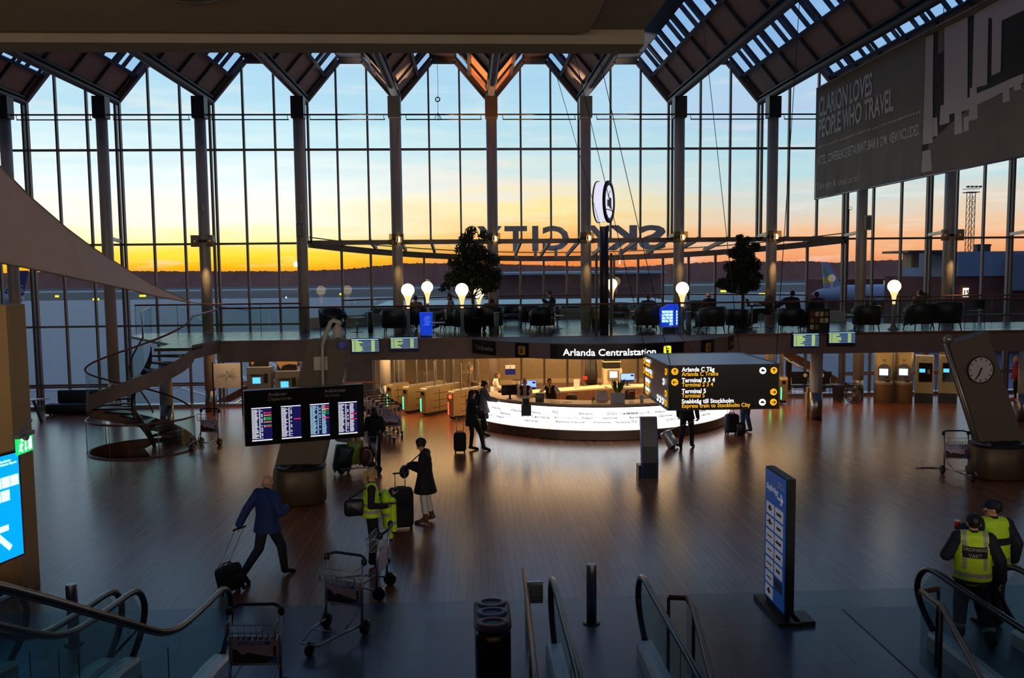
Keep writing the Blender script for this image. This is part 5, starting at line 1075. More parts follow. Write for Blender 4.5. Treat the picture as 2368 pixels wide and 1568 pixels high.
for xp, lb in ((2135, 'beside the rounded kiosks'), (2190, 'nearest the clock pylon')):
    p = at(xp, 930, z=0); t = thing('ticket_machine', 'square tan ticket machine with a dark base and recess, '+lb, 'kiosk', p, rad(-26), 'square ticket machines'); hk = 1.8
    c = MB(); c.box((0, 0, hk/2+.18), (.62, .55, hk-.36)); part('cabinet', c, 'gatemetal', t); c = MB(); c.box((0, 0, .19), (.63, .56, .38)); part('dark_base', c, 'darksteel', t)
    c = MB(); c.box((.03, -.29, 1.18), (.46, .05, .72)); part('recess', c, 'blackgloss', t); c = MB(); c.box((-.08, -.32, 1.25), (.2, .02, .14)); part('screen', c, 'screencyan', t); c = MB(); c.box((.14, -.32, 1.22), (.09, .02, .18)); part('card_reader', c, 'ledgreen' if False else 'greymetal', t)
    c = MB()
    for sx in (-.3, .3): c.box((sx, -.285, 1.08), (.03, .03, 1.44))
    part('yellow_edge', c, 'cardyellow', t); c = MB(); c.tube([(-.1, -.285, 1.68), (0, -.285, 1.63), (.1, -.285, 1.68)], .01, 5); part('emblem', c, 'brass', t)
mat('posterwarm', (205, 165, 115), .6, noise=.05)
for xp, yp, lb in ((598, 868, 'left of the pair behind the flight board'), (663, 877, 'right of the pair behind the flight board')):
    p = at(xp, yp, Y=31.3); zt = at(xp, yp-18, Y=31.3).z; t = thing('poster_machine', 'brown ticket machine topped by a city poster, '+lb, 'kiosk', (p.x, 31.3, 0), 0, 'poster topped ticket machines'); sc = 31.3/1960
    w = 54*sc; c = MB(); c.box((0, .25, zt/2), (w, .5, zt)); part('cabinet', c, 'greymetal', t); zs = at(xp, yp+12, Y=31.3).z
    c = MB(); c.box((-.08, -.01, zs), (.28, .03, .22)); part('screen', c, 'screencyan', t); c = MB(); c.box((.26, -.01, zs+.08), (.14, .04, .34)); part('card_reader', c, 'black', t); c = MB(); c.box((-.08, -.02, zs+.2), (.44, .05, .05)); part('hood', c, 'darksteel', t)
    z0 = zt+.02; c = MB(); c.box((.02, .05, z0+.28), (.74, .05, .56)); ps = part('poster', c, 'posterwarm', t)
    c = MB(); c.box((.02, .02, z0+.49), (.36, .01, .05)); c.box((.02, .02, z0+.40), (.3, .01, .05)); part('poster_band', c, 'cardblue', ps)
    c = MB(); c.add([V((-.34, .02, z0+.02)), V((.38, .02, z0+.02)), V((.38, .02, z0+.22)), V((.1, .02, z0+.25)), V((-.12, .02, z0+.2)), V((-.22, .02, z0+.06)), V((-.34, .02, z0+.28))], [(0, 1, 2, 3, 4, 5, 6)]); part('poster_skyline', c, 'black', ps)
# transit map on two posts
p = at(527, 898, Y=31.2); t = thing('map_board', 'pale transit map board on two dark posts', 'board', (p.x, 31.2, 0)); z0, z1 = at(527, 897, Y=31.2).z, at(527, 841, Y=31.2).z; w = 62/1960*31.2
c = MB(); c.box((0, 0, (z0+z1)/2), (w, .04, z1-z0)); pb = part('map_panel', c, 'paper', t)
for sx in (-1, 1): c = MB(); c.box((sx*(w/2+.02), 0, (z1+.05)/2), (.05, .06, z1+.05)); part('post', c, 'black', t)
c = MB(); random.seed(8)
for k in range(16):
    a = random.uniform(0, 2*pi); r1, r2 = random.uniform(.02, .1), random.uniform(.2, .4); c.bar((r1*cos(a), -.024, (z0+z1)/2+r1*sin(a)*.8), (r2*cos(a+.2), -.024, (z0+z1)/2+r2*sin(a+.2)*.8), .008, .004, (0, 1, 0))
part('map_lines', c, 'textgrey', pb)
# wheelchair, lounge seats, bin
p = at(1968, 930, z=0); t = thing('wheelchair', 'folded out black wheelchair with blue stickers near the kiosks', 'wheelchair', p, rad(65)); 
for sx in (-1, 1):
    c = MB(); Mw = Matrix.Rotation(pi/2, 3, 'Y'); ring = [V((sx*.3, -.1+.3*cos(a), .3+.3*sin(a))) for a in [k*2*pi/24 for k in range(24)]]; c.tube(ring, .02, 6, True); wl = part('wheel', c, 'black', t)
    c = MB(); [c.tube([(sx*.3, -.1, .3), (sx*.3, -.1+.29*cos(k*pi/6), .3+.29*sin(k*pi/6))], .006, 4) for k in range(12)]; c.tube([q+V((sx*.04, 0, 0)) for q in [V((sx*.3, -.1+.26*cos(a), .3+.26*sin(a))) for a in [k*2*pi/24 for k in range(24)]]], .008, 5, True); c.ball((sx*.31, -.1, .3), .05, 8); part('spokes', c, 'alu', wl)
    c = MB(); c.lathe([(.08, -.02), (.08, .02)], (sx*.24, .42, .09), 14, M=Mw); part('front_caster', c, 'black', t)
    c = MB(); c.tube([(sx*.24, -.32, .95), (sx*.24, -.28, .5), (sx*.24, .2, .5), (sx*.22, .45, .2)], .015, 6); c.tube([(sx*.24, -.28, .7), (sx*.24, .12, .7), (sx*.24, .15, .5)], .015, 6); part('side_frame', c, 'darksteel', t)
    c = MB(); c.box((sx*.13, .55, .12), (.18, .2, .02)); part('footplate', c, 'black', t)
c = MB(); c.box((0, -.02, .5), (.46, .46, .05)); part('seat', c, 'black', t); c = MB(); c.box((0, -.3, .76), (.46, .03, .42)); part('backrest', c, 'black', t)
c = MB(); c.box((-.1, -.32, .82), (.13, .01, .18)); c.box((.1, -.32, .79), (.11, .01, .12)); part('sticker', c, 'screencyan', t)
for xp, lb in ((1853, 'left of the right hand pillar'), (1905, 'right of the right hand pillar')):
    p = at(xp, 920, z=0); t = thing('priority_seat', 'black bench seat with a round white wheelchair mark, '+lb, 'seat', p, rad(180), 'priority seats'); c = MB(); c.box((0, 0, .46), (.76, .45, .06)); part('seat', c, 'black', t); c = MB(); c.box((0, .23, .78), (.78, .05, .5)); bkr = part('backrest', c, 'leather', t)
    for sx in (-.34, .34): c = MB(); c.tube([(sx, .2, .8), (sx, .2, 0)], .015, 6); c.tube([(sx, -.18, .46), (sx, -.18, 0)], .015, 6); part('leg', c, 'alu', t)
    t.rotation_euler = (0, 0, 0)
    c = MB(); c.lathe([(.08, 0), (.08, .01)], (.0 if xp > 1880 else .22, .2, .88), 18, M=Matrix.Rotation(pi/2, 3, 'X')); part('round_mark', c, 'paper', bkr)
p = at(1938, 924, z=0); t = thing('waste_box', 'black tapered waste box left of the wheelchair', 'bin', p); c = MB(); c.loft([((0, 0, 0), .2, .18), ((0, 0, .55), .26, .24)], 4, False); part('body', c, 'black', t); c = MB(); c.loft([((0, 0, .55), .29, .27), ((0, 0, .6), .29, .27)], 4, False); part('lid', c, 'darksteel', t)
# sofa and work table at far left
p = at(162, 960, z=0); t = thing('sofa', 'long black sofa in front of the windows, left of the spiral stair', 'sofa', p); wd = 112/1960*p.y
c = MB(); c.rbox((0, .4, .22), (wd, .8, .36), .05); part('seat_base', c, 'leather', t); c = MB(); c.rbox((.06, .72, .52), (wd-.25, .24, .66), .06); part('backrest', c, 'leather', t)
c = MB(); [c.box((sx*(wd/2-.15), .1, .02), (.06, .06, .04)) for sx in (-1, 1)]; part('foot', c, 'black', t)
p = at(55, 978, z=0); t = thing('work_table', 'pale topped work table on splayed dark legs at the left edge', 'table', p); mat('tabletop', (190, 180, 172), .35)
c = MB(); c.prism([V((-.9, -.1, .74)), V((-.1, -.2, .74)), V((.62, .65, .74)), V((-.9, .75, .74))], (0, 0, .035)); part('table_top', c, 'tabletop', t)
for a, b_ in (((.25, .25), (.6, .05)), ((-.1, .1), (-.05, -.1)), ((-.7, .6), (-.85, .7))): c = MB(); c.bar((*a, .74), (*b_, 0), .07, .07); part('leg', c, 'black', t)
p = at(34, 985, z=0); wire_chair('side_chair', (p.x, p.y-.3, 0), -60, 'dark side chair with wire legs tucked at the work table', 'black')

# ================================================================ trolleys
mat('adboard', (200, 180, 200), .55, noise=.05); mat('adblue', (40, 120, 215), .5); mat('addark', (60, 40, 40), .6)
def trolley_proto():
    t = thing('luggage_trolley', '', 'trolley'); U = [V((s_*.29, -.30, .12)) for s_ in (-1, 1)]
    c = MB()
    for s_ in (-1, 1): c.tube([(s_*.29, -.28, .14), (s_*.29, -.34, .98)], .018, 8); c.tube([(s_*.29, -.28, .14), (s_*.24, .1, .17), (s_*.13, .5, .15)], .018, 8); c.tube([(s_*.29, -.3, .40), (s_*.2, -.02, .17)], .012, 6)
    c.tube([(-.13, .5, .15), (.13, .5, .15)], .018, 8); c.tube([(-.2, .12, .17), (.2, .12, .17)], .012, 6); c.tube([(-.29, -.3, .38), (.29, -.3, .38)], .012, 6); part('frame', c, 'alu', t)
    c = MB()
    for k in range(9): x = -.27+k*.0675; c.tube([(x, -.34, .74), (x, -.16, .72), (x, -.13, .92)], .004, 4)
    for y, z in ((-.13, .92), (-.145, .82), (-.16, .72), (-.34, .74), (-.25, .73)): c.tube([(-.28, y, z), (.28, y, z)], .006, 5)
    for s_ in (-1, 1): c.tube([(s_*.28, -.34, .92), (s_*.28, -.13, .92)], .006, 5); c.tube([(s_*.28, -.34, .74), (s_*.28, -.16, .72), (s_*.28, -.13, .92)], .006, 5)
    part('basket', c, 'alu', t)
    c = MB(); c.tube([(-.3, -.34, .97), (-.29, -.4, 1.02), (-.2, -.44, 1.04), (.2, -.44, 1.04), (.29, -.4, 1.02), (.3, -.34, .97)], .02, 8); h_ = part('handle', c, 'black', t)
    for s_ in (-1, 1): c = MB(); c.ball((s_*.3, -.36, .99), (.04, .05, .06), 10); part('brake_grip', c, 'black', h_)
    c = MB(); c.box((0, -.30, .55), (.54, .025, .32)); a_ = part('ad_board', c, 'adboard', t)
    c = MB(); c.box((0, -.284, .645), (.36, .006, .045)); part('ad_band', c, 'adblue', a_)
    letters('TA PENDELN', .042, frame((.165, -.279, .632), (-1, 0, 0), (0, 0, 1)), a_, 'paper', bold=.001, wide=1.15)
    c = MB(); c.add([V((.26, -.284, .40)), V((-.2, -.284, .40)), V((-.24, -.284, .47)), V((-.05, -.284, .50)), V((.08, -.284, .53)), V((.14, -.284, .50)), V((.2, -.284, .56)), V((.26, -.284, .58))], [tuple(range(8))]); c.box((-.23, -.284, .54), (.03, .006, .12)); part('ad_skyline', c, 'addark', a_)
    c = MB(); c.add([V((-.26, -.282, .40)), V((-.26, -.282, .48)), V((-.12, -.282, .40))], [(0, 1, 2)]); part('ad_corner', c, 'adblue', a_)
    for s_ in (-1, 1):
        c = MB(); c.lathe([(.05, -.03), (.1, -.028), (.1, .028), (.05, .03)], (s_*.31, -.33, .1), 18, M=Matrix.Rotation(pi/2, 3, 'Y')); w_ = part('wheel', c, 'blackrub', t); c = MB(); c.bar((s_*.31, -.31, .2), (s_*.31, -.33, .1), .08, .05); part('wheel_fork', c, 'black', w_)
    c = MB(); c.lathe([(.04, -.025), (.085, -.022), (.085, .022), (.04, .025)], (0, .5, .085), 18, M=Matrix.Rotation(pi/2, 3, 'Y')); w_ = part('front_wheel', c, 'blackrub', t); c = MB(); c.bar((0, .48, .17), (0, .5, .085), .08, .05); part('wheel_fork', c, 'black', w_)
    return t
tro0 = trolley_proto(); tf_ = [True]
def trolley(xp, yp, rz, lb, Y=None, sc=1.0):
    p = at(xp, yp, z=0) if Y is None else V((at(xp, yp, Y=Y).x, Y, 0))
    if tf_[0]: tf_[0] = False; o = tro0; o.location = p; o.rotation_euler = (0, 0, rad(rz)); o['label'] = lb; o['group'] = 'luggage trolleys'
    else: o = dup(tro0, p, rad(rz), lb)
    o.scale = (sc,)*3; return o
trolley(768, 1480, 155, 'empty luggage trolley with a poster board, nearest on the stone floor', sc=1.06)
trolley(842, 1368, 80, 'empty luggage trolley seen from behind at the hi-vis woman', sc=1.05)
trolley(576, 1640, 178, 'luggage trolley cut off by the bottom edge beside the escalators', sc=1.06)
trolley(2224, 1102, 175, 'empty luggage trolley against the bin under the clock pylon', sc=1.02)
trolley(470, 1034, 160, 'lone luggage trolley right of the spiral stair', sc=1.05)
for k in range(6):
    p = at(908-k*9.5, 1018-k*7.5, z=0); trolley(908-k*9.5, 1018-k*7.5, 190, 'luggage trolley in the nested row by the pillar, '+('front one with a full poster board' if k == 0 else ['second', 'third', 'fourth', 'fifth', 'last'][k-1]+' from the front'), sc=1.02)
LT = trolley(836, 1092, 112, 'loaded luggage trolley with suitcases beside the woman in black', sc=1.05)

# ================================================================ bins, bollards, totem, standing sign
def tri_bin(loc, rz, L_, W_, H_, lb, holes=('greymetal', 'cardblue', 'red'), m='blackgloss'):
    t = thing('recycling_bin', lb, 'bin', loc, rz); c = MB(); c.rbox((0, 0, H_/2), (W_, L_, H_-.04), W_*.45, 6); part('body', c, m, t); c = MB(); c.rbox((0, 0, H_), (W_+.02, L_+.02, .06), W_*.45, 6); part('rim', c, 'black', t)
    for k, hm in enumerate(holes):
        y = (k-1)*L_*.3; c = MB(); r1 = W_*.40; c.lathe([(r1*1.05, 0), (r1*1.05, .018), (r1*.72, .022), (r1*.62, .0)], (0, y, H_+.03), 24, sx=1.08, sy=L_*.3/W_*1.1, caps=False); l_ = part('hole_ring', c, hm, t); c = MB(); c.lathe([(r1*.7, 0), (r1*.7, .006)], (0, y, H_+.03), 24, sx=1.08, sy=L_*.3/W_*1.1); part('opening', c, 'black', l_)
    return t
mat('mauve', (120, 70, 84), .5); mat('slate', (80, 96, 130), .5); mat('binbronze', (96, 80, 60), .5, .5)
pn_, pf_ = at(1138, 1458, z=1.0), at(1138, 1380, z=1.0); tri_bin(((pn_.x+pf_.x)/2, (pn_.y+pf_.y)/2, 0), 0, pf_.y-pn_.y, .43, .97, 'dark three hole recycling bin in the foreground by the escalators', ('mauve', 'slate', 'greymetal'), 'blackgloss')
p = at(687, 1126, z=.4); tri_bin((p.x+.06, YP+.02, 0), pi/2+rad(8), 1.12, .86, .84, 'bronze three hole recycling bin wrapped around the foot of the left pylon', ('black', 'black', 'greymetal'), 'binbronze')
p = at(2345, 1085, z=.4); tri_bin((p.x+.1, YR_-.1, 0), pi/2-rad(10), 1.25, .95, .84, 'dark three hole recycling bin around the foot of the clock pylon', ('black', 'black', 'greymetal'), 'binbronze')
def bollard(xp, yb, yt, lb):
    p = at(xp, yb, z=0); h = at(xp, yt, Y=p.y).z; t = thing('bollard', lb, 'bollard', p); c = MB(); c.lathe([(.075, 0), (.075, h), (.07, h+.01)], n=24); part('shaft', c, 'steel', t); c = MB(); c.lathe([(.13, 0), (.13, .02), (.075, .025)], n=24); part('base_ring', c, 'darksteel', t)
bollard(172, 1492, 1352, 'steel bollard between the left escalators'); bollard(1368, 1443, 1306, 'steel bollard in the middle of the descending escalator landing')
a, b_ = at(1480, 1101, z=0), at(1522, 1108, z=0); p = (a+b_)/2; hT = at(1500, 966, Y=p.y).z
mat('totemblue', (16, 60, 130), .4); mat('totemdark', (8, 22, 46), .35); t = thing('slim_totem', 'slim dark blue curved totem standing in front of the counter', 'totem', (p.x, p.y, 0)); wT = 40/1960*p.y
c = MB()
pr = [(.0, 0), (-.02, .4), (.02, .8), (.09, 1.2), (.16, hT)]
for s_, nm in ((0, 'face_panel'),):
    vs_ = [V((x, y0_+q[0], q[1])) for q in pr for (x, y0_) in ((-wT/2, -.1), (wT/2, -.1), (wT/2, .04), (-wT/2, .04))]; c.add(vs_, [(3, 2, 1, 0), tuple(len(vs_)-4+j for j in range(4))]+[(4*k+j, 4*k+(j+1) % 4, 4*k+4+(j+1) % 4, 4*k+4+j) for k in range(len(pr)-1) for j in range(4)])
part('body', c, 'totemblue', t); c = MB()
vs_ = [V((x, q[0]-.106, q[1])) for q in pr[0:] for x in (-wT*.38, wT*.38)]; c.add(vs_, [(2*k, 2*k+1, 2*k+3, 2*k+2) for k in range(len(pr)-1)]); part('front_panel', c, 'totemdark', t)
c = MB(); c.box((-wT*.35, .1, .16), (wT*.6, .3, .32)); part('base_box', c, 'darksteel', t)
# standing blue directory
XSg, y0_, y1_ = 4.53, 11.81, 12.69; zT = 2.15; t = thing('standing_sign', 'tall blue standing directory headed SkyBridge with white tiles', 'sign', (XSg, y1_, 0)); Lx = y1_-y0_
c = MB(); c.box((.07, -Lx/2, .12+(zT-.12)/2), (.13, Lx, zT-.12)); part('frame', c, 'black', t)
c = MB(); c.box((-.002, -Lx/2, .12+(zT-.12)/2), (.012, Lx-.05, zT-.17)); fc = part('face', c, 'posterblue', t)
c = MB(); c.box((.05, -Lx/2, .03), (.34, 1.12, .06)); part('foot_plate', c, 'black', t); c = MB(); c.box((.28, -Lx+.12, .03), (.3, .4, .06)); c.box((.06, -Lx/2, .09), (.08, Lx-.1, .06)); part('foot_block', c, 'darksteel', t)
Fs = lambda u, z: frame((-.010, -u, z), (0, -1, 0), (0, 0, 1))
letters('SkyBridge', .125, Fs(.08, 1.83), fc, 'tilewhite', bold=.001); letters('Stockholm\nArlanda Airport', .045, Fs(.55, 2.0), fc, 'paper')
c = MB()
for p1, p2 in (((.54, 1.79), (.76, 1.79)), ((.76, 1.79), (.68, 1.87)), ((.76, 1.79), (.68, 1.71))): c.bar((-.012, -p1[0], p1[1]), (-.012, -p2[0], p2[1]), .04, .004, (1, 0, 0))
part('arrow', c, 'tilewhite', fc)
for k in range(13):
    col_, r_ = k % 2, k//2; u = .09+.37*col_; z = 1.46-.215*r_-(0 if col_ == 0 else .0); c = MB(); c.box((-.010, -u-.16, z+.085), (.006, .32, .175)); tl = part('tile', c, 'tilewhite' if k != 11 else 'totemblue', fc)
    c = MB(); c.box((-.014, -u-.16, z+.09), (.004, .16+.03*(k % 3), .02+.02*(k % 2)))
    if k in (0, 2, 12): c.lathe([(.045, 0), (.045, .004)], (-.013, -u-.16, z+.1), 16, M=Matrix.Rotation(-pi/2, 3, 'Y'))
    part('tile_print', c, 'textgrey' if k % 3 else 'black', tl)
# small litter on the floor
for xp, yp, nm, lb in ((1405+738, 1083, 'paper_scrap', 'crumpled dark scrap lying on the planks right of the counter'),):
    p = at(xp, yp, z=0); c = MB(); c.add([V((-.25, -.05, .004)), V((.2, -.08, .01)), V((.3, .05, .004)), V((-.1, .07, .02))], [(0, 1, 2, 3)]); c.tube([(-.3, 0, .01), (.1, .08, .01), (.35, -.04, .01)], .008, 5); solo(nm, c, 'addark', lb, 'litter', p)

# ================================================================ escalators
mat('dimred', (190, 40, 40), .5, e=.5, noise=0); mat('dimgreen', (40, 220, 110), .5, e=.8, noise=0)
def escalator(x0, x1, up, lb, wood=None):
    t = thing('escalator', lb, 'escalator', ((x0+x1)/2, 11.0, 0)); w = (x1-x0)/2
    nose = [(10.86, .2), (11.2, .42), (11.36, .66), (11.28, .9), (11.02, 1.05)]
    if up: run = [(10.4, 1.12), (9.9, 1.17), (9.4, 1.24), (9.0, 1.36), (8.6, 1.55), (7.6, 2.11), (5.4, 3.3), (2.6, 4.6), (2.0, 4.7), (1.2, 4.7)]
    else: run = [(10.4, 1.05), (9.6, 1.05), (8.4, 1.05), (7.8, 1.0), (7.2, .78), (6.2, .2), (2.0, -2.2)]
    P_ = nose+run; dk = [(10.86, .22)]+[(y, z-.82) for y, z in run]
    for s_ in (-1, 1):
        c = MB(); pts = [V((s_*w, y-11, z)) for y, z in P_]
        # smooth the rail
        sm = []
        for k in range(len(pts)-1):
            for q in range(4):
                u = q/4; p0, p1, p2, p3 = pts[max(k-1, 0)], pts[k], pts[k+1], pts[min(k+2, len(pts)-1)]; sm.append(.5*((2*p1)+(p2-p0)*u+(2*p0-5*p1+4*p2-p3)*u*u+(3*p1-p0-3*p2+p3)*u**3))
        sm.append(pts[-1]); c.tube(sm, .042, 10); part('handrail', c, 'blackrub', t)
        c = MB(); hi = [V((s_*w, y-11, z)) for y, z in [(11.3, .68), (11.0, 1.0)]+[(y, z-.04) for y, z in run]]; lo = [V((s_*w, 10.95-11, .22)), V((s_*w, 10.9-11, .22))]+[V((s_*w, y-11, z-.8)) for y, z in run]
        c.add(hi+lo, [(k, k+1, len(hi)+k+1, len(hi)+k) for k in range(len(hi)-1)]); gp = part('glass_balustrade', c, 'escglass', t)
        for yy in range(-2, -9, -2):
            zz = [z for (y, z) in run if abs(y-11-yy) < .9]
            if zz: c = MB(); c.box((s_*w, yy, zz[0]-.42), (.006, .012, .74)); part('glass_joint', c, 'darksteel', gp)
        c = MB(); d_ = [V((0, y-11, z)) for y, z in dk]; prof = [(-.12, -.25), (.12, -.25), (.12, -.02), (.09, .03), (-.09, .03), (-.12, -.02)]
        vs_ = [V((s_*w+a, p.y, p.z+b_)) for p in d_ for a, b_ in prof]; n = 6; c.add(vs_, [tuple(range(n)), tuple(len(vs_)-1-j for j in range(n))]+[(n*k+j, n*k+(j+1) % n, n*k+n+(j+1) % n, n*k+n+j) for k in range(len(d_)-1) for j in range(n)]); part('deck', c, 'escdeck', t)
    c = MB(); st = [(y, z-1.07) for y, z in run]
    L_ = []; y = 9.6
    def zs(y):
        for (ya, za), (yb_, zb2) in zip(st, st[1:]):
            if yb_ <= y <= ya: return za+(zb2-za)*(ya-y)/(ya-yb_)
        return st[-1][1]
    while y > (2.4 if up else 2.2): c.box((0, y-11-.2, zs(y)-.06), (2*w-.2, .4, .12)); c.box((0, y-11, zs(y)-.12), (2*w-.2, .02, .25)); y -= .4
    part('steps', c, 'darksteel', t); c = MB(); c.box((0, 10.3-11, .02), (2*w-.18, 1.3, .02)); part('comb_plate', c, 'plate', t)
    if up:
        c = MB(); c.prism([V((-w, 9.3-11, -.05)), V((-w, 1.6-11, 3.55)), V((-w, 1.6-11, 2.6)), V((-w, 8.2-11, -.1))], (2*w, 0, 0)); part('truss_cladding', c, 'greymetal', t)
    c = MB(); c.box(((w-.1) if up else .1-w, 10.75-11, .16), (.04, .06, .03)); part('indicator', c, 'dimred' if up else 'dimgreen', t)
    return t
escalator(-4.45, -3.3, True, 'rising escalator at lower left, the right one of the pair'); escalator(-6.0, -4.75, True, 'rising escalator at lower left, the left one of the pair')
escalator(1.06, 2.28, False, 'descending escalator at the bottom middle'); escalator(6.26, 7.44, False, 'descending escalator at lower right where the guards stand')
def wood_rail(name, lb, pts, drop, posts):
    t = thing(name, lb, 'railing', (pts[0][0], pts[0][1], 0)); o = t.location; P_ = [V(p)-o for p in pts]; c = MB(); c.tube(P_, .035, 8); part('handrail', c, 'rail', t)
    c = MB()
    for a, b_ in zip(P_, P_[1:]):
        if (b_-a).length > .3: c.quad(V((a.x, a.y, .08)), V((b_.x, b_.y, .08)), b_-V((0, 0, .08)), a-V((0, 0, .08)))
    part('glass_panel', c, 'escglass', t)
    for q in posts: c = MB(); c.tube([(q[0]-o.x, q[1]-o.y, 0), (q[0]-o.x, q[1]-o.y, q[2])], .022, 8); part('post', c, 'darksteel', t)
    return t
g1, g2 = at(1212, 1318, z=1.05), at(1238, 1568, z=1.05); tA = wood_rail('well_railing', 'wooden handrail with glass on the left side of the middle escalator well', [g1, g2, V((g2.x, 5.5, 1.05))], 0, [(g1.x+.02, g1.y-.2, 1.0), (g2.x, g2.y+.6, 1.0)])
c = MB(); q_ = at(1237, 1372, z=.95); t = thing('louvre_panel', 'small ribbed grey panel fixed beside the left wooden handrail', 'panel', q_); 
for k in range(10): c.box((0, 0, -.12+k*.026), (.21, .03, .02))
part('slats', c, 'greymetal', t); c = MB(); c.box((0, 0, .15), (.22, .05, .02)); c.bar((-.05, .02, .14), (-.12, .05, .10), .02, .02); part('top_cap', c, 'alu', t)
q1, q2, q3, q4 = at(1546, 1381, z=1.05), at(1588, 1383, z=1.05), at(1604, 1408, z=1.05), at(1645, 1568, z=1.05); wood_rail('well_railing', 'dark wooden handrail with glass on the right side of the middle escalator well', [q1, q2, q3, q4, V((q4.x, 5.5, 1.0))], 0, [(q1.x, q1.y, 1.05), (q3.x, q3.y, 1.05)])
q1, q2, q3, q4 = at(2170, 1362, z=1.05), at(2131, 1367, z=1.05), at(2178, 1402, z=1.05), at(2268, 1568, z=1.05); wood_rail('well_railing', 'reddish wooden handrail beside the right hand escalator', [q1, q2, q3, q4, V((q4.x, 5.5, 1.0))], 0, [(q1.x, q1.y, 1.05), (q3.x, q3.y, 1.05)])

# ================================================================ spiral stair
t = thing('spiral_stair', 'spiral staircase with a grey ribbon side and glass balustrade at left', 'stairs', (SC.x, SC.y, 0)); ro, ri = SR-.05, .32; n_st = 17
th = lambda s: rad(12-345*s)                 # s 0 at the mezzanine, 1 at the hall floor
hz = lambda s: ZM*(1-s)
Pp = lambda s, r, dz=0: V((r*cos(th(s)), r*sin(th(s)), hz(s)+dz))
for k in range(1, n_st):
    s0, s1 = (k-.5)/n_st, (k+.6)/n_st; c = MB(); z = ZM*(1-k/n_st)-.0; ring = []
    for a, r in ((s0, ri), (s0, ro), ((s0+s1)/2, ro), (s1, ro), (s1, ri)): ring.append(V((r*cos(th(a)), r*sin(th(a)), z-.06)))
    c.prism(ring, (0, 0, .05)); part('step', c, 'darksteel', t)
for k in range(1, 6):
    s0, s1 = 1.0+(k-.5)/n_st, 1.0+(k+.6)/n_st; c = MB(); z = -ZM*k/n_st; c.prism([V((r*cos(th(a)+.9), r*sin(th(a)+.9), z-.06)) for a, r in ((s0, ri), (s0, ro), (s1, ro), (s1, ri))], (0, 0, .05)); part('step', c, 'darksteel', t)
M_ = 60
c = MB(); vs_ = [Pp(k/M_, r, dz) for k in range(M_+1) for r, dz in ((ro, -.36), (ro+.05, -.36), (ro+.05, .06), (ro, .06))]; c.add(vs_, [(3, 2, 1, 0), tuple(4*M_+j for j in range(4))]+[(4*k+j, 4*k+(j+1) % 4, 4*k+4+(j+1) % 4, 4*k+4+j) for k in range(M_) for j in range(4)])
q0 = V((xm0-SC.x, YM-SC.y, ZM-.36)); a0_ = Pp(0, ro+.03, -.15); c.bar(a0_, V((q0.x, q0.y, ZM-.18)), .06, .42); part('outer_stringer', c, 'fascia', t)
c = MB(); vs_ = [Pp(k/M_, r, dz) for k in range(M_+1) for r, dz in ((ri-.03, -.3), (ri, -.3), (ri, .05), (ri-.03, .05))]; c.add(vs_, [(3, 2, 1, 0), tuple(4*M_+j for j in range(4))]+[(4*k+j, 4*k+(j+1) % 4, 4*k+4+(j+1) % 4, 4*k+4+j) for k in range(M_) for j in range(4)]); part('inner_stringer', c, 'darksteel', t)
c = MB(); c.add([Pp(k/M_, ro+.03, dz) for dz in (.06, .86) for k in range(M_+1)], [(k, k+1, M_+2+k, M_+1+k) for k in range(M_)], True)
c.quad(V((q0.x, q0.y, ZM+.05)), Pp(0, ro+.03, .06), Pp(0, ro+.03, .86), V((q0.x, q0.y, ZM+.95))); part('glass_balustrade', c, 'guard', t)
c = MB(); c.tube([V((q0.x, q0.y, ZM+1.03))]+[Pp(k/M_, ro+.03, .92) for k in range(M_-2)], .03, 8); part('outer_handrail', c, 'rail', t)
c = MB(); qL = V((-11.6-SC.x, YB-.4-SC.y, ZM+1.0)); c.tube([qL, V((-10.5-SC.x, 27.6-SC.y, ZM+.98))]+[Pp(k/M_, ri-.02, .9) for k in range(11, M_-2)], .026, 8); part('inner_handrail', c, 'rail', t)
c = MB(); c.add([V((-11.6-SC.x, YB-.4-SC.y, ZM+.05)), V((-10.4-SC.x, 27.6-SC.y, ZM)), V((-10.4-SC.x, 27.6-SC.y, ZM+.92)), V((-11.6-SC.x, YB-.4-SC.y, ZM+.95))], [(0, 1, 2, 3)]); c.add([Pp(k/M_, ri-.02, dz) for dz in (.06, .84) for k in range(11, M_-1)], [(k, k+1, M_-12+k+1, M_-12+k) for k in range(M_-13)]); part('inner_glass', c, 'guard', t)
# ring guard at the hall floor
t = thing('stairwell_guard', 'round glass guard with wooden rail around the stair opening in the floor', 'railing', (SC.x, SC.y, 0)); R2 = SR+.03
g_a = [rad(155+k*5) for k in range(41)]
c = MB(); c.tube([V((R2*cos(a), R2*sin(a), .98)) for a in g_a], .032, 8); part('handrail', c, 'rail', t)
c = MB(); c.add([V((R2*cos(a), R2*sin(a), z)) for z in (.03, .95) for a in g_a], [(k, k+1, 42+k, 41+k) for k in range(40)], True); part('glass_panel', c, 'guard', t)
for k in (0, 10, 20, 30, 40): c = MB(); a = g_a[k]; c.tube([(R2*cos(a), R2*sin(a), 0), (R2*cos(a), R2*sin(a), .97)], .012, 6); part('post', c, 'alu', t)
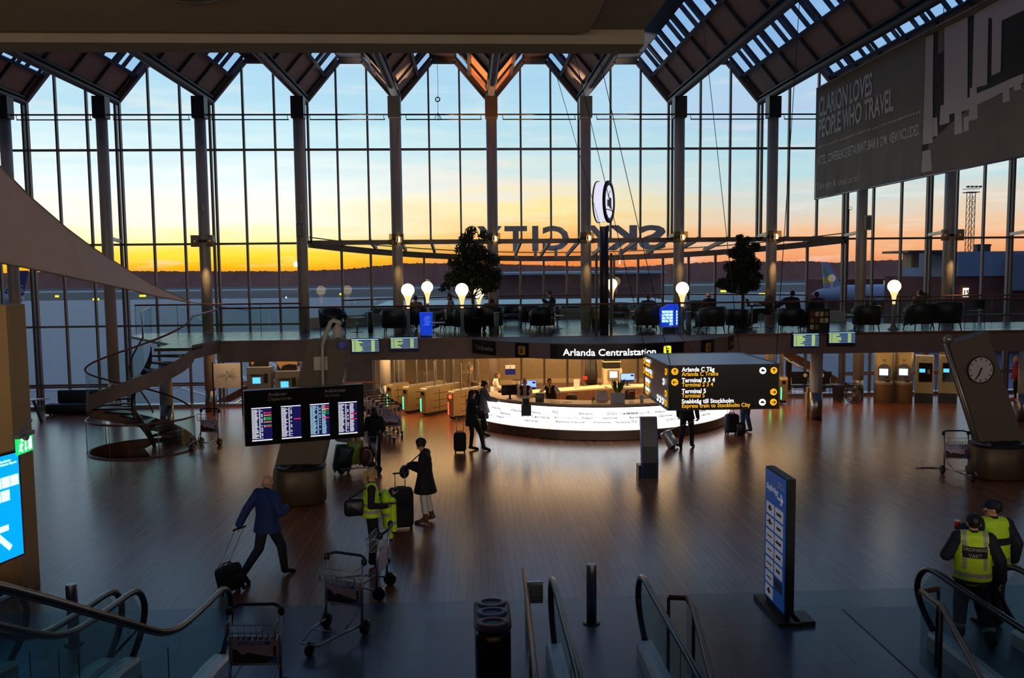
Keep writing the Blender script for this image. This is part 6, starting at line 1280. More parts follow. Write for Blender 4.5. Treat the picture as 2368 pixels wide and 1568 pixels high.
# stairs seen beyond the glass at right and left
mat('litstrip', (255, 215, 90), .5, e=1.6, ec=(255, 205, 80), noise=0); mat('stairbrown', (120, 76, 58), .7)
for xa_, ya, xb, yb, lb in ((1800, 806, 1975, 905, 'sloping brown stair flank with lit yellow strips behind the glass at right'), (690, 838, 505, 935, 'sloping brown stair flank with a lit strip behind the map board')):
    p, q = at(xa_, ya, Y=36.2), at(xb, yb, Y=36.2); t = thing('outer_stair', lb, 'stairs', p); d = q-p
    c = MB(); c.bar((0, 0, 0), d, .3, .35, (0, 1, 0)); c.v = [v_ for v_ in c.v]; part('flank', c, 'stairbrown', t); c = MB(); c.bar(V((0, -.16, -.32)), d+V((0, -.16, -.32)), .03, .3, (0, 1, 0)); part('lower_cladding', c, 'soffit', t)
    c = MB()
    for f0, f1 in ((.05, .25), (.32, .55), (.7, .9)): c.bar(d*f0+V((0, -.2, -.3)), d*f1+V((0, -.2, -.3)), .03, .05, (0, 1, 0))
    part('lit_strip', c, 'litstrip', t)
    c = MB()
    for f0 in (.15, .6, .95): z = (p+d*f0).z+4.4; c.box(d*f0+V((0, .1, -z/2-.2)), (.2, .2, z))
    part('support', c, 'darksteel', t)
# ================================================================ people
from mathutils.bvhtree import BVHTree
mat('skin', (205, 150, 120), .55, noise=.06); mat('skindark', (150, 98, 72), .55, noise=.06); mat('hairdark', (24, 18, 16), .5, noise=.3, sc=20); mat('hairblonde', (170, 136, 86), .5, noise=.3, sc=20); mat('hairbrown', (66, 42, 28), .5, noise=.3, sc=20); mat('hairgrey', (150, 125, 100), .5, noise=.3, sc=20); mat('hairorange', (200, 140, 60), .5)
mat('navy', (18, 24, 40), .8); mat('jacketblue', (16, 38, 92), .8); mat('clothblack', (20, 20, 23), .85); mat('clothgrey', (120, 122, 128), .85); mat('jeans', (50, 66, 96), .85); mat('clothwhite', (225, 222, 215), .8); mat('hivis', (196, 240, 20), .6, noise=.08); mat('reflect', (165, 160, 150), .4); mat('leatherbrown', (98, 60, 44), .6); mat('clothbrown', (92, 76, 56), .85); mat('clothred', (150, 24, 34), .8); mat('eyewhite', (225, 222, 218), .3, noise=0); mat('lips', (160, 85, 78), .5); mat('shoe', (14, 14, 15), .4); mat('tan2', (200, 170, 120), .8); mat('scarf', (150, 120, 96), .9); mat('silver', (190, 192, 196), .35, .6); mat('limegreen', (120, 145, 30), .45); mat('teal2', (22, 44, 50), .5); mat('maroon', (70, 26, 28), .6)
J0 = dict(pel=(0, 0, .96), wst=(0, 0, 1.10), ch=(0, .0, 1.30), nk=(0, 0, 1.48), hd=(0, .025, 1.635), sL=(-.18, 0, 1.43), sR=(.18, 0, 1.43), eL=(-.24, -.03, 1.15), eR=(.24, -.03, 1.15), wL=(-.25, .05, .90), wR=(.25, .05, .90), hL=(-.09, 0, .93), hR=(.09, 0, .93), kL=(-.10, .02, .50), kR=(.10, .02, .50), aL=(-.10, -.02, .085), aR=(.10, -.02, .085), tL=(-.12, .14, .035), tR=(.12, .14, .035))
SIT = dict(pel=(0, -.05, .50), wst=(0, -.08, .64), ch=(0, -.10, .84), nk=(0, -.08, 1.02), hd=(0, -.03, 1.175), sL=(-.18, -.1, .97), sR=(.18, -.1, .97), eL=(-.25, -.02, .72), eR=(.25, -.02, .72), wL=(-.16, .2, .66), wR=(.16, .2, .66), hL=(-.09, -.02, .49), hR=(.09, -.02, .49), kL=(-.12, .40, .50), kR=(.12, .40, .50), aL=(-.12, .44, .09), aR=(.12, .44, .09), tL=(-.13, .60, .035), tR=(.13, .60, .035))
def spine_ball(mb, c, r, ax): mb.ball(c, r, 16, ax.to_track_quat('Z', 'Y').to_matrix().to_3x3() if False else _axm(ax))
def _axm(z):
    z = z.normalized(); x = V((1, 0, 0)); y = z.cross(x).normalized(); x = y.cross(z); return Matrix(((x.x, y.x, z.x), (x.y, y.y, z.y), (x.z, y.z, z.z)))
def torso(mb, J, o=0, lo=True, w=1.0):
    A = _axm(J['ch']-J['pel'])
    mb.ball(J['ch'], (.155*w+o, .105*w+o, .17+o), 18, A); mb.ball(J['wst'], (.135*w+o, .095*w+o, .14+o), 18, A)
    mb.caps(J['sL']*.82+J['sR']*.18, J['sR']*.82+J['sL']*.18, .066+o); mb.caps(J['ch'], J['nk']-V((0, 0, .04)), .085+o, .06+o)
    if lo: mb.ball(J['pel'], (.160*w+o, .118*w+o, .125+o), 18, A)
def arm(mb, J, s, o=0, f=1.0, w=1.0):
    S_, E_, W_ = J['s'+s], J['e'+s], J['w'+s]; mb.ball(S_, (.062*w+o), 12)
    if f >= 1: mb.caps(S_, E_, .055*w+o, .042*w+o); mb.caps(E_, E_+(W_-E_)*min(1, f-1+.0 if f > 1 else 1), .043*w+o, .032*w+o)
    else: mb.caps(S_, S_+(E_-S_)*f, .055*w+o, .05*w+o)
def leg(mb, J, s, o=0, f=1.0, w=1.0):
    H_, K, A_ = J['h'+s], J['k'+s], J['a'+s]; mb.caps(H_, K, .083*w+o, .058*w+o); mb.caps(K, K+(A_-K)*f, .058*w+o, (.058+(.038-.058)*f)*w+o)
def hand(mb, J, s, curl=.5, n=None):
    W_, d = J['w'+s], (J['w'+s]-J['e'+s]).normalized(); sd = -1 if s == 'L' else 1
    n = V(n) if n else V((-sd, .15, 0)); n = (n-d*n.dot(d)).normalized(); x = d.cross(n)*1.0
    if x.dot(V((0, 1, 0))) < 0: x = -x                              # thumb side forwards
    P_ = lambda a, b, c: W_+d*a+x*b+n*c
    for k, (l, b) in enumerate(((.072, .030), (.082, .011), (.076, -.009), (.058, -.028))):
        mb.caps(P_(.0, b*.6, 0), P_(.085-.004*k, b, 0), .013, .0115, 8); p = P_(.087-.004*k, b, 0); c_ = curl*.9+.08*k; a = 0; q = p
        for j, fr in enumerate((.42, .32, .26)):
            a += c_*(.75 if j == 0 else .6); q2 = q+(d*cos(a)+n*sin(a))*l*fr; mb.caps(q, q2, .0095-.0008*j, .0088-.0008*j, 8); q = q2
    a = P_(.02, .022, .006); b = a+(d*.55+x*.6+n*.35).normalized()*.04; c_ = b+(d*.85+x*.15+n*.5).normalized()*.032; mb.caps(a, b, .013, .011, 8); mb.caps(b, c_, .0105, .009, 8)
def person(label, loc, rz, h=1.72, pose={}, base=J0, top=None, bottom=None, shoes='shoe', hair=('hairdark', 'short'), cap=None, skin='skin', look=(0, 0), vest=None, skirt=None, scarf=None, curl=(.45, .45), palm=(None, None), vox=.0105, far=False, hem2=None, cat='person', wf=1.0, sc_=1.0):
    t = thing('person', label, cat, loc, rad(rz)); k = h/1.75; J = {a: V(b)*k for a, b in {**base, **pose}.items()}
    cv = .0095 if not far else .015; w = wf*k
    HR = Euler((rad(look[1]), 0, rad(look[0]))).to_matrix(); hd = J['hd']; Hp = lambda x, y, z: hd+HR @ V((x, y, z))*k
    b = MB(); torso(b, J, 0, True, w)
    for s in 'LR': arm(b, J, s, 0, 2, w); leg(b, J, s, 0, 1, w); hand(b, J, s, curl[s == 'R'], palm[s == 'R']); b.caps(J['a'+s], J['t'+s], .04*k, .03*k)
    b.caps(J['nk']-V((0, 0, .06)), hd+V((0, -.012, -.05))*k, .057*k, .052*k); b.ball(Hp(0, -.008, .025), (.076*k, .096*k, .098*k), 20, HR); b.ball(Hp(0, .022, -.055), (.055*k, .062*k, .066*k), 16, HR); b.caps(Hp(0, .088, .008), Hp(0, .107, -.024), .009*k, .013*k, 8); b.ball(Hp(0, .078, -.098), .02*k, 8); b.caps(Hp(-.03, .08, .032), Hp(.03, .08, .032), .012*k, .012*k, 8)
    for s in (-1, 1): b.ball(Hp(s*.079, -.012, -.012), (.012*k, .024*k, .034*k), 10, HR)
    part('body', remesh(b, 'body', vox if not far else .013, 3), skin, t)
    if not far:
        for s in (-1, 1):
            e = MB(); e.ball(Hp(s*.031, .083, .006), .0125*k, 10); e.m = 1; e.ball(Hp(s*.031, .0915, .006), .006*k, 8); part('eye', e, ['eyewhite', 'black'], t)
        e = MB(); e.ball(Hp(0, .088, -.064), (.024*k, .008*k, .009*k), 10, HR); part('lips', e, 'lips', t)
    if bottom:
        m, o, f = (bottom+(.014, 1.0))[:3] if len(bottom) == 1 else (bottom+(1.0,))[:3]
        c = MB(); c.ball(J['pel']-V((0, 0, .0)), (.163*w+o, .12*w+o, .135+o), 18, _axm(J['ch']-J['pel'])); [leg(c, J, s, o, f, w) for s in 'LR']; bo = part('trousers', remesh(c, 'trousers', cv, 3), m, t)
        if hem2:
            bo.data.materials.append(MT['reflect'])
            for p in bo.data.polygons:
                if any(abs((p.center-(J['k'+s]+(J['a'+s]-J['k'+s])*hem2)).length) < .085 and abs((p.center-(J['k'+s]+(J['a'+s]-J['k'+s])*hem2)).dot((J['a'+s]-J['k'+s]).normalized())) < .028 for s in 'LR'): p.material_index = 1
    if skirt:
        m, z0, fl_ = skirt; c = MB(); P_ = J['pel']; c.loft([(P_+V((0, 0, .1)), .15*w, .115*w), (P_-V((0, 0, .06)), .19*w, .15*w), ((P_.x+(J['kL'].x+J['kR'].x)*.2, P_.y+(J['kL'].y+J['kR'].y)*.2, z0*k), .19*w+fl_, .16*w+fl_)], 24); part('skirt', remesh(c, 'skirt', cv, 3), m, t)
    if top:
        m, o, f, hem, fl_ = top; c = MB(); torso(c, J, o, True, w)
        if f: [arm(c, J, s, o*.9, f, w) for s in 'LR']
        if hem:
            P_, Wt = J['pel'], J['wst']; kn = (J['kL']+J['kR'])/2; g = max(0, min(.75, (P_.z-hem*k)/(P_.z-kn.z+.01))); lo = P_+(kn-P_)*g*.55; c.loft([(J['ch']-V((0, 0, .05)), .16*w+o, .115*w+o), (Wt, .15*w+o, .115*w+o), (P_, .172*w+o, .135*w+o), ((lo.x, lo.y, hem*k), .18*w+o+fl_, .15*w+o+fl_)], 28)
        c.caps(J['nk']-V((0, 0, .05)), J['nk']+V((0, .005, .012)), .075*k+o*.5, .064*k+o*.4); tp = part('top', remesh(c, 'top', cv, 3), m, t)
    if vest:
        m, o, kind = vest; c = MB(); torso(c, J, o, True, w); P_ = J['pel']; c.loft([(J['ch']-V((0, 0, .05)), .165*w+o, .12*w+o), (J['wst'], .16*w+o, .12*w+o), (P_, .168*w+o, .135*w+o), (P_-V((0, 0, .06)), .17*w+o, .14*w+o)], 28)
        me = remesh(c, 'vest', cv, 3); vo = part('vest', me, [m, 'reflect', 'clothblack'], t); zc, zw = J['ch'].z, J['wst'].z; A_ = J['ch']-J['pel']; ax_ = A_.normalized()
        for p in me.polygons:
            q = p.center-J['pel']; u = q.dot(ax_); x = p.center.x
            if kind == 'work':
                if abs(u-.05*k) < .028 or abs(u-.17*k) < .024: p.material_index = 1
            elif kind == 'guard':
                if abs(u-.02*k) < .028: p.material_index = 1
                elif abs(abs(x)-.125*k) < .025 and u > .1*k: p.material_index = 1
                if .25*k < u < .40*k and p.normal.y < -.25 and abs(x) < .15*k: p.material_index = 2
            elif kind == 'guardside':
                if abs(u-.27*k) < .05: p.material_index = 2
                elif abs(u-.02*k) < .028: p.material_index = 1
            if o and kind == 'open' and abs(x) < .06*k and p.center.y > 0: p.material_index = 1
        if kind == 'guard':
            tree_ = BVHTree.FromPolygons([v.co for v in me.vertices], [list(p.vertices) for p in me.polygons])
            for txt, uz in (('ORDNINGS', .345), ('VAKT', .265)):
                l = letters(txt, .062*k, frame((0, 0, J['pel'].z+uz*k), (1, 0, 0), (0, 0, 1)), vo, 'reflect', align='CENTER', bold=.001, ext=0)
                for v in l.data.vertices:
                    hit = tree_.ray_cast(V((v.co.x, -1, v.co.z)), V((0, 1, 0)))[0]
                    if hit is not None: v.co.y = hit.y-.006
    for s in 'LR':
        c = MB(); c.caps(J['a'+s]+V((0, -.0, 0)), J['t'+s]+(J['t'+s]-J['a'+s])*.25, .05*k, .04*k); c.ball(J['a'+s]+(J['a'+s]-J['t'+s]).normalized()*.02, (.045*k, .05*k, .05*k))
        if sc_ > 1: c.caps(J['a'+s], J['a'+s]+(J['k'+s]-J['a'+s])*.35*(sc_-1), .05*k, .058*k)
        me = remesh(c, 'shoe', .011, 2); part('shoe', me, shoes, t)
    if hair:
        m, st = hair; c = MB()
        if st != 'bald':
            c.ball(Hp(0, -.026, .037), (.085*k, .102*k, .104*k), 18, HR)
            if st in ('long', 'bob'):
                zb = -.26 if st == 'long' else -.13; c.loft([(Hp(0, -.03, .05), .082*k, .09*k), (Hp(0, -.05, -.05), .092*k, .075*k), (Hp(0, -.065, zb), .10*k, .05*k), (Hp(0, -.065, zb-.03), .07*k, .03*k)], 18)
            if st == 'pony': p0 = Hp(0, -.115, .03); c.caps(p0, p0+V((0, -.035, -.08))*k, .032*k, .04*k); c.caps(p0+V((0, -.035, -.08))*k, p0+V((0, -.03, -.22))*k, .04*k, .018*k)
            if st == 'bun': c.ball(Hp(0, -.10, .10), .05*k); c.ball(Hp(0, -.12, -.02), .045*k)
            if st == 'curly':
                random.seed(4)
                for q in range(60): a, e_ = random.uniform(0, 2*pi), random.uniform(-.4, 1.4); d = V((cos(a)*cos(e_)*.088, sin(a)*cos(e_)*.105, sin(e_)*.108)); c.ball(Hp(d.x, min(d.y, .06)-.026, d.z+.035), .022*k, 6)
        else: c.loft([(Hp(0, -.02, .0), .080*k, .1*k), (Hp(0, -.03, -.05), .074*k, .085*k)], 16)
        part('hair', remesh(c, 'hair', .009, 2 if st != 'curly' else 1), m, t)
    if cap:
        c = MB(); c.ball(Hp(0, -.012, .055), (.087*k, .107*k, .085*k), 18, HR); c.loft([(Hp(0, -.012, .02), .088*k, .108*k, rad(look[0])), (Hp(0, -.012, .06), .088*k, .108*k, rad(look[0]))], 20); cr = part('cap', remesh(c, 'cap', .009, 2), cap, t)
        c = MB(); vs_ = [Hp(.075*sin(a), .085+.085*cos(a)*(1 if abs(a) < 1.6 else 0), .035+.004*cos(a)) for a in [rad(-90+k2*12) for k2 in range(16)]]; c.prism(vs_, HR @ V((0, 0, .008))); part('brim', c, cap, cr)
    if scarf: c = MB(); c.tube([J['nk']+V((.085*k*cos(a), .07*k*sin(a)+.01, -.01+.015*sin(a))) for a in [q*2*pi/14 for q in range(14)]], .032*k, 8, True); c.caps(J['nk']+V((-.03, .1*k, -.02)), J['ch']+V((-.02, .135*k, -.03)), .03*k, .022*k); part('scarf', remesh(c, 'scarf', .01, 2), scarf, t)
    t['J'] = 0; del t['J']
    R_ = Matrix.Rotation(rad(rz), 3, 'Z'); G = lambda n, off=(0, 0, 0): V(loc)+R_ @ (J[n]+V(off)*k)
    return t, G
def suitcase(name, label, loc, rz, size, m, lean=(0, 0), grip=None, grip_h=.35, wheels=True, cat='suitcase', soft=False, wmat='blackrub'):
    """wheeled case; lean tips it about its wheels, grip is the world point of a pulled handle"""
    w, d, h = size; R_ = Matrix.Rotation(rad(lean[1]), 3, 'Y') @ Matrix.Rotation(rad(lean[0]), 3, 'X'); t = thing(name, label, cat, loc, rad(rz)); z0 = .05 if wheels else 0
    def add(c): c.v = [R_ @ q for q in c.v]; return c
    c = MB(); c.rbox((0, 0, z0+h/2), (w, d, h), .06 if not soft else .09, 4, axis='y'); part('shell', add(c), m, t)
    c = MB(); c.rbox((0, -d/2+.0, z0+h*.36), (w*.8, .03, h*.5), .03, 3, axis='y'); [c.box((x*w, 0, z0+h/2), (.012, d+.012, h*.86)) for x in (-.3, .0, .3)] if not soft else c.rbox((0, -d/2-.01, z0+h*.75), (w*.75, .03, h*.25), .03, 3, axis='y'); part('front_ribs' if not soft else 'front_pocket', add(c), m, t)
    c = MB(); c.tube([(-.09, 0, z0+h-.01), (-.08, 0, z0+h+.035), (.08, 0, z0+h+.035), (.09, 0, z0+h-.01)], .012, 6); part('carry_handle', add(c), 'black', t)
    if wheels:
        for x in (-1, 1):
            c = MB(); c.lathe([(.05, -.018), (.05, .018)], (x*(w/2-.05), d/2-.05, .05), 14, M=Matrix.Rotation(pi/2, 3, 'Y')); part('wheel', add(c), wmat, t)
            c = MB(); c.lathe([(.04, -.018), (.04, .018)], (x*(w/2-.05), -d/2+.05, .04), 12, M=Matrix.Rotation(pi/2, 3, 'Y')); part('wheel', add(c), wmat, t)
    if grip is not None or grip_h:
        top = [R_ @ V((x, d/2-.04, z0+h)) for x in (-.1, .1)]
        if grip is not None: gl_ = Matrix.Rotation(rad(-rz), 3, 'Z') @ (V(grip)-V(loc)); ends = [gl_+(a-b_)/2 for a, b_ in ((top[0], top[1]), (top[1], top[0]))]
        else: ends = [q+R_ @ V((0, 0, grip_h)) for q in top]
        c = MB(); [c.tube([a, b_], .009, 6) for a, b_ in zip(top, ends)]; th_ = part('pull_rods', c, 'alu', t); c = MB(); c.caps(ends[0]+(ends[0]-ends[1])*.15, ends[1]+(ends[1]-ends[0])*.15, .018, .018, 8); part('grip', c, 'black', th_)
    return t
G0 = lambda x, y: at(x, y, z=0)
# 1 man in the blue jacket
L1 = G0(622, 1338); P1, g1_ = person('bald man in a blue jacket striding away and pulling a black cabin bag', L1, -32, 1.78, dict(kL=(-.10, -.10, .53), aL=(-.12, -.46, .20), tL=(-.12, -.36, .06), kR=(.11, .20, .53), aR=(.11, .26, .09), tR=(.12, .42, .035), eL=(-.31, -.14, 1.18), wL=(-.37, -.26, .95), eR=(.28, .02, 1.16), wR=(.2, .24, 1.16), hd=(0, .05, 1.625)), top=('jacketblue', .035, 2, .82, .02), bottom=('navy', .02), hair=('hairgrey', 'bald'), curl=(1.1, .6), look=(0, -8), wf=1.08)
suitcase('cabin_bag', 'black soft cabin bag pulled behind the man in the blue jacket', G0(540, 1372), 58, (.44, .24, .42), 'clothblack', (-16, 0), g1_('wL', (0, 0, -.07)), soft=True)
# 2 woman in the hi-vis vest
L2 = G0(862, 1305); P2, g2_ = person('blonde woman in a yellow hi-vis vest looking down at a device', L2, -80, 1.72, dict(eR=(.25, -.02, 1.14), wR=(.15, .25, 1.10), eL=(-.23, .06, 1.16), wL=(-.20, .36, 1.22), kL=(-.1, .06, .5), aL=(-.1, .08, .085), tL=(-.11, .25, .035)), top=('clothblack', .02, 2, None, 0), bottom=('clothblack', .025), hair=('hairblonde', 'pony'), vest=('hivis', .034, 'work'), look=(0, -22), curl=(.35, .8), palm=((.2, 0, 1), None))
c = MB(); c.rbox((0, 0, 0), (.075, .15, .02), .01); solo('handheld_device', c, 'black', 'black handheld device held by the woman in the hi-vis vest', 'phone', g2_('wR', (-.02, .11, .035)), rad(-80))
jk = g2_('wL', (0, -.10, .02)); t = thing('safety_jacket', 'bright yellow safety jacket draped over the forearm of the blonde woman', 'jacket', jk, rad(-80))
c = MB(); c.loft([((0, 0, .05), .12, .05), ((0, .02, -.05), .17, .10), ((0, .03, -.28), .16, .11), ((.01, .03, -.5), .13, .09), ((.02, .03, -.62), .10, .07)], 20); me = remesh(c, 'drape', .01, 3); part('drape', me, ['hivis', 'reflect'], t)
for p in me.polygons:
    if abs(p.center.z+.36) < .03 or abs(p.center.z+.16) < .025: p.material_index = 1
for dx, dy, l_ in ((.10, .12, .66), (-.02, .06, .82)):
    c = MB(); c.caps((dx, dy, -.12), (dx+.03, dy+.02, -l_), .07, .055); me = remesh(c, 'sleeve', .01, 2); part('sleeve', me, ['hivis', 'reflect', 'clothblack'], t)
    for p in me.polygons:
        if p.center.z < -l_+.0: p.material_index = 2
        elif abs(p.center.z+l_-.16) < .03: p.material_index = 1
t = thing('shoulder_bag', 'black shoulder bag hanging behind the woman in the hi-vis vest', 'bag', g2_('pel', (0, -.30, .0)), rad(-80)); c = MB(); c.rbox((0, 0, .12), (.20, .36, .30), .07, 4, axis='x'); part('bag_body', c, 'leather', t); c = MB(); q_ = Matrix.Rotation(rad(80), 3, 'Z') @ (g2_('sR', (-.02, -.04, .06))-t.location); c.tube([(0, -.1, .26), q_, (0, .16, .26)], .014, 6); part('strap', c, 'black', t)
# 3 woman looking into her bag, with the big black case
L3 = G0(985, 1207); P3, g3_ = person('woman in a long black coat and white cropped trousers looking into her bag', L3, 82, 1.74, dict(eL=(-.22, .06, 1.15), wL=(-.12, .28, 1.2), eR=(.22, .06, 1.15), wR=(.10, .30, 1.2), hd=(0, .075, 1.62), kR=(.1, -.02, .5), aR=(.1, -.12, .085), tR=(.12, .05, .035)), top=('clothblack', .035, 2, .64, .06), bottom=('clothwhite', .02, .62), shoes='leatherbrown', hair=('hairdark', 'curly'), look=(0, -35), curl=(.7, .7), sc_=1.8)
t = thing('handbag', 'round black handbag held open by the woman in the long coat', 'bag', g3_('wL', (.05, .14, -.12)), rad(82)); c = MB(); c.ball((0, 0, 0), (.18, .10, .14), 18); part('bag_body', remesh(c, 'bag', .012, 2), 'leather', t); c = MB(); q_ = Matrix.Rotation(rad(-82), 3, 'Z') @ (g3_('sL', (.04, .06, .05))-t.location); c.tube([(-.06, -.04, .12), q_], .012, 6); part('strap', c, 'black', t)
suitcase('suitcase', 'large black upright suitcase standing beside the woman looking into her bag', G0(928, 1222), 8, (.50, .32, .78), 'clothblack', (0, 0), None, .28, soft=True)
# 4 woman with the loaded trolley
L4 = G0(868, 1086); P4, g4_ = person('woman in a black top seen from behind at a trolley loaded with cases', L4, 8, 1.64, dict(eL=(-.25, .05, 1.14), wL=(-.22, .3, 1.1), eR=(.25, .02, 1.14), wR=(.2, .25, 1.05)), top=('clothblack', .025, 2, .86, .01), bottom=('clothblack', .012), hair=('hairdark', 'bob'), scarf='scarf', look=(10, -15))
lt = V(LT.location)+V((-.12, 0, 0)); lt.z = 0
suitcase('suitcase', 'dark teal suitcase leaning on the loaded trolley', lt+V((-.42, .05, .02)), 20, (.46, .26, .68), 'teal2', (14, 8), None, 0)
suitcase('suitcase', 'lime green ribbed suitcase on the loaded trolley', lt+V((-.10, .10, .18)), 10, (.42, .24, .62), 'limegreen', (8, 6), None, 0)
t = thing('duffel_bag', 'dark grey duffel bag slumped over the teal suitcase', 'bag', lt+V((-.28, .02, .95)), rad(25)); c = MB(); c.caps((-.16, 0, 0), (.18, .02, -.08), .13, .12, 14); part('bag_body', remesh(c, 'duffel', .012, 3), 'clothgrey', t); c = MB(); c.tube([(-.1, -.1, .08), (-.05, -.12, .2), (.08, -.1, .2), (.1, -.1, .06)], .012, 6); part('strap', c, 'black', t)
t = thing('backpack', 'maroon backpack with white piping on the right of the loaded trolley', 'bag', lt+V((.26, -.02, .18)), rad(10)); c = MB(); c.rbox((0, 0, .24), (.34, .24, .5), .14, 5, axis='y'); part('bag_body', c, 'maroon', t); c = MB(); c.tube([V((.0+.12*cos(a), -.13, .28+.17*sin(a))) for a in [rad(-60+k*14) for k in range(14)]], .008, 5); part('piping', c, 'paper', t)
t = thing('tote_bag', 'cream patterned bag wedged on the loaded trolley behind the lime suitcase', 'bag', lt+V((.0, -.05, .80)), rad(10)); c = MB(); c.rbox((0, 0, .1), (.24, .14, .2), .04, 3, axis='y'); part('bag_body', c, 'tan2', t); c = MB(); c.box((.0, -.074, .1), (.04, .01, .12)); part('print', c, 'addark', t)
# 5 woman in black with the small case
L5 = G0(1092, 1043); P5, g5_ = person('woman in a black coat with one foot stretched out, beside a small black case', L5, -70, 1.76, dict(kL=(-.1, .04, .5), aL=(-.12, .0, .085), kR=(.12, .22, .52), aR=(.14, .30, .10), tR=(.16, .44, .035), tL=(-.13, .17, .035), eR=(.26, .0, 1.16), wR=(.18, .26, 1.12), eL=(-.24, .02, 1.15), wL=(-.14, .26, 1.16)), top=('clothblack', .035, 2, .74, .035), bottom=('clothblack', .009), hair=('hairdark', 'long'), look=(5, -8), sc_=1.9)
t = thing('handbag', 'grey slouchy bag on the arm of the woman in the black coat', 'bag', g5_('wR', (.06, .04, -.34)), rad(-70)); c = MB(); c.loft([((0, 0, -.16), .12, .07), ((0, 0, .0), .15, .09), ((0, 0, .16), .08, .04), ((0, 0, .30), .02, .02)], 16); part('bag_body', remesh(c, 'bag', .012, 2), 'darksteel', t)
suitcase('suitcase', 'small black upright case left of the woman in the black coat', G0(1064, 1047), 0, (.36, .22, .54), 'clothblack', (0, 0), None, .45, soft=True)
# 6 backpacker at the counter
L6 = G0(1117, 1007); P6, g6_ = person('woman with a black backpack and grey coat leaning on the lit counter', L6, -78, 1.72, dict(eR=(.24, .16, 1.2), wR=(.16, .42, 1.14), eL=(-.22, .14, 1.2), wL=(-.14, .40, 1.14), ch=(0, .03, 1.30), nk=(0, .06, 1.48), hd=(0, .10, 1.63), sL=(-.18, .05, 1.43), sR=(.18, .05, 1.43)), top=('clothgrey', .035, 2, .76, .05), bottom=('clothblack', .008), skirt=('clothblack', .56, .03), hair=('hairbrown', 'bun'), look=(0, -5), sc_=1.5)
t = thing('backpack', 'large black backpack worn by the woman in the grey coat', 'bag', g6_('wst', (0, -.24, -.1)), rad(-78)); c = MB(); c.rbox((0, 0, .22), (.34, .20, .52), .12, 5, axis='y'); part('bag_body', c, 'clothblack', t); c = MB(); [c.tube([(x, .08, .42), (x*1.05, .2, .47), (x*1.0, .34, .38), (x*1.0, .36, .2), (x, .22, .02)], .018, 6) for x in (-.13, .13)]; part('strap', c, 'black', t)
# 7, 8 clerks
q_ = at(1213, 905, Y=27.45); P7, g7_ = person('blonde ticket clerk in a black waistcoat bending over the counter', (q_.x, 27.45, 0), 178, 1.70, dict(ch=(0, .06, 1.29), nk=(0, .12, 1.45), hd=(0, .20, 1.58), sL=(-.18, .1, 1.41), sR=(.18, .1, 1.41), eL=(-.22, .18, 1.16), wL=(-.12, .36, 1.14), eR=(.22, .18, 1.16), wR=(.10, .36, 1.14)), top=('clothwhite', .018, 2, None, 0), bottom=('clothblack', .02), vest=('clothblack', .026, 'open'), hair=('hairblonde', 'bun'), look=(0, -35))
q_ = at(1275, 905, Y=27.35); P8, g8_ = person('dark haired ticket clerk with a lime scarf propped on both arms', (q_.x, 27.35, 0), 150, 1.70, dict(ch=(0, .05, 1.29), nk=(0, .10, 1.46), hd=(0, .15, 1.61), sL=(-.19, .08, 1.41), sR=(.19, .08, 1.41), eL=(-.36, .12, 1.24), wL=(-.42, .24, 1.05), eR=(.36, .12, 1.24), wR=(.44, .22, 1.05)), top=('clothwhite', .018, .75, None, 0), bottom=('clothblack', .02), vest=('clothblack', .026, ''), hair=('hairbrown', 'pony'), scarf='lime', look=(35, -8), curl=(.2, .2))
# 9, 10 behind the gates
q_ = at(1168, 880, Y=31.6); P9, g9_ = person('woman in a white top sitting on a stool with a laptop behind the counter', (q_.x-.25, 31.6, .14), -88, 1.70, base=SIT, top=('clothwhite', .02, 2, None, 0), bottom=('clothblack', .015), hair=('hairbrown', 'bob'), far=True)
t = thing('stool', 'pale stool under the woman with the laptop', 'stool', (q_.x-.28, 31.6, 0)); c = MB(); c.rbox((0, 0, .54), (.42, .42, .05), .1); part('seat', c, 'offwhite', t); c = MB(); [c.tube([(x*.16, y*.16, .52), (x*.19, y*.19, 0)], .012, 6) for x in (-1, 1) for y in (-1, 1)]; part('leg_frame', c, 'alu', t)
t = thing('laptop', 'silver laptop held by the seated woman behind the counter', 'laptop', g9_('wR', (-.16, .1, .02)), rad(-88)); c = MB(); c.box((0, .05, 0), (.32, .22, .015)); part('keyboard', c, 'silver', t); c = MB(); c.prism([V((-.16, .16, .01)), V((.16, .16, .01)), V((.16, .22, .22)), V((-.16, .22, .22))], (0, .012, 0)); part('lid', c, 'silver', t)
q_ = at(1087, 900, Y=31.2); person('person in a brown jacket standing behind the glass of the ticket gates', (q_.x, 31.2, 0), -85, 1.72, dict(eR=(.24, .04, 1.15), wR=(.2, .28, 1.05)), top=('clothbrown', .03, 2, .84, .02), bottom=('clothbrown', .02), hair=('hairdark', 'short'), far=True)
q_ = at(1195, 893, Y=31.3); suitcase('suitcase', 'olive suitcase with a raised handle right of the woman with the laptop', (q_.x, 31.3, 0), 0, (.36, .24, .56), 'scarf', (0, 0), None, .5)
# 11 man pulling the silver case
L11 = G0(1588, 1036); P11, g11_ = person('man in dark clothes pulling a silver case, partly hidden by the hanging sign', L11, -25, 1.80, dict(kL=(-.11, -.04, .52), aL=(-.13, -.26, .12), tL=(-.14, -.12, .04), kR=(.11, .14, .52), aR=(.12, .12, .09), tR=(.13, .28, .035), eR=(.27, -.06, 1.17), wR=(.32, -.1, .92)), top=('clothblack', .03, 2, .84, .02), bottom=('navy', .022), hair=('hairdark', 'short'), curl=(.5, 1.1))
suitcase('suitcase', 'silver hard case tilted behind the man at the lit counter', G0(1560, 1036), 55, (.36, .24, .50), 'silver', (-34, 0), g11_('wR', (0, 0, -.07)))
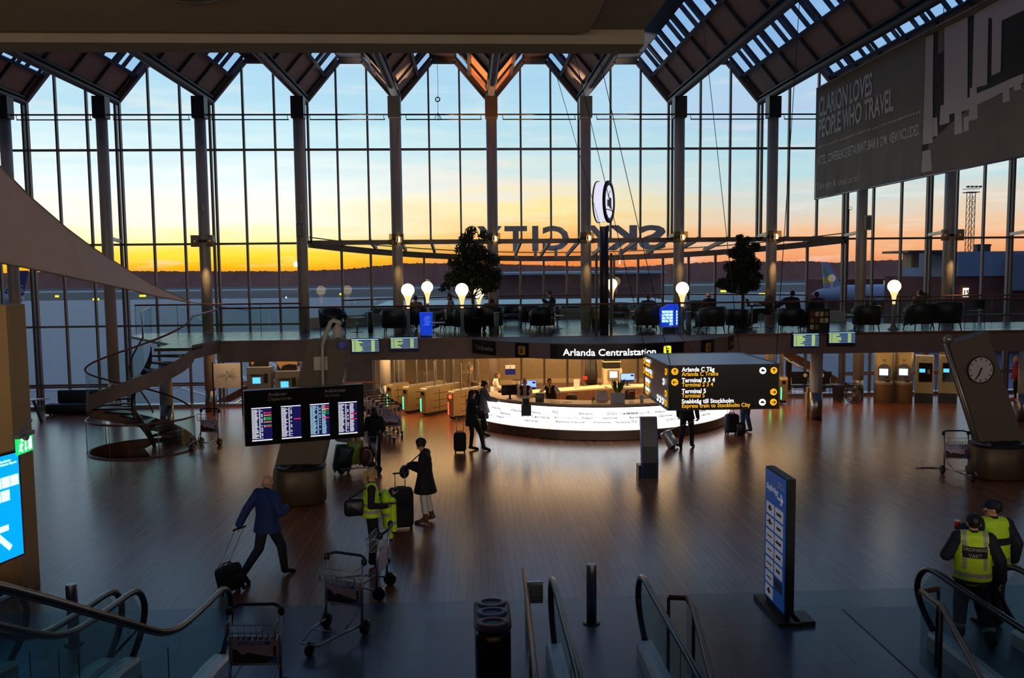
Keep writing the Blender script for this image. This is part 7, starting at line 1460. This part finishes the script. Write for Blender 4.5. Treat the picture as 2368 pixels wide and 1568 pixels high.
# 12 traveller right of the counter
L12 = G0(1724, 1000); person('person in blue jeans at the right end of the counter, half behind the sign', L12, 20, 1.78, dict(kR=(.12, .08, .5), aR=(.15, -.05, .085)), top=('clothgrey', .03, 2, .88, .01), bottom=('jeans', .022), hair=('hairbrown', 'short'))
suitcase('suitcase', 'black case with raised handle right of the counter under the sign', G0(1692, 1003), 5, (.42, .28, .58), 'clothblack', (0, 0), None, .5, soft=True)
t = thing('backpack', 'black backpack standing on the floor by the person in jeans', 'bag', G0(1713, 1006)); c = MB(); c.rbox((0, 0, .2), (.28, .2, .4), .1, 4, axis='y'); part('bag_body', c, 'leather', t); c = MB(); c.tube([(-.05, -.1, .36), (-.06, -.17, .3), (-.05, -.13, .12)], .014, 6); part('strap', c, 'black', t)
# 13, 14 guards
L13 = G0(2243, 1486); P13, g13_ = person('guard in a dark cap and yellow vest printed ORDNINGS VAKT, seen from behind', L13, -22, 1.80, dict(kL=(-.11, .12, .52), aL=(-.12, .10, .09), tL=(-.13, .26, .035), kR=(.13, .02, .52), aR=(.20, -.30, .17), tR=(.22, -.16, .05), eL=(-.32, .0, 1.18), wL=(-.22, .22, 1.14), eR=(.31, -.06, 1.18), wR=(.34, -.02, .92)), top=('navy', .04, 2, .86, .0), bottom=('navy', .035), hair=('hairdark', 'short'), cap='navy', vest=('hivis', .052, 'guard'), hem2=.72, wf=1.1, curl=(.7, .5))
L14 = G0(2288, 1446); P14, g14_ = person('guard in a peaked cap and yellow vest turned in profile behind the other guard', L14, -2, 1.83, dict(eL=(-.28, .08, 1.2), wL=(-.22, .34, 1.28), eR=(.31, -.05, 1.18), wR=(.32, .02, .93)), top=('navy', .04, 2, .86, .0), bottom=('navy', .035), hair=('hairdark', 'short'), cap='navy', vest=('hivis', .052, 'guardside'), look=(62, -4), wf=1.1, hem2=.72, curl=(.9, .4))
t = thing('takeaway_cup', 'red and white takeaway cup held up by the guard in profile', 'cup', g14_('wL', (-.02, .13, .0))); c = MB(); c.lathe([(.032, -.06), (.042, .06)], n=16); part('cup_body', c, 'red', t); c = MB(); c.lathe([(.045, .06), (.045, .075), (.036, .08)], n=16); part('lid', c, 'paper', t)
# 15 person in red at the right edge
q_ = G0(2348, 925); person('person in a red jacket and dark trousers standing at the far right edge', q_, 60, 1.70, top=('clothred', .035, 2, .84, .02), bottom=('clothblack', .02), shoes='red', hair=('tan2', 'short'), far=True)
# ---- guests on the mezzanine
def sitter(seat, lb, dz=.02, rz=None, off=(0, .04), **k):
    o = seats[seat]; r = math.degrees(o.rotation_euler.z) if rz is None else rz; R_ = Matrix.Rotation(o.rotation_euler.z, 3, 'Z'); p = V(o.location)+R_ @ V((off[0], off[1], 0)); p.z = ZM+dz
    k.setdefault('base', SIT); return person(lb, p, r, far=True, **k)
sitter('c', 'man in an armchair raising a phone, left of the white side chair', pose=dict(eL=(-.3, .05, .92), wL=(-.28, .15, 1.15)), top=('clothbrown', .03, 2, None, 0), bottom=('clothblack', .02), hair=('hairdark', 'short'))
sitter('d', 'woman in glasses sitting upright in profile, right of the blue display', .08, top=('clothgrey', .03, 2, None, 0), bottom=('clothblack', .02), hair=('hairdark', 'bob'))
sitter('e', 'person slumped back in an armchair under the left tree', -.02, pose=dict(hd=(.05, -.02, 1.12)), top=('clothbrown', .04, 2, None, 0), bottom=('clothblack', .02), hair=('hairdark', 'short'), look=(20, 20))
p = at(1272, 752, z=ZM); o = armchair(1274, 752, 85, 'under the person reading in the middle of the mezzanine', .95); seats['m1'] = o
sitter('m1', 'person in a dark jacket reading in profile in the middle of the mezzanine', .1, pose=dict(wL=(-.08, .25, .92), wR=(.08, .25, .92), hd=(0, .02, 1.16)), top=('navy', .04, 2, None, 0), bottom=('tan2', .02), hair=('hairbrown', 'curly'), look=(0, -20))
sitter('i', 'man in a blue top looking at a bright phone, left of the blue totem', .05, rz=-20, pose=dict(wL=(-.02, .32, .82), wR=(.14, .32, .82)), top=('jacketblue', .03, 2, None, 0), bottom=('clothblack', .02), hair=('hairbrown', 'short'), look=(0, -15))
q_ = seats['i'].location+V((.25, .32, .88)); c = MB(); c.box((0, 0, 0), (.16, .02, .1)); solo('phone', c, 'screencyan', 'bright phone screen held by the man in the blue top', 'phone', q_, rad(160))
sitter('k', 'bald man in black seated with his back to us near the right tree', .1, rz=20, off=(-.05, .2), top=('clothblack', .05, 2, None, 0), bottom=('clothblack', .02), hair=('hairdark', 'bald'))
sitter('n', 'man in a dark jacket seated in an armchair, leaning left of the reflected magazines', .12, pose=dict(eL=(-.42, -.02, .80), wL=(-.5, .1, .72), hd=(.05, -.02, 1.18)), top=('navy', .05, 2, None, 0), bottom=('clothblack', .02), hair=('hairdark', 'short'))
sitter('o', 'man in a dark jacket seated behind the reflected magazines', .08, top=('navy', .06, 2, None, 0), bottom=('clothblack', .02), hair=('hairdark', 'short'))
sitter('q', 'seated person with one hand on the head, right of the lone globe lamp', .12, pose=dict(eR=(.36, .0, 1.05), wR=(.12, .03, 1.16)), top=('clothbrown', .05, 2, None, 0), bottom=('clothblack', .02), hair=('hairdark', 'short'))
p = at(1772, 757, z=ZM); P20, g20_ = person('blond person in profile typing at a laptop, right of the right tree', (p.x, p.y, ZM+.12), 90, 1.74, base=SIT, pose=dict(wL=(-.12, .36, .74), wR=(.12, .36, .74)), top=('clothbrown', .03, 1.6, None, 0), bottom=('clothblack', .02), hair=('hairorange', 'short'), far=True)
wire_chair('side_chair', (p.x+.06, p.y, ZM), 90, 'wire legged chair under the blond person at the laptop', 'black', 'alu', .5, .95)
t = thing('side_table', 'small square cafe table carrying the open laptop', 'table', (p.x-.55, p.y, ZM)); c = MB(); c.box((0, 0, .80), (.5, .55, .03)); part('table_top', c, 'black', t); c = MB(); c.box((0, 0, .4), (.06, .06, .8)); c.box((0, 0, .015), (.4, .4, .03)); part('pedestal', c, 'alu', t)
t = thing('laptop', 'black laptop open on the small square cafe table', 'laptop', (p.x-.55, p.y, ZM+.815), rad(90)); c = MB(); c.box((0, 0, .012), (.34, .24, .02)); part('keyboard', c, 'black', t); c = MB(); c.prism([V((-.17, .12, .02)), V((.17, .12, .02)), V((.17, .19, .25)), V((-.17, .19, .25))], (0, .015, 0)); part('lid', c, 'black', t)
